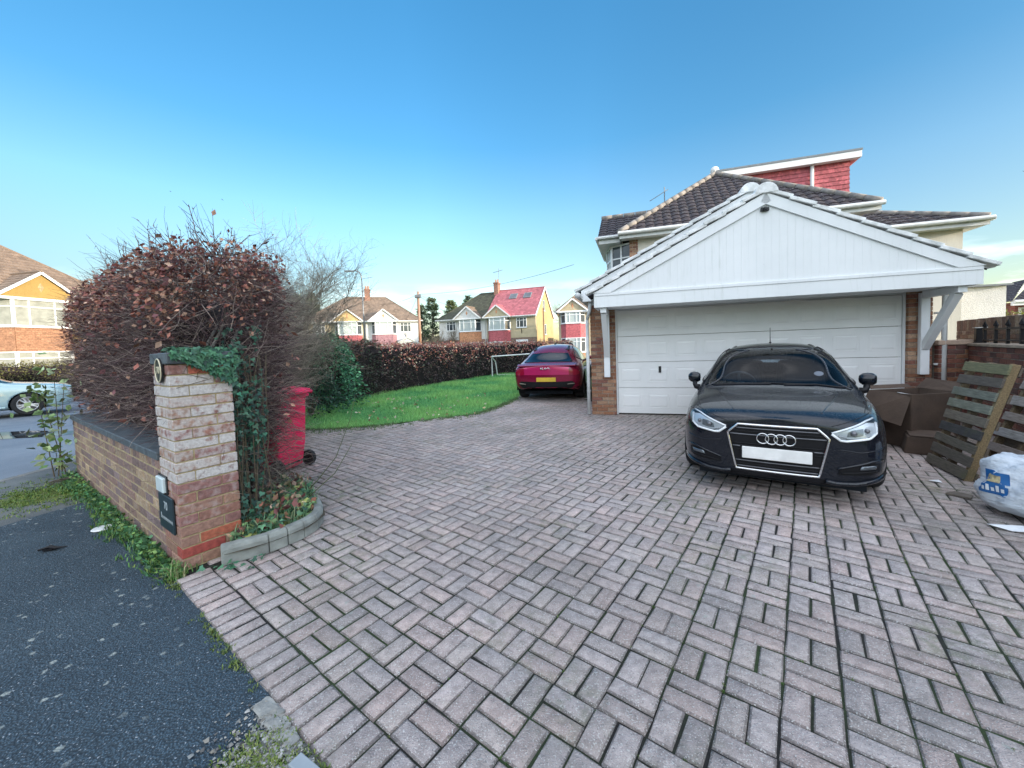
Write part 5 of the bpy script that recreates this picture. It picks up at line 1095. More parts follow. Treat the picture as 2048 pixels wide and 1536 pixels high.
# dormer with red hung tiles
dx0, dx1, dz, dy0, dy1 = ax_ + .0, 8.72, AP + .10, ay_ + .25, 9.5
hm = MB(); n = 24
def slope_z(x): return AP - (x - ax_) * (AP - EV) / (W_ - ax_) + .05
DX1 = 8.45; ch_ = .165; r = 0; zbt = slope_z(min(DX1, W_)) - .1
while zbt + r * ch_ < dz - .22:
    z = zbt + r * ch_; xs = max(dx0 + .25, ax_ + (AP + .05 - z) * (W_ - ax_) / (AP - EV)) if z < AP else dx0 + .3; x = xs - (r % 2) * .1
    while x < DX1:
        a, b = max(x, xs), min(x + .2, DX1)
        if b - a > .01:
            c = max(.5, random.gauss(1, .12)); hm.add([(a + .002, dy0 - .05, z), (b - .002, dy0 - .05, z), (b - .002, dy0 - .025, z + ch_), (a + .002, dy0 - .025, z + ch_), (a, dy0, z), (b, dy0, z)], [(0, 1, 2, 3), (4, 5, 1, 0)], 0, (c, c, c, 1))
        x += .2
    for yk in range(int((dy1 - dy0) / .25)): hm.add([(DX1 + .03, dy0 + yk * .25, z), (DX1 + .03, dy0 + yk * .25 + .245, z), (DX1 + .005, dy0 + yk * .25 + .245, z + ch_), (DX1 + .005, dy0 + yk * .25, z + ch_), (DX1 + .03, dy0 + yk * .25, z - .0), (DX1, dy0 + yk * .25, z), (DX1, dy0 + yk * .25 + .245, z)], [(0, 1, 2, 3), (5, 6, 1, 0)], 0, (1, 1, 1, 1))
    r += 1
DM = hm.build('dormer', M_REDTILE, HS)
mb = MB(); mb.prism([(dx0 + .3, dy0 + .004, AP - .1), (DX1 - .004, dy0 + .004, slope_z(W_) - .4), (DX1 - .004, dy0 + .004, dz - .02), (dx0 + .3, dy0 + .004, dz - .02)], (0, dy1 - dy0, 0)); mb.build('dormer_core', M_GREYLEAD, DM)
mb = MB(); mb.box(dx0 + .02, dx1, dy0 - .30, dy0 - .27, dz - .24, dz); mb.box(dx1 - .03, dx1, dy0 - .268, dy1, dz - .24, dz); mb.box(dx0 + .02, dx1 - .031, dy0 - .268, dy0 - .06, dz - .24, dz - .22)
mb.prism([(dx0 + .02, dy0 - .30, dz - .24), (dx0 + .02, dy0 - .30, dz + .16), (dx0 - .6, dy0 - .30, dz - .34)], (0, .03, 0)); mb.build('dormer_fascia', M_PAINT, DM, bevel=.004)
mb = MB(); mb.box(dx0 + .03, dx1 + .02, dy0 - .32, dy1, dz + .002, dz + .075); mb.build('dormer_roof', M_GREYLEAD, DM)
mb = MB(); mb.tube([(7.2, dy0 - .12, dz - .05), (7.2, dy0 - .12, slope_z(7.2) - .1)], .065, 10); mb.build('downpipe', M_GUT, DM, smooth=True)
mb = MB(); mb.lathe([(.16, 0), (.16, .1), (.10, .2)], 14, Matrix.Translation((dx0 - .02, dy0 - .32, dz + .08)) @ Matrix.Rotation(R(-90), 4, 'X')); mb.build('ridge_end', M_VERGET, DM, smooth=True)
mb = MB(); ar = Vector((1.9, 3.3, 0)); z_ = 6.9; mb.tube([(1.75, 3.4, 6.5), (1.75, 3.4, 8.05)], .02, 6); mb.tube([(1.15, 3.1, 7.45), (1.9, 3.45, 7.95)], .014, 5)
for k in range(9): c = Vector((1.18 + k * .075, 3.12 + k * .034, 7.47 + k * .05)); mb.tube([c + Vector((-.03, .16, .05)), c + Vector((.03, -.16, -.05))], .009, 4)
mb.build('aerial', M_GREYLEAD, HS)
# rear wing to the right with its own lower hip roof
WX = 7.45; wEV, wAP = 4.66, 5.55
mb = MB(); mb.box(7.202, 9.62, .3, 7, -.1, wEV - .08); mb.build('wing_wall', M_CREAM, HS)
mb = MB(); wy = 1.75; sw = math.hypot(wy, wAP - wEV); ww = Vector((0, wy, wAP - wEV)).normalized(); xa, xb, xr = 6.6, 10.0, 8.0
tiled(mb, (xa, 0, wEV), (1, 0, 0), ww, lambda v: (0, (xb - xa) - (xb - xr) * v / sw), sw, .315, .3, .04, .025, 5, .13)
wr2 = Vector((-(xb - xr), 0, wAP - wEV)).normalized(); sw2 = math.hypot(xb - xr, wAP - wEV); tiled(mb, (xb, 0, wEV), (0, 1, 0), wr2, lambda v: (wy * v / sw2, 7), sw2, .315, .3, .04, .025, 5, .13)
mb.add([(xr, wy, wAP), (xr, 7, wAP), (xa, 7, wAP), (xa, wy, wAP)], [(0, 1, 2, 3)], 0, (1, 1, 1, 1)); mb.build('wing_roof', M_HOUSETILE, HS)
mb = MB(); ridge_run(mb, (xb, 0, wEV + .05), (xr, wy, wAP + .05), .09); ridge_run(mb, (xa + .3, wy, wAP + .04), (xr, wy, wAP + .04), .09); mb.build('wing_ridge_tiles', M_RIDGE, HS, smooth=True)
mb = MB(); mb.tube([(xa, -.1, wEV - .02), (xb + .05, -.1, wEV - .02)], .065, 10); mb.box(xa, xb, -.03, -.005, wEV - .19, wEV); mb.tube([(xb + .1, 0, wEV - .02), (xb + .1, 7, wEV - .02)], .06, 8); mb.box(9.63, xb - .03, -.002, 7, wEV - .19, wEV - .17); mb.box(7.3, 9.6, -.002, .295, wEV - .19, wEV - .17); mb.build('wing_gutter', M_GUT, HS)
# ------------------------------------------------------------------ cars
def paint(name, c, flake=.0, rough=.28, drops=False, metal=.35):
    t = NT(name, rough, metal); t.col(t.ramp(t.noise(400, 2), [(.3, tuple(x * (1 - flake) for x in c)), (.7, tuple(min(1, x * (1 + flake)) for x in c))])); t.b.inputs['Coat Weight'].default_value = .75; t.b.inputs['Specular IOR Level'].default_value = .2; t.b.inputs['Coat Roughness'].default_value = .03
    t.rough(t.ramp(t.noise(3, 5), [(.3, rough * .8), (.75, rough * 1.3)]))
    if drops:
        h = t.math('ADD', t.ramp(t.voro(95), [(.10, 1.), (.28, 0.)]), t.ramp(t.voro(38), [(.06, 1.), (.14, 0.)]))
        nrm = t.n('ShaderNodeBump', {'Height': h, 'Strength': .35, 'Distance': .004}).outputs[0]; t.set(t.b.inputs['Coat Normal'], nrm); t.set(t.b.inputs['Normal'], nrm)
    return t.m
M_TYRE = plain('tyre_rubber', (.018, .018, .019), .8, bump=.3); M_ALLOY = plain('alloy', (.66, .67, .68), .4, .25); M_DKALLOY = plain('dark_alloy', (.12, .12, .125), .35, .8)
M_CHROME = plain('chrome', (.75, .76, .77), .14, 1., var=.03); M_TRIM = plain('black_trim', (.008, .008, .010), .45, var=.2, spec=.25); M_INT = plain('car_interior', (.012, .015, .020), .85, var=.3, spec=.2)
M_SLAT = plain('satin_slat', (.16, .165, .18), .35, .5); M_LAMPW = plain('lamp_reflector', (.62, .66, .69), .22, .3); M_DRL = plain('drl_strip', (.85, .88, .90), .25); M_PLATEW = plain('white_plate', (.78, .78, .76), .45); M_PLATEY = plain('yellow_plate', (.72, .50, .05), .45)
def glass_mat(name, tint, alpha_mix):
    m = bpy.data.materials.new(name); m.use_nodes = True; t = m.node_tree; t.nodes.clear(); o = t.nodes.new('ShaderNodeOutputMaterial')
    g = t.nodes.new('ShaderNodeBsdfGlossy'); g.inputs['Roughness'].default_value = .02; g.inputs['Color'].default_value = (1, 1, 1, 1)
    tr = t.nodes.new('ShaderNodeBsdfTransparent'); tr.inputs['Color'].default_value = (*tint, 1); fr = t.nodes.new('ShaderNodeFresnel'); fr.inputs['IOR'].default_value = alpha_mix
    mx = t.nodes.new('ShaderNodeMixShader'); t.links.new(fr.outputs[0], mx.inputs[0]); t.links.new(tr.outputs[0], mx.inputs[1]); t.links.new(g.outputs[0], mx.inputs[2]); t.links.new(mx.outputs[0], o.inputs[0]); return m
M_CARGLASS = glass_mat('car_glass', (.46, .56, .62), 1.24); M_DARKGLASS = glass_mat('privacy_glass', (.05, .06, .07), 1.75); M_LENS = glass_mat('lamp_lens', (.93, .95, .97), 1.25)
class Car:
    """shell lofted from half sections and subdivided; panels, holes and trims are laid on it by ray casting.
    local x forward, y left, z up, origin on the ground at the centre"""
    def __init__(s, name, label, loc, heading, stations, L, paintm, cat='car', bulge_f=.04, bulge_r=.04, group=None):
        s.T = thing(name, label, cat, loc, heading, group); s.L = L; s.paint = paintm
        bm = bmesh.new(); rows = []
        for d, pts in stations:
            x = L / 2 - d; rows.append(([bm.verts.new((x, y, z)) for y, z in pts[:-1]], bm.verts.new((x, 0, pts[-1][1])), [bm.verts.new((x, -y, z)) for y, z in pts[:-1]]))
        n = len(rows[0][0])
        for a, b in zip(rows, rows[1:]):
            for k in range(n - 1):
                bm.faces.new((a[0][k], b[0][k], b[0][k + 1], a[0][k + 1])); bm.faces.new((a[2][k + 1], b[2][k + 1], b[2][k], a[2][k]))
            bm.faces.new((a[0][-1], b[0][-1], b[1], a[1])); bm.faces.new((a[1], b[1], b[2][-1], a[2][-1]))
        for row, dx, fl in ((rows[0], bulge_f, 0), (rows[-1], -bulge_r, 1)):
            mid = [bm.verts.new((v.co.x + dx, 0, v.co.z)) for v in row[0]]
            for k in range(n - 1):
                q1 = (row[0][k], row[0][k + 1], mid[k + 1], mid[k]); q2 = (mid[k], mid[k + 1], row[2][k + 1], row[2][k])
                bm.faces.new(q1[::-1] if fl else q1); bm.faces.new(q2[::-1] if fl else q2)
            q = (row[0][-1], row[1], mid[-1]); q2 = (row[1], row[2][-1], mid[-1]); bm.faces.new(q[::-1] if fl else q); bm.faces.new(q2[::-1] if fl else q2)
        bmesh.ops.recalc_face_normals(bm, faces=bm.faces)
        me = bpy.data.meshes.new('shell'); bm.to_mesh(me); bm.free(); o = bpy.data.objects.new('shell', me); COL.objects.link(o)
        m = o.modifiers.new('s', 'SUBSURF'); m.levels = m.render_levels = 3; dg = bpy.context.evaluated_depsgraph_get(); ev = bpy.data.meshes.new_from_object(o.evaluated_get(dg)); bpy.data.objects.remove(o)
        s.bm = bmesh.new(); s.bm.from_mesh(ev); s.bvh = BVHTree.FromBMesh(s.bm)
    def ray(s, a, b, ax, sgn):
        """ax 'x': (a,b)=(y,z), cast from the front (sgn 1) or rear (-1); 'y': (a,b)=(x,z); 'z': (x,y) from above"""
        if ax == 'x': o, d = Vector((sgn * 9, a, b)), Vector((-sgn, 0, 0))
        elif ax == 'y': o, d = Vector((a, sgn * 9, b)), Vector((0, -sgn, 0))
        else: o, d = Vector((a, b, 9)), Vector((0, 0, -1))
        h = s.bvh.ray_cast(o, d); return (h[0], h[1]) if h[0] is not None else (None, None)
    def panel(s, name, poly, ax, sgn, off, th, mat, parent=None, cuts=3, smooth=True):
        bm = bmesh.new(); vs = [bm.verts.new((a, b, 0)) for a, b in poly]; f = bm.faces.new(vs); bmesh.ops.triangulate(bm, faces=[f])
        for _ in range(cuts): bmesh.ops.subdivide_edges(bm, edges=[e for e in bm.edges if e.calc_length() > .035], cuts=1, use_grid_fill=True)
        bmesh.ops.triangulate(bm, faces=[f for f in bm.faces if len(f.verts) > 4])
        pos = {}; last = None
        for v in bm.verts:
            p, n = s.ray(v.co.x, v.co.y, ax, sgn)
            if p is None: p, n = (last if last else (Vector((0, 0, 0)), Vector((0, 0, 1))))
            last = (p, n); d = Vector((sgn, 0, 0)) if ax == 'x' else Vector((0, sgn, 0)) if ax == 'y' else Vector((0, 0, 1))
            if n.dot(d) < 0: n = -n
            pos[v] = p + n * off
        for v, p in pos.items(): v.co = p
        bmesh.ops.recalc_face_normals(bm, faces=bm.faces); d = Vector((sgn, 0, 0)) if ax == 'x' else Vector((0, sgn, 0)) if ax == 'y' else Vector((0, 0, 1))
        if sum(f.normal.dot(d) for f in bm.faces) < 0: bmesh.ops.reverse_faces(bm, faces=bm.faces)
        if th:
            r = bmesh.ops.extrude_face_region(bm, geom=list(bm.faces)); nv = [g for g in r['geom'] if isinstance(g, bmesh.types.BMVert)]
            bmesh.ops.translate(bm, vec=d * th, verts=nv); bmesh.ops.recalc_face_normals(bm, faces=bm.faces)
        me = bpy.data.meshes.new(name); bm.to_mesh(me); bm.free(); me.materials.append(mat)
        if smooth: me.polygons.foreach_set('use_smooth', [True] * len(me.polygons)); me.update()
        o = bpy.data.objects.new(name, me); COL.objects.link(o); o.parent = parent or s.T; return o
    def line(s, name, pts, ax, sgn, r, mat, parent=None, off=.0, closed=False, step=.03, n=6):
        q = []; m = len(pts)
        for i in range(m if closed else m - 1):
            a, b = Vector(pts[i]), Vector(pts[(i + 1) % m]); k = max(1, int((b - a).length / step)); q += [a.lerp(b, j / k) for j in range(k)]
        if not closed: q.append(Vector(pts[-1]))
        P = []; d = Vector((sgn, 0, 0)) if ax == 'x' else Vector((0, sgn, 0)) if ax == 'y' else Vector((0, 0, 1))
        for v in q:
            p, nn = s.ray(v.x, v.y, ax, sgn)
            if p is not None: P.append(p + d * off)
        mb = MB(); mb.tube(P, r, n, closed=closed); return mb.build(name, mat, parent or s.T, smooth=True)
    def cut(s, poly, ax, both=True, sgn=1, cond=None):
        """delete shell faces whose centre falls inside the outline"""
        P = np.array([[f.calc_center_median()[i] for i in range(3)] for f in s.bm.faces]); c = P[:, [1, 2]] if ax == 'x' else P[:, [0, 2]]
        N = np.array([[*f.normal] for f in s.bm.faces]); k = N[:, 0] * sgn > .05 if ax == 'x' else (np.ones(len(P), bool) if both else P[:, 1] * sgn > 0)
        m = inpoly(c, poly) & k & (cond(P) if cond else True); fs = list(s.bm.faces); bmesh.ops.delete(s.bm, geom=[f for f, q in zip(fs, m) if q], context='FACES')
    def arch(s, x, z, r, ymin=.5):
        fs = [f for f in s.bm.faces if abs(f.calc_center_median().y) > ymin and f.calc_center_median().z < z + r + .02 and math.hypot(f.calc_center_median().x - x, f.calc_center_median().z - z) < r]
        bmesh.ops.delete(s.bm, geom=fs, context='FACES')
        for v in s.bm.verts:
            if v.is_boundary and abs(v.co.y) > ymin:
                d = math.hypot(v.co.x - x, v.co.z - z)
                if .01 < abs(d - r) < .09 and d > 0: k = r / d; v.co.x = x + (v.co.x - x) * k; v.co.z = z + (v.co.z - z) * k
    def finish(s, inner=True):
        me = bpy.data.meshes.new('body'); s.bm.to_mesh(me); me.materials.append(s.paint); me.polygons.foreach_set('use_smooth', [True] * len(me.polygons)); me.update(); o = bpy.data.objects.new('body', me); COL.objects.link(o); o.parent = s.T; s.bm.free()
        m = o.modifiers.new('t', 'SOLIDIFY'); m.thickness = .015; m.offset = -1; return o
    def wheel(s, x, y, r, w, rim, spokes=10, steer=0.):
        sg = 1 if y > 0 else -1; e = bpy.data.objects.new('wheel', None)
        M = Matrix.Translation((x, y, r)) @ Matrix.Rotation(steer, 4, 'Z') @ Matrix.Rotation(R(-90 * sg), 4, 'X')
        mb = MB(); mb.lathe([(r * .66, -w / 2), (r * .9, -w / 2), (r * .985, -w * .38), (r, -w * .2), (r, w * .2), (r * .985, w * .38), (r * .9, w / 2), (r * .68, w / 2), (r * .66, w * .2)], 40, M); T = mb.build('wheel', M_TYRE, s.T, smooth=False)
        mb = MB(); mb.lathe([(r * .60, -w * .3), (r * .67, -w * .3), (r * .67, w * .46), (r * .64, w * .5), (r * .62, w * .44), (r * .60, w * .2)], 36, M); mb.lathe([(.02, w * .30), (.055, w * .36), (.05, w * .42), (.02, w * .43)], 16, M)
        for k in range(spokes):
            a = 2 * math.pi * k / spokes + (.12 if k % 2 else -.12) * (1 if spokes > 6 else 0); c, t_ = math.cos(a), math.sin(a); hw = .014 if spokes > 6 else .03
            p = [(c * .04 - t_ * hw * 1.3, t_ * .04 + c * hw * 1.3, w * .36), (c * .04 + t_ * hw * 1.3, t_ * .04 - c * hw * 1.3, w * .36), (c * r * .64 + t_ * hw, t_ * r * .64 - c * hw, w * .43), (c * r * .64 - t_ * hw, t_ * r * .64 + c * hw, w * .43)]
            mb.prism([M @ Vector(q) for q in p], (M.to_3x3() @ Vector((0, 0, -.03))))
        mb.build('rim', rim, T)
        mb = MB(); mb.lathe([(.03, -w * .25), (r * .58, -w * .25), (r * .58, -w * .1), (.03, -w * .1)], 28, M); mb.build('brake_disc', M_TRIM, T); return T
    def well(s, x, z, r, y0, y1):
        n = 18
        for sg in (-1, 1):
            mb = MB()
            v = [(x + r * math.cos(math.pi * k / n * 1.3 - .47), sg * y, z + r * math.sin(math.pi * k / n * 1.3 - .47)) for y in (y0, y1) for k in range(n + 1)]; mb.add(v, [(k, k + 1, n + 2 + k, n + 1 + k) for k in range(n)]); mb.add(v[:n + 1], [tuple(range(n + 1))]); mb.build('wheel_arch', M_TRIM, s.T)
def mir(p): return [(-a, b) for a, b in p][::-1]

# --- black hatchback in front of the garage
hdg = R(33); AX = Vector((-math.sin(hdg), -math.cos(hdg), 0)); nose = Vector((2.405, 3.53, 0)); La = 3.97
ST = [(0.0, [(.44, .21), (.52, .23), (.56, .36), (.57, .52), (.55, .66), (.49, .725), (.33, .75), (.17, .76), (0, .765)]),
      (.09, [(.60, .18), (.70, .20), (.735, .36), (.74, .54), (.71, .69), (.62, .765), (.44, .795), (.22, .81), (0, .815)]),
      (.32, [(.68, .18), (.81, .21), (.84, .38), (.835, .58), (.80, .755), (.70, .815), (.48, .845), (.24, .857), (0, .862)]),
      (.78, [(.70, .18), (.85, .22), (.868, .40), (.865, .62), (.835, .82), (.735, .872), (.50, .90), (.25, .91), (0, .915)]),
      (1.12, [(.70, .18), (.845, .22), (.866, .42), (.866, .66), (.84, .84), (.735, .90), (.55, .925), (.28, .938), (0, .943)]),
      (1.40, [(.70, .18), (.84, .22), (.866, .42), (.868, .67), (.835, .885), (.715, 1.0), (.60, 1.085), (.31, 1.13), (0, 1.14)]),
      (1.80, [(.70, .18), (.84, .22), (.866, .42), (.87, .68), (.83, .93), (.70, 1.13), (.585, 1.325), (.33, 1.385), (0, 1.40)]),
      (2.45, [(.70, .18), (.84, .22), (.866, .42), (.87, .69), (.83, .95), (.69, 1.17), (.565, 1.37), (.32, 1.425), (0, 1.437)]),
      (3.10, [(.70, .18), (.84, .22), (.866, .42), (.87, .70), (.825, .96), (.68, 1.17), (.55, 1.345), (.31, 1.40), (0, 1.41)]),
      (3.55, [(.68, .20), (.82, .24), (.855, .44), (.86, .72), (.80, .96), (.655, 1.11), (.515, 1.24), (.29, 1.29), (0, 1.30)]),
      (3.86, [(.62, .25), (.76, .28), (.80, .46), (.80, .70), (.74, .90), (.62, .99), (.46, 1.04), (.24, 1.06), (0, 1.065)]),
      (3.97, [(.50, .30), (.60, .33), (.64, .46), (.64, .66), (.58, .80), (.50, .86), (.36, .89), (.18, .90), (0, .90)])]
BK = Car('parked_car', 'black hatchback with four ring badge parked nose out before the garage door', nose - AX * (La / 2), math.atan2(AX.y, AX.x), ST, La, paint('black_metallic', (.0035, .006, .012), .5, .22, True, .0), group=None)
A = BK; XN = lambda d: La / 2 - d
HEX = [(-.30, .69), (.30, .69), (.385, .605), (.315, .265), (-.315, .265), (-.385, .605)]
HL = [(.375, .655), (.455, .590), (.50, .585), (.66, .612), (.715, .655), (.735, .72), (.70, .785), (.64, .765), (.50, .70)]
WS = [(-.71, .935), (-.40, .965), (0, .975), (.40, .965), (.71, .935), (.675, 1.08), (.615, 1.25), (.585, 1.318), (.535, 1.345), (.25, 1.372), (0, 1.378), (-.25, 1.372), (-.535, 1.345), (-.585, 1.318), (-.615, 1.25), (-.675, 1.08)]
WSh = [(y * .985, 1.0 + (z - 1.0) * .968) for y, z in WS]
RW = [(-.50, 1.06), (.50, 1.06), (.43, 1.26), (0, 1.285), (-.43, 1.26)]
SWf = [(XN(1.36), .955), (XN(1.80), 1.30), (XN(2.36), 1.355), (XN(2.36), .985)]; SWr = [(XN(2.43), 1.0), (XN(2.43), 1.355), (XN(2.95), 1.33), (XN(3.35), 1.14), (XN(3.3), 1.03)]
# parts laid on the shell before it is cut
A.panel('grille', HEX, 'x', 1, .004, .0, M_TRIM)
gr = A.line('grille_frame', HEX, 'x', 1, .011, M_CHROME, off=.012, closed=True, n=8)
for k, z in enumerate((.655, .625, .595, .51, .48, .45, .345, .315, .292)):
    w = .30 + (.085 * (.69 - z) / .085 if z > .605 else .085 - .07 * (.605 - z) / .34); A.line('grille_slat', [(-w + .015, z), (w - .015, z)], 'x', 1, .0055, M_TRIM if k % 2 else M_SLAT, off=.010)
p0 = A.ray(0, .57, 'x', 1)[0]
mb = MB()
for k in range(4):
    c = Vector((p0.x + .030, (k - 1.5) * .0665, .572)); mb.tube([c + Vector((-.004 * abs(k - 1.5) + (k % 2) * .002, .0465 * math.cos(2 * math.pi * i / 40), .0465 * math.sin(2 * math.pi * i / 40))) for i in range(40)], .0058, 8, closed=True)
mb.build('ring_badge', M_CHROME, A.T, smooth=True)
mb = MB(); mb.box(p0.x + .018, p0.x + .030, -.265, .265, .375, .485); pl = mb.build('number_plate', M_PLATEW, A.T, bevel=.004)
mb = MB(); mb.box(p0.x + .004, p0.x + .017, -.28, .28, .365, .495); mb.build('plate_holder', M_TRIM, A.T, bevel=.004)
for s_ in (1, -1):
    f = (lambda p: p) if s_ == 1 else mir
    h = A.panel('headlight', f(HL), 'x', 1, .004, .0, M_TRIM)
    inr = [(.41, .655), (.465, .608), (.64, .628), (.69, .66), (.70, .735), (.64, .742), (.50, .688)]; A.panel('reflector', f(inr), 'x', 1, .007, .0, M_LAMPW, h)
    A.panel('projector_housing', f([(.50, .632), (.56, .632), (.61, .645), (.61, .70), (.55, .69), (.51, .672)]), 'x', 1, .010, .0, plain('lamp_grey', (.22, .24, .26), .2, .4), h)
    A.panel('projector_housing', f([(.625, .648), (.665, .660), (.675, .715), (.63, .71)]), 'x', 1, .010, .0, M_LAMPW, h)
    A.line('light_strip', f([(.40, .652), (.46, .600), (.50, .597), (.655, .622), (.705, .660), (.715, .74)]) if s_ == 1 else [(-a, b) for a, b in [(.40, .652), (.46, .600), (.50, .597), (.655, .622), (.705, .660), (.715, .74)]], 'x', 1, .011, M_DRL, h, off=.014)
    A.line('light_strip', [(s_ * a, b) for a, b in [(.40, .66), (.50, .70), (.64, .757), (.705, .77)]], 'x', 1, .008, M_DRL, h, off=.012)
    for yq, zq, rq in ((.548, .664, .019), (.640, .684, .016)):
        pr_ = A.ray(s_ * yq, zq, 'x', 1)[0]; pj = MB(); pj.lathe([(rq * 1.25, 0), (rq * 1.2, .012), (rq, .014), (rq * .8, .022), (rq * .4, .027), (.001, .028)], 16, Matrix.Translation(pr_ + Vector((.006, 0, 0))) @ Matrix.Rotation(R(90), 4, 'Y')); pj.build('projector', M_SLAT, h, smooth=True)
    for kq in range(4): A.line('led_fin', [(s_ * (.43 + .018 * kq), .650 - .004 * kq), (s_ * (.452 + .018 * kq), .622 - .002 * kq)], 'x', 1, .004, M_CHROME, h, off=.011)
    A.panel('lens', f([(y * 1.0, z) for y, z in HL]), 'x', 1, .018, .0, M_LENS, h)
    IN = [(.44, .30), (.46, .345), (.68, .415), (.735, .40), (.73, .33), (.66, .305)]; A.panel('air_intake', f(IN), 'x', 1, .004, .0, M_TRIM)
    A.line('intake_trim', [(s_ * a, b) for a, b in [(.44, .35), (.68, .425), (.76, .43)]], 'x', 1, .010, A.paint, off=.006); A.line('intake_slat', [(s_ * .46, .315), (s_ * .72, .345)], 'x', 1, .006, M_TRIM, off=.012)
    A.panel('fog_light', f([(.585, .352), (.60, .385), (.705, .395), (.70, .362)]), 'x', 1, .010, .004, plain('fog_lamp_glass', (.16, .18, .20), .12, .6))
    A.line('bumper_lip', [(s_ * a, b) for a, b in [(.36, .235), (.43, .222), (.56, .225), (.76, .262), (.80, .275)]], 'x', 1, .020, A.paint, off=.014, n=8)
    A.line('wing_gap', [(s_ * .735, .79), (s_ * .80, .74), (s_ * .80, .60)], 'x', 1, .0025, M_TRIM, off=.0)
    A.line('shut_line', [(s_ * .40, .715), (s_ * .56, .765), (s_ * .70, .80)], 'x', 1, .003, M_TRIM, off=.0005)
    A.line('bumper_crease', [(s_ * a, b) for a, b in [(.45, .52), (.60, .50), (.78, .53)]], 'x', 1, .004, A.paint, off=.002)
    A.line('bonnet_crease', [(x, s_ * y) for x, y in [(XN(.12), .34), (XN(.5), .46), (XN(.95), .56)]], 'z', 1, .010, A.paint, off=-.006)
    A.line('bonnet_gap', [(x, s_ * y) for x, y in [(XN(.30), .66), (XN(.6), .725), (XN(1.05), .76)]], 'z', 1, .0035, M_TRIM, off=-.001)
    A.panel('side_glass', SWf, 'y', s_, .003, .0, M_CARGLASS); A.panel('side_glass', SWr, 'y', s_, .003, .0, M_CARGLASS)
    A.line('window_seal', SWf + SWr[2:][::-1][::-1], 'y', s_, .010, M_TRIM, closed=True, off=.004)
    A.line('roof_arch', [(XN(1.12), .92), (XN(1.40), 1.09), (XN(1.8), 1.335), (XN(2.4), 1.385), (XN(3.1), 1.36), (XN(3.5), 1.20)], 'y', s_, .013, A.paint, off=.004)
A.line('lower_grille_bar', [(-.40, .205), (0, .20), (.40, .205)], 'x', 1, .010, M_TRIM, off=.006)
A.panel('lower_intake', [(-.44, .185), (.44, .185), (.42, .245), (-.42, .245)], 'x', 1, .003, .0, M_TRIM)
A.line('bonnet_lip', [(-.30, .715), (0, .722), (.30, .715)], 'x', 1, .004, M_TRIM, off=.0)
ws = A.panel('windscreen', WS, 'x', 1, .002, .0, M_CARGLASS, cuts=4)
rg = MB(); A.line('windscreen_surround', WS, 'x', 1, .008, M_TRIM, closed=True, off=.004)
A.panel('tax_disc', [(.44 + .045 * math.cos(t_ * math.pi / 8), 1.075 + .024 * math.sin(t_ * math.pi / 8)) for t_ in range(16)], 'x', 1, -.004, .0, plain('sticker', (.62, .50, .50), .6), ws, cuts=1)
A.panel('rear_glass', RW, 'x', -1, .003, .0, M_CARGLASS, cuts=3)
for q in ([(-.62, .94), (-.3, .962), (-.02, .968)], [(.10, .962), (.40, .967), (.64, .938)]): A.line('wiper', q, 'x', 1, .009, M_TRIM, off=.012)
A.cut(HEX, 'x', cond=lambda P: np.zeros(len(P), bool)); A.cut(WSh, 'x', sgn=1, cond=lambda P: P[:, 0] > XN(2.0)); A.cut([(y * .93, z + (.012 if z < 1.1 else -.012)) for y, z in RW], 'x', sgn=-1, cond=lambda P: P[:, 0] < XN(3.0))
for q in (SWf, SWr): c_ = np.mean(q, 0); A.cut([tuple(c_ + (np.array(p) - c_) * .9) for p in q], 'y')
for x in (XN(.83), XN(3.30)): A.arch(x, .31, .345)
A.finish()
for x in (XN(.83), XN(3.30)):
    A.well(x, .31, .35, .55, .84)
    for y in (.76, -.76): A.wheel(x, y, .31, .205, M_DKALLOY, 10)
mb = MB(); mb.box(XN(3.7), XN(.16), -.66, .66, .13, .22); mb.box(XN(3.6), XN(.9), -.66, .66, .221, .55); mb.box(XN(1.55), XN(1.12), -.66, .66, .55, .90); mb.build('underbody', M_INT, A.T)  # underbody, its front box set low and forward to darken under the nose
def seat(parent, x, y, back, rest=True, w=.26):
    mb = MB(); mb.prism([(x - .05, y - w, .45), (x - .05, y + w, .45), (x + .02, y + w * .9, .70), (x + .02, y - w * .9, .70)], (.50, 0, 0)); mb.prism([(x, y - w, .60), (x, y + w, .60), (x - .16, y + w * .82, 1.12), (x - .16, y - w * .82, 1.12)], (-.12, 0, .03))
    if rest: mb.prism([(x - .18, y - .13, 1.15), (x - .18, y + .13, 1.15), (x - .21, y + .12, 1.31), (x - .21, y - .12, 1.31)], (-.09, 0, 0))
    return mb.build('seat', M_INT, parent, bevel=.04, seg=3)
for y in (.36, -.36): seat(A.T, XN(2.1), y, 0)
for y in (.33, -.33): seat(A.T, XN(2.95), y, 0, True, .28)
mb = MB(); cst = Vector((XN(1.66), -.36, .90)); nx = Vector((-.9, 0, .42)).normalized(); ux = Vector((0, 1, 0)); uz = nx.cross(ux)
mb.tube([cst + (ux * math.cos(2 * math.pi * k / 28) + uz * math.sin(2 * math.pi * k / 28)) * .18 for k in range(28)], .016, 8, closed=True); mb.tube([cst - ux * .17, cst + ux * .17], .018, 6); mb.tube([cst, cst + uz * -.17], .018, 6); mb.lathe([(.0, 0), (.07, 0), (.06, .03), (.0, .03)], 14, Matrix.Translation(cst)); mb.build('steering_wheel', plain('wheel_leather', (.05, .055, .06), .5), A.T, smooth=True)
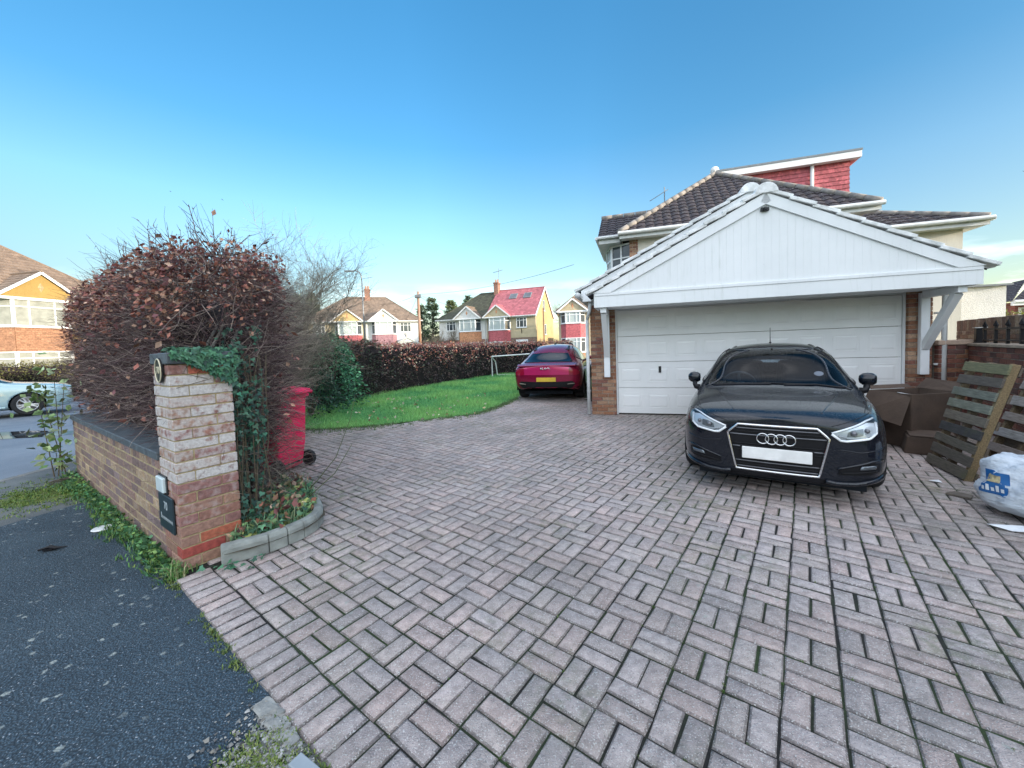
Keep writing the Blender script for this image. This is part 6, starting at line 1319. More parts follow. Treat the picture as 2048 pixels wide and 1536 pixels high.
mb = MB(); mb.lathe([(.005, -.11), (.028, -.10), (.033, 0), (.028, .10), (.005, .11)], 12, Matrix.Translation((XN(1.86), 0, 1.285)) @ Matrix.Rotation(R(90), 4, 'X') @ Matrix.Diagonal((1, .8, 1, 1))); mb.tube([(XN(1.86), 0, 1.29), (XN(1.80), 0, 1.36)], .012, 6); mb.build('rear_view_mirror', M_TRIM, A.T, smooth=True)
for s_ in (1, -1):
    mb = MB(); M0 = Matrix.Translation((XN(1.52), s_ * .885, 1.0)); rr = [(.0, -.09), (.055, -.085), (.08, -.05), (.085, 0), (.075, .05), (.045, .082), (0, .088)]
    mb.lathe([(max(r, .004), z) for r, z in rr], 20, M0 @ Matrix.Rotation(R(90), 4, 'X') @ Matrix.Diagonal((.75, .86, .86, 1)))
    mm_ = mb.build('door_mirror', A.paint, A.T, smooth=True); g_ = MB(); g_.box(XN(1.52) - .062, XN(1.52) - .056, s_ * .83 if s_ > 0 else -.94, .94 if s_ > 0 else -.83, .955, 1.045); g_.build('mirror_glass', M_CHROME, mm_)
    k_ = MB(); k_.tube([(XN(1.50), s_ * .88, .955), (XN(1.47), s_ * .87, .91), (XN(1.46), s_ * .86, .88), (XN(1.45), s_ * .80, .87)], [.028, .03, .034, .04], 8); k_.build('mirror_stalk', M_TRIM, mm_, smooth=True)
mb = MB(); q = A.ray  # antenna on the roof
rz_ = 1.418; mb.tube([(XN(3.2), 0, 1.395), (XN(3.2) - .02, 0, 1.43)], [.025, .014], 8); mb.tube([(XN(3.2) - .01, 0, 1.42), (XN(3.2) - .09, 0, 1.66)], [.006, .0035], 6); mb.build('aerial', M_TRIM, A.T)

# --- red crossover seen from the rear beside the lawn
yawk = R(15); AXK = Vector((math.sin(yawk), math.cos(yawk), 0)); rear = Vector((.90, 10.28, 0)); Lk = 4.68
SK = [(0., [(.45, .25), (.60, .28), (.64, .45), (.64, .60), (.58, .76), (.50, .82), (.34, .85), (.17, .86), (0, .86)]),
      (.15, [(.66, .2), (.80, .23), (.84, .42), (.84, .64), (.78, .82), (.66, .89), (.46, .93), (.23, .95), (0, .955)]),
      (.60, [(.72, .2), (.88, .24), (.92, .45), (.92, .70), (.87, .87), (.76, .96), (.52, 1.0), (.26, 1.02), (0, 1.025)]),
      (1.15, [(.74, .2), (.90, .24), (.93, .46), (.925, .72), (.88, .92), (.78, 1.02), (.55, 1.07), (.28, 1.10), (0, 1.105)]),
      (1.55, [(.74, .2), (.89, .24), (.92, .46), (.92, .74), (.875, .95), (.77, 1.12), (.62, 1.23), (.32, 1.28), (0, 1.29)]),
      (2.05, [(.74, .2), (.885, .24), (.915, .46), (.915, .75), (.87, .98), (.745, 1.24), (.60, 1.45), (.33, 1.51), (0, 1.525)]),
      (2.75, [(.74, .2), (.885, .24), (.915, .46), (.915, .76), (.87, 1.0), (.735, 1.27), (.59, 1.48), (.32, 1.535), (0, 1.545)]),
      (3.40, [(.74, .2), (.89, .24), (.92, .46), (.925, .78), (.88, 1.01), (.72, 1.24), (.57, 1.44), (.31, 1.50), (0, 1.51)]),
      (3.90, [(.74, .22), (.90, .26), (.935, .46), (.94, .80), (.89, 1.0), (.70, 1.14), (.55, 1.29), (.30, 1.345), (0, 1.36)]),
      (4.25, [(.72, .26), (.885, .30), (.925, .48), (.935, .78), (.90, .95), (.72, 1.02), (.52, 1.09), (.28, 1.12), (0, 1.13)]),
      (4.50, [(.70, .30), (.85, .33), (.90, .50), (.91, .74), (.885, .92), (.74, .985), (.52, 1.00), (.27, 1.005), (0, 1.01)]),
      (4.62, [(.62, .33), (.78, .37), (.83, .52), (.85, .72), (.835, .90), (.70, .965), (.50, .985), (.26, .99), (0, .995)]),
      (4.68, [(.52, .37), (.64, .40), (.70, .52), (.72, .68), (.71, .85), (.60, .92), (.44, .945), (.22, .955), (0, .955)])]
KR = Car('parked_car', 'dark red crossover with letter badge parked facing away between lawn and garage', rear + AXK * (Lk / 2), math.atan2(AXK.y, AXK.x), SK, Lk, paint('deep_red_metallic', (.28, .012, .055), .3, .22, False, .45), bulge_r=.05)
K = KR; XK = lambda d: -Lk / 2 + d      # d measured from the rear
TLR = [(.50, .715), (.80, .70), (.86, .74), (.865, .80), (.80, .84), (.55, .925), (.50, .93)]
t = NT('tail_lamp', .12); t.col((.30, .008, .035)); t.b.inputs['Coat Weight'].default_value = 1; M_TAIL = t.m
t = NT('tail_panel', .2, .3); t.col((.62, .03, .16)); t.b.inputs['Coat Weight'].default_value = 1; M_TAILP = t.m
K.panel('tailgate_panel', [(-.62, .715), (.62, .715), (.62, .91), (0, .925), (-.62, .91)], 'x', -1, .006, .0, M_TAILP)
for s_ in (1, -1):
    f = (lambda p: p) if s_ == 1 else mir
    K.panel('tail_light', f([(.60, .715), (.80, .70), (.855, .735), (.86, .79), (.80, .84), (.60, .905)]), 'x', -1, .009, .0, M_TAIL)
    K.line('chrome_sweep', [(s_ * a, b) for a, b in [(.45, .695), (.72, .685), (.80, .70), (.845, .76), (.86, .82)]], 'x', -1, .011, M_CHROME, off=-.012)
    K.panel('rear_diffuser', f([(.0, .33), (.66, .36), (.76, .47), (.70, .545), (.0, .52)]), 'x', -1, .004, .0, M_TRIM)
    K.line('bumper_strip', [(s_ * a, b) for a, b in [(0., .385), (.55, .395), (.74, .44)]], 'x', -1, .012, K.paint, off=-.014)
    K.panel('reflector', f([(.56, .455), (.74, .475), (.74, .50), (.56, .48)]), 'x', -1, .008, .006, plain('amber_grey', (.25, .22, .18), .3))
    K.panel('side_glass', [(XK(1.0), 1.20), (XK(1.55), 1.41), (XK(2.2), 1.455), (XK(2.2), 1.03), (XK(1.3), 1.06)], 'y', s_, .003, .0, M_DARKGLASS); K.panel('side_glass', [(XK(2.27), 1.03), (XK(2.27), 1.455), (XK(2.75), 1.41), (XK(3.3), 1.15), (XK(3.35), 1.03)], 'y', s_, .003, .0, M_CARGLASS)
    K.line('window_trim', [(XK(.78), 1.16), (XK(1.5), 1.435), (XK(2.2), 1.485), (XK(2.8), 1.425), (XK(3.45), 1.10), (XK(3.4), 1.01), (XK(1.2), 1.035)], 'y', s_, .012, M_TRIM, closed=True, off=.003)
    K.line('sill_trim', [(XK(1.2), .30), (XK(3.6), .30)], 'y', s_, .035, M_TRIM); K.line('shoulder_crease', [(XK(.2), .86), (XK(.8), .93), (XK(1.6), .90)], 'y', s_, .006, K.paint, off=.001)
    K.line('door_gap', [(XK(2.23), 1.0), (XK(2.23), .36)], 'y', s_, .004, M_TRIM); K.line('door_gap', [(XK(1.25), 1.0), (XK(1.05), .75), (XK(1.3), .5)], 'y', s_, .004, M_TRIM)
    mb = MB(); mb.tube([(XK(1.35), s_ * .915, .86), (XK(1.62), s_ * .93, .86)], .014, 6); mb.build('door_handle', M_TRIM, K.T)
K.line('chrome_strip', [(-.50, .695), (0, .69), (.50, .695)], 'x', -1, .011, M_CHROME, off=-.012)
RWk = [(-.66, 1.035), (0, 1.05), (.66, 1.035), (.50, 1.26), (0, 1.285), (-.50, 1.26)]
K.panel('rear_glass', RWk, 'x', -1, .003, .0, M_DARKGLASS, cuts=4); K.line('rear_glass_surround', RWk, 'x', -1, .012, M_TRIM, closed=True, off=-.003)
mb = MB(); mb.prism([(XK(.95), -.52, 1.335), (XK(.95), .52, 1.335), (XK(1.45), .50, 1.44), (XK(1.45), -.50, 1.44)], (0, 0, .035)); sp_ = mb.build('spoiler', M_TRIM, K.T, bevel=.012, seg=2)
mb = MB()
for a, b in ((-.40, -.04), (.04, .40)): mb.box(XK(.935), XK(.96), a, b, 1.352, 1.366)
mb.build('spoiler_strip', M_CHROME, sp_)
mb = MB(); mb.prism([(XK(-.02), -.78, .945), (XK(-.02), .78, .945), (XK(.14), .80, .985), (XK(.14), -.80, .985)], (0, 0, .022)); mb.build('tail_lip', K.paint, K.T, bevel=.008, seg=2)
px_ = K.ray(0, .86, 'x', -1)[0].x; px2 = K.ray(0, .58, 'x', -1)[0].x
mb = MB()   # angular joined letters: K, I, a barless A
def seg_(a, b): mb.tube([Vector((px_ - .012, -a[0] * 1.2, a[1])), Vector((px_ - .012, -b[0] * 1.2, b[1]))], .010, 6)
zc = .850; W0 = -.115; KS = 1.0
for a, b in (((W0, 0), (W0, .06)), ((W0, .022), (W0 + .05, .06)), ((W0 + .022, .036), (W0 + .062, 0)), ((W0 + .062, 0), (W0 + .105, .06)), ((W0 + .105, .06), (W0 + .105, 0)), ((W0 + .105, 0), (W0 + .165, .06)), ((W0 + .165, .06), (W0 + .225, 0))): seg_((a[0], zc + a[1]), (b[0], zc + b[1]))
mb.build('letter_badge', M_CHROME, K.T, smooth=True)
mb = MB(); mb.box(px2 - .022, px2 - .006, -.26, .26, .535, .645); mb.build('number_plate', M_PLATEY, K.T, bevel=.004)
mb = MB(); mb.prism([(XK(1.75), -.03, 1.52), (XK(1.75), .03, 1.52), (XK(1.55), .004, 1.505), (XK(1.55), -.004, 1.505)], (.1, 0, .05)); mb.build('roof_fin', M_TRIM, K.T, bevel=.006)
c_ = np.mean(RWk, 0); K.cut([tuple(c_ + (np.array(p) - c_) * .9) for p in RWk], 'x', sgn=-1, cond=lambda P: P[:, 0] < XK(1.6))
for q in ([(XK(1.0), 1.20), (XK(1.55), 1.41), (XK(2.2), 1.455), (XK(2.2), 1.03), (XK(1.3), 1.06)], [(XK(2.27), 1.03), (XK(2.27), 1.455), (XK(2.75), 1.41), (XK(3.3), 1.15), (XK(3.35), 1.03)]): c_ = np.mean(q, 0); K.cut([tuple(c_ + (np.array(p) - c_) * .9) for p in q], 'y')
for x in (XK(.88), XK(3.78)): K.arch(x, .36, .395)
K.finish()
for x in (XK(.88), XK(3.78)):
    K.well(x, .36, .40, .55, .89)
    for y in (.80, -.80): K.wheel(x, y, .36, .235, M_DKALLOY, 5)
    for s_ in (1, -1): mb = MB(); mb.tube([(x + .405 * math.cos(a), s_ * (.905 + .01), .36 + .405 * math.sin(a)) for a in [math.pi * (k / 16 * 1.16 - .08) for k in range(17)]], .022, 6); mb.build('arch_trim', M_TRIM, K.T, smooth=True)
mb = MB(); mb.box(XK(.3), XK(4.4), -.66, .66, .17, .26); mb.box(XK(.7), XK(3.6), -.7, .7, .26, .9); mb.build('underbody', M_INT, K.T)
for y in (.38, -.38): seat(K.T, XK(2.6), y, 0)
for s_ in (1, -1): mb = MB(); mb.lathe([(.004, -.1), (.07, -.08), (.085, 0), (.06, .08), (.004, .1)], 14, Matrix.Translation((XK(3.15), s_ * 1.02, 1.05)) @ Matrix.Rotation(R(90), 4, 'X') @ Matrix.Diagonal((.8, .8, 1, 1))); mb.tube([(XK(3.15), s_ * .95, 1.02), (XK(3.15), s_ * .84, .98)], .03, 6); mb.build('door_mirror', K.paint, K.T, smooth=True)

# --- pale blue hatchback parked across the side road
hl_ = R(52); AXL = Vector((math.cos(hl_), math.sin(hl_), 0)); Ll = 4.2; noseL = Vector((-14.12, 12.35, 0))
SL = [(d * Ll / La, [(y * .98, z * 1.02) for y, z in p]) for d, p in ST]
PB = Car('parked_car', 'pale blue hatchback parked along the far side of the side road', noseL - AXL * (Ll / 2), hl_, SL, Ll, paint('pale_blue_metallic', (.42, .58, .60), .15, .3, False, .3)); XL = lambda d: Ll / 2 - d * Ll / La
g1 = [(XL(1.30), 1.0), (XL(1.80), 1.33), (XL(2.36), 1.375), (XL(2.36), 1.0)]; g2 = [(XL(2.43), 1.0), (XL(2.43), 1.375), (XL(2.95), 1.35), (XL(3.35), 1.16), (XL(3.3), 1.03)]
for s_ in (1, -1):
    PB.panel('side_glass', g1, 'y', s_, .003, .0, M_CARGLASS); PB.panel('side_glass', g2, 'y', s_, .003, .0, M_CARGLASS); PB.line('window_seal', g1 + g2[2:], 'y', s_, .012, M_TRIM, closed=True, off=.004)
    PB.line('side_strip', [(XL(1.3), .56), (XL(3.0), .58)], 'y', s_, .018, M_TRIM, off=.004); PB.line('sill', [(XL(1.2), .26), (XL(2.9), .26)], 'y', s_, .03, PB.paint); PB.line('door_gap', [(XL(1.32), .95), (XL(1.28), .6), (XL(1.35), .3)], 'y', s_, .005, M_TRIM)
    PB.panel('headlight', HL if s_ > 0 else mir(HL), 'x', 1, .004, .0, M_LAMPW)
    mb = MB(); mb.lathe([(.004, -.1), (.07, -.08), (.085, 0), (.06, .08), (.004, .1)], 14, Matrix.Translation((XL(1.5), s_ * .98, 1.0)) @ Matrix.Rotation(R(90), 4, 'X') @ Matrix.Diagonal((.8, .8, 1, 1))); mb.tube([(XL(1.5), s_ * .92, .97), (XL(1.5), s_ * .8, .93)], .03, 6); mb.build('door_mirror', PB.paint, PB.T, smooth=True)
PB.panel('windscreen', WS, 'x', 1, .003, .0, M_CARGLASS, cuts=4); PB.panel('grille', [(-.4, .5), (.4, .5), (.35, .3), (-.35, .3)], 'x', 1, .004, .0, M_TRIM)
PB.cut([(y * .92, z) for y, z in WSh], 'x', sgn=1, cond=lambda P: P[:, 0] > XL(2.0))
for q in (g1, g2): c_ = np.mean(q, 0); PB.cut([tuple(c_ + (np.array(p) - c_) * .9) for p in q], 'y')
for x in (XL(.83), XL(3.30)): PB.arch(x, .31, .355)
PB.finish()
for x in (XL(.83), XL(3.30)):
    PB.well(x, .31, .36, .55, .82)
    for y in (.76, -.76): PB.wheel(x, y, .315, .205, M_ALLOY, 10)
mb = MB(); mb.box(XL(3.7), XL(.25), -.62, .62, .17, .24); mb.box(XL(3.6), XL(.9), -.64, .64, .24, .7); mb.build('underbody', M_INT, PB.T)
for y in (.36, -.36): seat(PB.T, XL(2.1), y, 0)
# ------------------------------------------------------------------ red wheelie bin
BN = thing('wheelie_bin', 'bright red wheelie bin with black wheel standing behind the hedge end', 'bin', (-3.08, 4.98, 0), R(-12))
M_BIN = plain('red_plastic', (.86, .016, .11), .38, var=.06, bump=.12, bscale=160)
mb = MB()      # local: hinge side +y... wheels at +x
def ring4(x0, x1, y0, y1, z): return [(x0, y0, z), (x1, y0, z), (x1, y1, z), (x0, y1, z)]
lv = [ring4(-.20, .20, -.20, .20, .03), ring4(-.25, .235, -.235, .235, .35), ring4(-.28, .25, -.26, .26, .88), ring4(-.29, .26, -.27, .27, .96)]
V = sum(lv, []); mb.add(V, [(0, 3, 2, 1)] + [(k * 4 + i, k * 4 + (i + 1) % 4, k * 4 + 4 + (i + 1) % 4, k * 4 + 4 + i) for k in range(3) for i in range(4)])
mb.box(-.315, .285, -.292, .292, .925, .972); mb.build('body', M_BIN, BN, bevel=.025, seg=3)
mb = MB(); mb.prism([(-.34, -.295, .975), (.30, -.295, 1.0), (.30, -.295, 1.035), (.05, -.295, 1.062), (-.30, -.295, 1.03), (-.345, -.295, 1.0)], (0, .59, 0)); mb.box(-.20, .18, -.20, .20, 1.046, 1.066); mb.box(.30, .335, -.20, .20, .985, 1.03); mb.build('lid', M_BIN, BN, bevel=.014, seg=3)
mb = MB(); mb.tube([(.33, -.26, .98), (.345, -.26, 1.0), (.345, .26, 1.0), (.33, .26, .98)], .016, 8); mb.build('handle', M_BIN, BN, smooth=True)
for y in (-.265, .265):
    M = Matrix.Translation((.235, y, .10)) @ Matrix.Rotation(R(90), 4, 'X'); mb = MB(); mb.lathe([(.06, -.028), (.088, -.03), (.1, -.02), (.1, .02), (.088, .03), (.06, .028)], 28, M); w_ = mb.build('wheel', M_TYRE, BN)
    mb = MB(); mb.lathe([(.01, -.024), (.062, -.022), (.062, .022), (.01, .024)], 20, M)
    for k in range(5): a = k * 2 * math.pi / 5; mb.box(-.006, .006, .015, .06, -.03, .03, M=M @ Matrix.Rotation(a, 4, 'Z'))
    mb.build('hub', M_TRIM, w_)
mb = MB(); mb.tube([(.235, -.26, .10), (.235, .26, .10)], .012, 8); mb.build('axle', M_TRIM, BN)

# ------------------------------------------------------------------ white football goal on the lawn
GL = thing('football_goal', 'small white tubular football goal at the back of the lawn behind the red car', 'football goal', (-1.03, 20.0, 0), R(2)); mb = MB()
M_GOAL = plain('goal_white', (.78, .80, .80), .4)
mb.tube([(0, 0, 0), (0, 0, 1.02), (2.4, .0, 1.10), (2.4, 0, 0)], .035, 8); mb.build('front_frame', M_GOAL, GL, smooth=False)
mb = MB()
for x, z in ((0, 1.02), (2.4, 1.10)): mb.tube([(x, 0, z), (x + .18, .32, z - .3), (x + .26, .5, .0)], .03, 8)
mb.tube([(.26, .5, .02), (2.66, .5, .02)], .025, 8); mb.build('back_frame', M_GOAL, GL)

# ------------------------------------------------------------------ right hand boundary: brick wall with railings, taller wall behind
wp0, wp1 = Vector((7.52, 6.42, 0)), Vector((3.95, 1.50, 0)); wd = (wp1 - wp0).normalized(); WANG = math.atan2(wd.y, wd.x)
BW = thing('boundary_wall', 'dark red brick boundary wall with pale coping behind the leaning pallets', 'wall', wp0, WANG)   # local x along wall towards the viewer, +y towards the neighbour
PAL_D = [(.17, .065, .05, 0), (.20, .08, .055, 0), (.14, .055, .045, 0), (.22, .10, .07, 0), (.12, .06, .05, 0)]
mb = MB(); L = (wp1 - wp0).length
def wallbricks(mb, x0, x1, z0, z1, y, depth, pal, flip):
    s0 = MB(); brick_face(s0, x0, x1, z0, z1, 0, depth, pal); M = Matrix.Translation((0, y, 0)) @ (Matrix.Rotation(math.pi, 4, 'Z') if flip else Matrix.Identity(4))
    if flip: M = Matrix.Translation((x0 + x1, y, 0)) @ Matrix.Rotation(math.pi, 4, 'Z')
    b = len(mb.v); mb.v += [tuple(M @ Vector(p)) for p in s0.v]; mb.f += [tuple(b + i for i in f) for f in s0.f]; mb.mi += s0.mi; mb.c += s0.c
# the drive side of this wall: local normal pointing to the drive
side_ = -1 if (Matrix.Rotation(WANG, 3, 'Z') @ Vector((0, -1, 0))).x < 0 else 1
wallbricks(mb, 0, L, 0, 1.26, side_ * 0, .1, PAL_D, side_ > 0); mb.build('brickwork', M_BRICK, BW, bevel=.003)
ys = -side_      # away from the drive
mb = MB(); mb.box(0, L, min(ys * .006, ys * .2), max(ys * .006, ys * .2), -.1, 1.258); mb.build('inner_wall', M_MORT2, BW)
mb = MB(); x = 0
while x < L - .01:
    e = min(L, x + .6); mb.box(x, e - .006, min(-ys * .03, ys * .24), max(-ys * .03, ys * .24), 1.262, 1.305); x += .6
mb.build('coping', plain('buff_coping', (.34, .28, .22), .85, var=.3, scale=6, bump=.4), BW, bevel=.006)
RL = thing('railing', 'black iron spearhead railing along the top of the boundary wall', 'railing', wp0 + Vector((0, 0, 1.305)), WANG)
M_IRON = plain('black_iron', (.010, .010, .012), .5, .3, bump=.2)
mb = MB(); n = int((L - .35) / .40); mb.box(.36, L, ys * .1 - .012, ys * .1 + .012, .20, .228); mb.box(.36, L, ys * .1 - .012, ys * .1 + .012, .035, .055); mb.build('rail', M_IRON, RL)
for k in range(n):
    x = .42 + k * .40; mb = MB(); b_ = .016; mb.box(x - b_, x + b_, ys * .1 - b_, ys * .1 + b_, 0, .265)
    mb.add([(x - .04, ys * .1, .262), (x, ys * .1 - .03, .262), (x + .04, ys * .1, .262), (x, ys * .1 + .03, .262), (x, ys * .1, .345), (x, ys * .1, .235)], [(0, 1, 4), (1, 2, 4), (2, 3, 4), (3, 0, 4), (1, 0, 5), (2, 1, 5), (3, 2, 5), (0, 3, 5)]); mb.build('bar', M_IRON, RL)
GP = thing('gate_pier', 'short red brick pier with pale cap joining the garage to the boundary wall', 'pier', (7.06, 6.40, 0), R(-17.5)); mb = MB(); brick_face(mb, 0, .48, 0, 1.28, 0, .1, PAL_D + PAL_G[:2]); mb.build('brickwork', M_BRICK, GP, bevel=.003); mb = MB(); mb.box(.006, .474, .006, .24, -.1, 1.279); mb.build('inner_wall', M_MORT2, GP); mb = MB(); mb.box(-.02, .5, -.03, .27, 1.283, 1.36); mb.build('cap', plain('pinkish_cap', (.46, .34, .26), .85, var=.3, bump=.4), GP, bevel=.008)
bl_ = thing('wall_lamp', 'black box lamp on the pale coping end next to the garage downpipe', 'lamp', wp0 + wd * .22 + Vector((0, 0, 1.305)), WANG); mb = MB(); mb.box(-.06, .06, ys * .1 - .06, ys * .1 + .06, .0, .02); mb.box(-.05, .05, ys * .1 - .05, ys * .1 + .05, .02, .235); mb.build('body', M_IRON, bl_, bevel=.004); mb = MB(); mb.box(-.065, .065, ys * .1 - .065, ys * .1 + .065, .237, .25); mb.build('cap', M_OLDPAINT, bl_)
# taller old wall of the neighbour
nw0 = wp0 + Vector((1.0, .55, 0)); NW = thing('neighbour_wall', 'taller weathered brown brick wall beyond the black railing', 'wall', nw0, WANG); mb = MB()
PAL_N = [(.24, .17, .13, .25), (.18, .13, .11, .1), (.29, .22, .17, .4), (.15, .11, .10, .1), (.22, .14, .11, .2), (.34, .27, .20, .3)]
wallbricks(mb, -1.5, 6.2, 0, 1.50, 0, .1, PAL_N, side_ > 0); x = -1.5
while x < 6.15:
    mb.box(x, x + .105, min(ys * 0, ys * .22) - .002, max(0, ys * .22), 1.505, 1.72 + random.uniform(-.004, .004), 0, bcol(PAL_N)); x += .115
mb.build('brickwork', M_BRICK, NW, bevel=.003); mb = MB(); mb.box(-1.5, 6.2, min(ys * .006, ys * .21), max(ys * .006, ys * .21), -.1, 1.71); mb.build('inner_wall', M_MORT2, NW)

# ------------------------------------------------------------------ wooden pallets leaning on the wall
t = NT('pallet_wood', .85); a = t.attr(); g = t.noise(6, 6, stretch=(1.5, 14, 14)); c = t.mix(1., a, t.ramp(g, [(.25, .5), (.75, 1.35)]), 'MULTIPLY'); c = t.mix(t.ramp(t.noise(5, 5), [(.55, 0.), (.75, .55)]), c, (.09, .10, .05)); t.col(c); t.bump(t.noise(9, 6, stretch=(2, 20, 20)), .6, .01); M_WOOD = t.m
def pallet(label, loc, face, lean, cols, n=9, w=.80, h=1.2, gap=None, slat=.095):
    """built lying upright: local x across the slats, z up the pallet, then leant back"""
    T = thing('pallet', label, 'pallet', loc, face, group='old pallets leaning on the boundary wall'); T.rotation_euler = (-lean, 0, face)
    for k in range(n):
        z = .02 + k * (h - slat - .04) / (n - 1); m = MB(); j = random.uniform(-.012, .012); c = cols[k % len(cols)]; v = random.gauss(1, .12)
        m.box(-w / 2 + j, w / 2 + j, 0, .02, z, z + slat + random.uniform(-.01, .01), 0, tuple(q * v for q in c) + (0,), M=Matrix.Rotation(random.gauss(0, .008), 4, 'Y')); m.build('slat', M_WOOD, T, bevel=.003)
    for x, c in ((-w / 2 + .05, (.20, .15, .09)), (0, (.16, .12, .08)), (w / 2 - .03, (.26, .19, .10))):
        m = MB(); m.box(x - .022, x + .022, .021, .085, 0, h, 0, (*c, 0)); m.build('bearer', M_WOOD, T, bevel=.004)
    for k in range(5):
        z = .02 + k * (h - .13) / 4; m = MB(); m.box(-w / 2, w / 2, .086, .105, z, z + .09, 0, (.15, .12, .09, 0)); m.build('back_slat', M_WOOD, T, bevel=.003)
    return T
pf = math.atan2(-wd.y, -wd.x) + math.pi      # along the wall
fx_ = math.atan2(wd.y, wd.x)
# local -y must face the drive, +y lean towards the wall
pallet('greenish weathered pallet with close slats leaning beside the cardboard box', (4.60, 4.12, .0), R(-115), R(15), [(.11, .10, .08), (.10, .09, .075), (.13, .12, .095), (.06, .06, .06), (.15, .13, .10), (.21, .22, .17), (.19, .20, .16), (.13, .11, .09), (.25, .24, .13)], 9, .68, 1.22)
pallet('paler pallet with wide gaps leaning behind the white sack', (5.06, 3.98, .0), R(-115), R(20), [(.36, .34, .32), (.30, .26, .24), (.42, .42, .42), (.34, .30, .27)], 7, .80, 1.2)

# ------------------------------------------------------------------ cardboard box, sack and litter
t = NT('cardboard', .85); c = t.ramp(t.noise(4, 5), [(.3, (.068, .047, .036)), (.7, (.105, .072, .052))]); c = t.mix(.35, c, t.ramp(t.noise(40, 4, stretch=(1, 1, 6)), [(.3, .6), (.7, 1.2)]), 'MULTIPLY'); t.col(c); t.bump(t.noise(7, 5), .5, .02); M_CARD = t.m
M_CARDIN = plain('cardboard_inside', (.42, .27, .16), .85, var=.2)
BX = thing('cardboard_box', 'large battered brown cardboard box with open flaps by the garage pier', 'box', (5.42, 5.22, 0), R(4)); mb = MB()
hw2, hd2, H = .32, .28, .72; th = .012
for (x0, x1, y0, y1) in ((-hw2, hw2, -hd2, -hd2 + th), (-hw2, hw2, hd2 - th, hd2), (-hw2, -hw2 + th, -hd2 + th, hd2 - th), (hw2 - th, hw2, -hd2 + th, hd2 - th)): mb.box(x0, x1, y0, y1, 0, H)
mb.box(-hw2 + th, hw2 - th, -hd2 + th, hd2 - th, 0, .02)
for v in range(len(mb.v)): x, y, z = mb.v[v]; mb.v[v] = (x + .05 * (z > .5) * (1 if x > 0 else -1) + .03 * math.sin(y * 9), y - .03 * (z > .5), z)
b_ = mb.build('sides', M_CARD, BX, bevel=.003)
mb = MB(); mb.box(-hw2 + .02, hw2 - .02, hd2 - .035, hd2 - .015, .2, H - .005); mb.build('lining', M_CARDIN, BX)
fl = [('side_flap', [(-hw2 - .05, hd2 - .02, H), (-hw2 - .05, -hd2 - .02, H), (-hw2 - .20, -hd2 - .02, H - .40), (-hw2 - .26, hd2 - .08, H - .30)]), ('side_flap', [(hw2 + .05, -hd2, H), (hw2 + .05, hd2, H), (hw2 + .16, hd2 - .05, H + .14), (hw2 + .16, -hd2 + .02, H + .10)]), ('back_flap', [(-hw2, hd2, H), (hw2, hd2, H), (hw2 - .03, hd2 + .05, H + .05), (-hw2 + .03, hd2 + .05, H + .05)])]
for nme, q in fl:
    a, b2 = Vector(q[0]), Vector(q[1]); nn = (Vector(q[1]) - Vector(q[0])).cross(Vector(q[3]) - Vector(q[0])).normalized() * .006; mb = MB(); mb.prism([Vector(p) for p in q], nn); mb.build(nme, M_CARD, BX, bevel=.002)
mb = MB(); mb.box(-.25, .2, -.15, .15, .60, .612, M=Matrix.Rotation(R(12), 4, 'Y')); tag(mb.build('cardboard_sheet', plain('pale_card', (.48, .50, .50), .8)), 'pale card sheet lying inside the open cardboard box', 'card'); bpy.data.objects['cardboard_sheet'].location = (5.42, 5.22, .03); bpy.data.objects['cardboard_sheet'].rotation_euler = (0, 0, R(-30))
# low dark box standing in for the shadow under/behind it
SHADE_BX = thing('cardboard_box', 'dark box standing in for the shadow on the ground between the pallet and the upright box', 'box', (5.14, 4.80, 0), R(-40)); mb = MB(); mb.prism([(-.20, -.17, 0), (.20, -.17, 0), (.22, .15, 0), (-.2, .17, 0)], (.03, -.02, .22)); mb.build('sides', M_CARD, SHADE_BX, bevel=.01); mb = MB(); mb.prism([(-.15, -.19, .225), (.24, -.2, .228), (.25, .12, .26), (-.16, .14, .24)], (0, 0, .008)); mb.build('shadow_top', M_CARD, SHADE_BX)
# sack
SK_ = thing('sack', 'bulging white plastic sack with a blue printed label on the paving', 'sack', (4.26, 3.02, 0), R(8)); bm = bmesh.new(); bmesh.ops.create_icosphere(bm, subdivisions=5, radius=1.)
for v in bm.verts:
    x, y, z = v.co; f = lambda q, p: math.copysign(abs(q) ** p, q); x, y, z = f(x, .62), f(y, .62), f(z, .70); zz = .23 + z * .23
    w = .45 * (1 - .12 * (zz / .49)); cr = .034 * math.sin(7 * x + 3 * z + 2 * math.sin(4 * y)) * math.sin(5 * y + 4 * z) + .012 * math.sin(15 * x + 9 * y + 5 * z) + .006 * math.sin(31 * y + 22 * z)
    v.co = Vector((x * w * (1 + cr * 1.6), y * .31 * (1 + cr * 2), max(0, zz + cr * .9 * (zz > .05) + (.05 * max(0, -x) if zz > .3 else 0) - .03 * max(0, abs(x) - .6) * (zz > .3))))
t = NT('sack_plastic', .42); t.col(t.ramp(t.noise(6, 5), [(.3, (.56, .62, .68)), (.7, (.66, .72, .78))])); t.b.inputs['Subsurface Weight'].default_value = .0
t.bump(t.math('ADD', t.noise(12, 5, stretch=(1, 1, 3)), t.math('MULTIPLY', t.noise(45, 3), .3)), .7, .03); M_SACK = t.m
sbvh = BVHTree.FromBMesh(bm); me = bpy.data.meshes.new('film'); bm.to_mesh(me); bm.free(); me.materials.append(M_SACK); me.polygons.foreach_set('use_smooth', [True] * len(me.polygons)); o = bpy.data.objects.new('film', me); COL.objects.link(o); o.parent = SK_
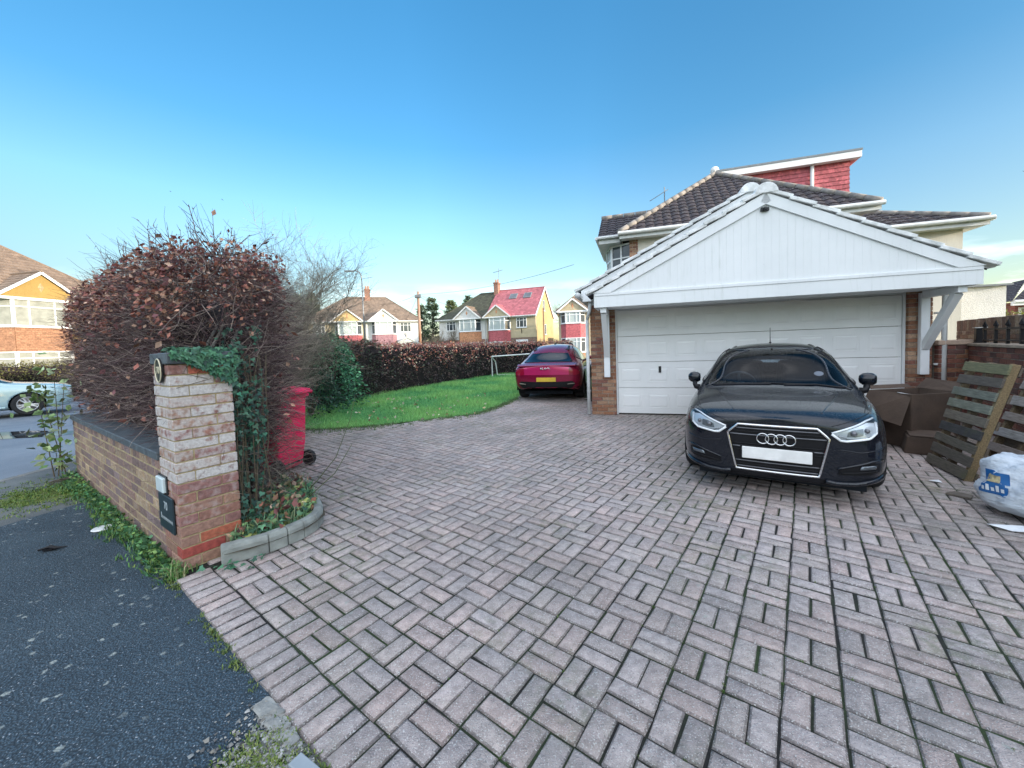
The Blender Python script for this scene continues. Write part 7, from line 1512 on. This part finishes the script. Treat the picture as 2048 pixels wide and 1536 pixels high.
def onsack(pts2d, name, mat, off, az, parent, nx=8, nz=8):     # patch projected on the end of the sack
    d = Vector((math.cos(az), math.sin(az), 0)); tng = Vector((-d.y, d.x, 0)); V = []
    (u0, u1), (z0, z1) = pts2d
    for j in range(nz + 1):
        for i in range(nx + 1):
            o_ = d * 2 + tng * (u0 + (u1 - u0) * i / nx) + Vector((0, 0, z0 + (z1 - z0) * j / nz)); h = sbvh.ray_cast(o_, -d); V.append((h[0] if h[0] is not None else o_ - d * 1.6) + d * off)
    mb = MB(); mb.add(V, [(j * (nx + 1) + i, j * (nx + 1) + i + 1, (j + 1) * (nx + 1) + i + 1, (j + 1) * (nx + 1) + i) for j in range(nz) for i in range(nx)]); return mb.build(name, mat, parent, smooth=True)
lb = onsack(((-.13, .04), (.19, .37)), 'label', plain('blue_print', (.02, .13, .36), .35), .004, R(174), SK_); onsack(((-.09, .0), (.29, .345)), 'label_picture', plain('golden_print', (.45, .38, .22), .4, var=.6, scale=30), .007, R(174), lb)
for k in range(5): onsack(((-.10 + k * .026, -.083 + k * .026), (.215, .245 + .02 * (k % 2))), 'label_lettering', plain('white_print', (.7, .75, .8), .5), .007, R(174), lb, 2, 3)
# loose paper and wood scrap
def scrap(name, label, cat, pts, z, th, mat, curl=.0):
    c = np.mean(pts, 0); mb = MB(); mb.prism([(p[0] - c[0], p[1] - c[1], curl * ((i % 2))) for i, p in enumerate(pts)], (0, 0, th)); o = mb.build(name, mat); o.location = (c[0], c[1], z); return tag(o, label, cat)
M_PAPER = plain('white_paper', (.72, .75, .78), .7)
scrap('paper', 'crumpled white paper on the paving in front of the sack', 'paper', [(3.62, 2.92), (3.78, 2.83), (3.84, 2.76), (3.76, 2.72), (3.66, 2.80), (3.58, 2.86)], .008, .004, M_PAPER, .02)
scrap('paper', 'second white paper scrap nearer the viewer below the sack', 'paper', [(3.80, 2.80), (3.90, 2.74), (3.86, 2.66), (3.76, 2.70)], .013, .003, M_PAPER, .012)
scrap('wood_offcut', 'flat grey wood offcut on the paving beside the sack label', 'offcut', [(3.95, 3.50), (4.07, 3.53), (4.11, 3.42), (4.02, 3.36)], .008, .014, plain('grey_wood', (.14, .12, .10), .9, var=.3))
for q, w_ in (((4.35, 4.05), .02), ((4.12, 3.86), .035), ((4.32, 4.62), .02)): pass
scrap('paper', 'tiny white paper scrap at the foot of the greenish pallet', 'paper', [(4.16, 3.84), (4.24, 3.82), (4.22, 3.77), (4.15, 3.79)], .008, .004, M_PAPER, .01)
mb = MB(); mb.lathe([(.0, 0), (.065, .0), (.07, .006), (.062, .014), (.0, .016)], 24); o = mb.build('plastic_disc', plain('lid_white', (.72, .74, .74), .4), smooth=False); o.location = (-3.72, 3.40, -.006); tag(o, 'round white plastic lid on the dark pavement by the weeds', 'lid')
mb = MB(); mb.tube([(-.07, 0, .01), (0, .01, .02), (.05, -.01, .012), (.11, .0, .01)], [.008, .016, .012, .003], 6); mb.box(-.03, .03, -.02, .02, .0, .012); o = mb.build('plastic_scrap', M_TRIM); o.location = (-3.76, 3.04, -.004); o.rotation_euler = (0, 0, .3); tag(o, 'small bent black plastic scrap on the dark pavement', 'scrap')
# broken concrete haunching and gravel at the lower edge of the drive
M_RUB = plain('broken_concrete', (.30, .30, .28), .95, var=.35, scale=14, bump=.8, bscale=60)
def lump(name, label, loc, r, m, sq=(1, 1, .4), rz=0.):
    bm = bmesh.new(); bmesh.ops.create_icosphere(bm, subdivisions=3, radius=r); sd = random.uniform(0, 9)
    for v in bm.verts: p = v.co.normalized(); k = 1 + .22 * math.sin(3 * p.x / 1 + sd) * math.sin(4 * p.y + sd) + .12 * math.sin(9 * p.z + 7 * p.x + sd); v.co = Vector((math.copysign(abs(p.x) ** .6, p.x) * sq[0], math.copysign(abs(p.y) ** .6, p.y) * sq[1], math.copysign(abs(p.z) ** .7, p.z) * sq[2])) * r * k
    me = bpy.data.meshes.new(name); bm.to_mesh(me); bm.free(); me.materials.append(m); o = bpy.data.objects.new(name, me); COL.objects.link(o); o.location = loc; o.rotation_euler = (0, 0, rz); return tag(o, label, 'concrete lump')
rub = [((-1.09, 1.575), .055, 1.5, 'rough concrete lump at the drive edge, nearest the pillar'), ((-1.00, 1.50), .05, 1.2, 'rough concrete lump between two others at the drive edge'), ((-.93, 1.445), .05, 1.3, 'rough concrete lump at the drive edge, nearest the picture bottom')]
for (x, y), r, l, lab in rub: lump('concrete_lump', lab, (x, y, -.02), r, M_RUB, (l, .8, .45), AA)
sl_ = MB(); sl_.box(-.06, .06, -.025, .025, 0, .018); o = sl_.build('slate_offcut', plain('grey_slate_piece', (.30, .34, .37), .6), bevel=.003); o.location = (-.80, 1.33, -.006); o.rotation_euler = (0, 0, R(150)); tag(o, 'small grey slate offcut on the gravel at the drive corner', 'offcut')
n = 1400; P = np.stack([rng.normal(-.95, .11, n), rng.normal(1.40, .11, n), np.full(n, -.004)], 1); P = P[((P[:, :2] - O2) @ BV < -.21)]; n = len(P); r = rng.uniform(.003, .011, n)[:, None]
oc = np.array([(1, 0, 0), (0, 1, 0), (-1, 0, 0), (0, -1, 0), (0, 0, .7)]); V = P[:, None, :] + r[:, None, :] * (oc[None] + rng.normal(0, .2, (n, 5, 3))); Fg = (np.arange(n)[:, None, None] * 5 + np.array([(0, 1, 4), (1, 2, 4), (2, 3, 4), (3, 0, 4)])[None]).reshape(-1, 3)
M_GRAV = attr_mat('gravel_stone', .9); tag(np_mesh('gravel', V.reshape(-1, 3), Fg, M_GRAV, cols=np.repeat(pick([(.25, .26, .25), (.4, .4, .38), (.12, .12, .12), (.32, .30, .26)], n), 4, 0)), kind='stuff')
sp = np.array([(-.98 + rng.normal(0, .07), 1.36 + rng.normal(0, .07), -.008) for _ in range(300)]); sp = sp[((sp[:, :2] - O2) @ BV < -.21)]; tufts('gravel_moss', sp, M_BLADE, .004, .02, 9, .025, .0025, 1.0, cols=np.array([(.14, .20, .03), (.09, .15, .03), (.2, .24, .06)]))
# grass blades at the pillar foot
tufts('pillar_grass', np.array([tuple(wl(.02 + random.gauss(0, .05), -.04 + random.gauss(0, .03), -.01)) for _ in range(26)]), M_BLADE, .03, .13, 7, .02, .0028, 1.0, cols=np.array([(.10, .25, .06), (.2, .3, .08), (.35, .34, .18)]))

# ------------------------------------------------------------------ street furniture
LM = thing('street_lamp', 'grey steel street lamp with a curved arm in front of the brown roofed pair', 'street lamp', (-11.36, 30.2, 0)); M_STEEL = plain('grey_steel', (.22, .23, .24), .5, .5)
mb = MB(); mb.tube([(0, 0, -.1), (0, 0, 1.6)], .09, 10); mb.tube([(0, 0, 1.6), (0, 0, 7.0)], [.065, .05], 8); mb.tube([(0, 0, 6.95), (-.03, 0, 7.35), (-.16, 0, 7.62), (-.42, 0, 7.73), (-.75, 0, 7.72)], .045, 8); mb.build('column', M_STEEL, LM, smooth=True)
mb = MB(); mb.prism([(-1.28, -.09, 7.68), (-.66, -.11, 7.68), (-.66, .11, 7.68), (-1.28, .09, 7.68)], (0, 0, .09)); mb.build('lamp_head', M_STEEL, LM, bevel=.02, seg=2); 
TP = thing('telegraph_pole', 'brown wooden telegraph pole between the two pairs of houses', 'telegraph pole', (-9.6, 41., 0)); mb = MB(); mb.tube([(0, 0, -.2), (0, 0, 7.6)], [.17, .13], 10); t = NT('pole_wood', .85); t.col(t.ramp(t.noise(1.2, 5, stretch=(3, 3, .4)), [(.35, (.24, .10, .05)), (.65, (.36, .28, .22))])); mb.build('pole', t.m, TP, smooth=True)
mb = MB(); mb.box(-.32, .32, -.2, -.12, 6.9, 7.25); mb.tube([(-.3, -.25, 7.0), (.3, -.25, 7.0)], .05, 6); mb.build('junction_box', M_STEEL, TP)
def wire(p, q, sag, label):
    p, q = Vector(p), Vector(q); mb = MB(); mb.tube([p.lerp(q, k / 14) - Vector((0, 0, sag * 4 * (k / 14) * (1 - k / 14))) for k in range(15)], .014, 4); tag(mb.build('overhead_wire', M_TRIM), label, 'wire')
wire((-9.6, 41, 7.3), (-17.0, 51.0, 7.6), .3, 'thin overhead wire from the pole to the brown roofed pair chimney'); wire((-9.6, 41, 7.3), (-13.0, 48.7, 5.4), .2, 'thin overhead wire sloping from the pole to the white left house')
wire((-9.6, 41, 7.3), (5.0, 30., 7.6), .5, 'long overhead wire from the pole towards the garage roof'); wire((-9.6, 41, 7.2), (-6.0, 49.5, 5.3), .3, 'thin overhead wire from the pole to the dark mossy roof'); wire((-9.6, 41, 7.25), (-1.4, 47.6, 5.3), .3, 'thin overhead wire from the pole to the red roofed house')

# ------------------------------------------------------------------ trees and far bushes
def conifer(name, label, loc, h, r, pal, n, group='evergreens behind the houses'):
    T = thing(name, label, 'tree', loc, group=group); mb = MB(); mb.tube([(0, 0, -.2), (0, 0, h * .95)], [.18, .03], 7, col=(.10, .07, .05, 0)); mb.build('trunk', M_TWIG, T)
    nb_ = 170; parts = []
    zz = h * (.10 + .88 * rng.random(nb_)); az = rng.uniform(0, 2 * np.pi, nb_); ll = r * (1.02 - zz / h) ** .8 * rng.uniform(.55, 1.25, nb_) + .08
    per = n // nb_; u = rng.random((nb_, per)) ** .9
    P = np.stack([np.cos(az)[:, None] * ll[:, None] * u, np.sin(az)[:, None] * ll[:, None] * u, zz[:, None] + ll[:, None] * u * (.35 - .2 * u)], 2).reshape(-1, 3) + rng.normal(0, .10, (nb_ * per, 3)) * np.array([1, 1, .7])
    D = np.repeat(np.stack([np.cos(az), np.sin(az), np.full(nb_, .25)], 1), per, 0); tone = np.repeat(rng.uniform(.7, 1.3, nb_), per)[:, None]
    c = pick(pal, len(P)); c[:, :3] *= tone; v, f, c = leaves_np(P, D, .36, c, .3, .35); np_mesh('foliage', v, f, M_LEAF, T, cols=c)
    return T
CON = [(.08, .13, .075), (.12, .18, .09), (.055, .09, .06), (.17, .22, .11)]; CON2 = [(.16, .20, .09), (.2, .25, .11), (.11, .15, .08)]
conifer('conifer', 'yellow green conifer left of the brown roofed pair', (-25.8, 51, 0), 9.3, 2.2, CON2, 3600)
conifer('conifer', 'dark conifer left behind the bare twigs by the brown roofed pair', (-29, 53, 0), 9.6, 2.4, CON, 3600)
conifer('conifer', 'pale conifer directly left of the telegraph pole', (-11.6, 58, 0), 9.2, 2.6, CON, 4200)
conifer('conifer', 'bushy conifer directly right of the telegraph pole', (-8.6, 57, 0), 8.6, 2.8, CON2, 4200)
conifer('conifer', 'spiky conifer beside the dark mossy roof', (-6.3, 60, 0), 9.6, 3.0, CON, 4600)
conifer('conifer', 'small conifer behind the gap left of the dark mossy roof', (-13.6, 60, 0), 8.4, 2.0, CON, 3000)
def bare_tree(name, label, loc, h, spread, n1, cols, lean=(0, 0), r0=.10, cat='tree', tw=1.):
    T = thing(name, label, cat, loc); mb = MB(); parts = []; st = []
    for k in range(n1):
        a = random.uniform(0, 6.28); L = h * random.uniform(.7, 1.); q = [Vector((0, 0, 0))]; d = Vector((math.cos(a) * spread * random.uniform(.2, 1), math.sin(a) * spread * random.uniform(.2, 1), 1)).normalized()
        for j in range(7): d = (d + Vector((random.gauss(lean[0], .12), random.gauss(lean[1], .12), .05))).normalized(); q.append(q[-1] + d * L / 7)
        mb.tube(q, [r0 * (1 - j / 8.) ** 1.2 for j in range(8)], 6, col=(*random.choice(cols), 0)); st += [(q[j], q[j + 1] - q[j], r0 * (1 - j / 8.)) for j in range(1, 7)]
    mb.build('trunk', M_TWIG, T, smooth=True)
    b = np.array([tuple(p + d * random.random()) for p, d, r in st for _ in range(7)]); bd = np.array([tuple(d.normalized() + Vector((random.gauss(0, .6), random.gauss(0, .6), random.gauss(.1, .35)))) for p, d, r in st for _ in range(7)]); m = len(b)
    v, f, c, pts = twigs_np(b, bd, rng.uniform(.18, .34, m) * h, .010 * tw, .004 * tw, .18, 5, 4, pick(cols, m)); parts.append((v, f, c))
    for lvl, cnt, ln, rr in ((0, 4, .12, .005), (1, 3, .07, .003)):
        bp = np.concatenate([pts[i] for i in range(1, len(pts))]); bdv = np.concatenate([pts[i] - pts[i - 1] for i in range(1, len(pts))]); k = rng.integers(0, len(bp), min(len(bp) * cnt // 2, 9000)); v, f, c, pts = twigs_np(bp[k], unit(bdv[k]) + rng.normal(0, .6, (len(k), 3)), rng.uniform(.5, 1.2, len(k)) * ln * h, rr * tw, rr * .4 * tw, .2, 3, 3, pick(cols, len(k))); parts.append((v, f, c))
    v, f, c = join_np(parts); np_mesh('twigs', v, f, M_TWIG, T, cols=c); return T
bare_tree('bare_shrub', 'big bare grey twiggy shrub behind the copper hedge, left of the laurel', (-5.1, 8.6, 0), 3.5, .45, 12, GREYBARK, (.02, 0), .022, 'shrub', .55)
bare_tree('bare_shrub', 'paler bare twiggy shrub filling the gap behind the red bin', (-4.6, 6.9, 0), 2.6, .55, 12, GREYBARK, (.04, 0), .018, 'shrub', .5)
bare_tree('bare_tree', 'brown leafless tree between the yellow gable and the garage', (10.4, 60, 0), 7.5, 1.0, 9, [(.20, .15, .10), (.26, .2, .14), (.15, .11, .08)], (0, 0), .14, 'tree', 2.2)
bare_tree('bare_tree', 'leafless tree low between the two pairs of houses', (-8.9, 50, 0), 4.0, 1.2, 10, [(.24, .2, .14), (.3, .25, .18)], (0, 0), .07, 'tree', 2.0)
hedge('clipped olive green hedge in front of the orange tiled bay, behind the pale blue car', [(-23.2, 12.0), (-21.2, 15.5), (-18.6, 20.4)], 1.0, 1.45, [(.13, .13, .035), (.17, .16, .05), (.09, .10, .03)], [(.10, .11, .03), (.13, .13, .04), (.07, .085, .03)], 900, .5, name='privet_hedge', lsize=.075)

# ------------------------------------------------------------------ beyond the right hand wall
WB = thing('annexe', 'plain white rendered flank wall beyond the railings, right of the garage', 'building', (15.2, 13.2, 0), R(-18)); mb = MB(); mb.box(-4.2, 1.2, 0, 5, -.1, 2.95); mb.build('wall', M_WHT, WB); mb = MB(); mb.prism([(-4.3, -.12, 2.955), (1.3, -.12, 2.955), (1.3, 5, 3.3), (-4.3, 5, 3.3)], (0, 0, .06)); mb.build('roof', M_GREYLEAD, WB)
RH = thing('house', 'red brick house with dark roof at the far right beyond the white wall', 'house', (21.15, 16.1, 0), R(-15)); mb = MB(); mb.box(-.2, 8, 0, 7, -.1, 2.62); mb.build('wall', brick_variant('deep_red_brick', (.32, .10, .09), (.26, .08, .075), (.30, .22, .2)), RH)
mb = MB(); tiled(mb, (-.6, -.4, 2.62), (1, 0, 0), Vector((0, 3.9, 1.25)).normalized(), lambda v: (.0 + v * .92, 9 - v * .92), 4.1, .32, .3, .03, .02, 3); w_ = Vector((3.5, 0, 1.25)).normalized(); tiled(mb, (-.6, -.4, 2.62), (0, 1, 0), w_, lambda v: (v * 1.05, 7.8 - v * 1.05), 3.71, .32, .3, .03, .02, 3); mb.build('roof', M_HOUSETILE, RH); mb = MB(); mb.box(-.65, 8.4, -.47, -.40, 2.47, 2.63); mb.tube([(-.6, -.5, 2.63), (8.4, -.5, 2.63)], .06, 8); mb.build('gutter', M_UPVC, RH)
win(RH, (-.1, -.02), (.75, -.02), 1.2, 2.4, (0, -1), cols=(.5,), trans=.5, glass=M_GLASS); 
bush('bush', 'clipped yellow green bush in front of the red brick house', 'bush', (18.9, 14.6, 0), 1.0, .7, 2.1, [(.20, .24, .04), (.14, .18, .03), (.24, .26, .06)], 1800, .09)
# an added, unseen house just outside the frame on the right: it shades the drive from the low sun
SHADE_HS = thing('house', 'unseen brick house with hipped tiled roof, added to shade the drive from the right', 'house', (11.5, -9.5, 0), R(0)); mb = MB(); mb.box(0, 8.5, 0, 12.5, -.1, 5.2); mb.build('wall', M_BRNBRICK, SHADE_HS); mb = MB()
s_ = math.hypot(4.65, 3.0)
for A0, u, w, L in (((-.4, -.4, 5.15), (1, 0, 0), (0, 4.65, 3.0), 9.3), ((-.4, 12.9, 5.15), (1, 0, 0), (0, -4.65, 3.0), 9.3)): tiled(mb, A0, u, Vector(w).normalized(), lambda v, L=L: (v * 4.65 / s_, L - v * 4.65 / s_), s_, .33, .3, .03, .02, 2)
for A0, w in (((-.4, -.4, 5.15), (4.65, 0, 3.0)), ((8.9, -.4, 5.15), (-4.65, 0, 3.0))): tiled(mb, A0, (0, 1, 0), Vector(w).normalized(), lambda v: (v * 4.65 / s_, 13.3 - v * 4.65 / s_), s_, .33, .3, .03, .02, 2)
mb.build('roof', M_BRTILE, SHADE_HS)
for y in (2, 6.5, 10):
    for z in (1.0, 3.6): win(SHADE_HS, (-.03, y + 1.3), (-.03, y), z, z + 1.2, (-1, 0), cols=(.5,), trans=.7, glass=M_GLASS)

# ------------------------------------------------------------------ birds
def bird(label, loc, s, rz, bank):
    T = thing('bird', label, 'bird', loc, rz, 'small birds in the sky'); T.rotation_euler = (bank, .1, rz); mb = MB(); M = Matrix.Rotation(R(90), 4, 'Y')
    mb.lathe([(.005, -.5), (.06, -.32), (.10, 0), (.085, .22), (.05, .36), (.01, .46)], 10, M @ Matrix.Diagonal((s, s, s, 1))); b = mb.build('body', plain('bird_plumage', (.10, .10, .11), .8), T, smooth=True)
    for q in (1, -1):
        w = MB(); P = [(.16, .06, .02), (.18, .5, .14), (.02, 1.15, .08), (-.10, .55, .12), (-.14, .06, .02)]; w.prism([(x * s, y * q * s, z * s) for x, y, z in P], (0, 0, .02 * s)); w.build('wing', b.data.materials[0], T)
    t_ = MB(); t_.prism([(-.34 * s, -.05 * s, 0), (-.34 * s, .05 * s, 0), (-.62 * s, .10 * s, 0), (-.62 * s, -.10 * s, 0)], (0, 0, .015 * s)); t_.build('tail', b.data.materials[0], T)
bird('tiny dark bird high above the hedge, nearer the left edge', (-25.4, 30, 14.1), .14, R(20), R(10)); bird('tiny dark bird above the hedge, nearer the middle', (-28.7, 40, 17.3), .17, R(10), R(-8))
bird('larger grey bird at the right edge of the sky', (26.85, 20., 9.25), .55, R(80), R(22))
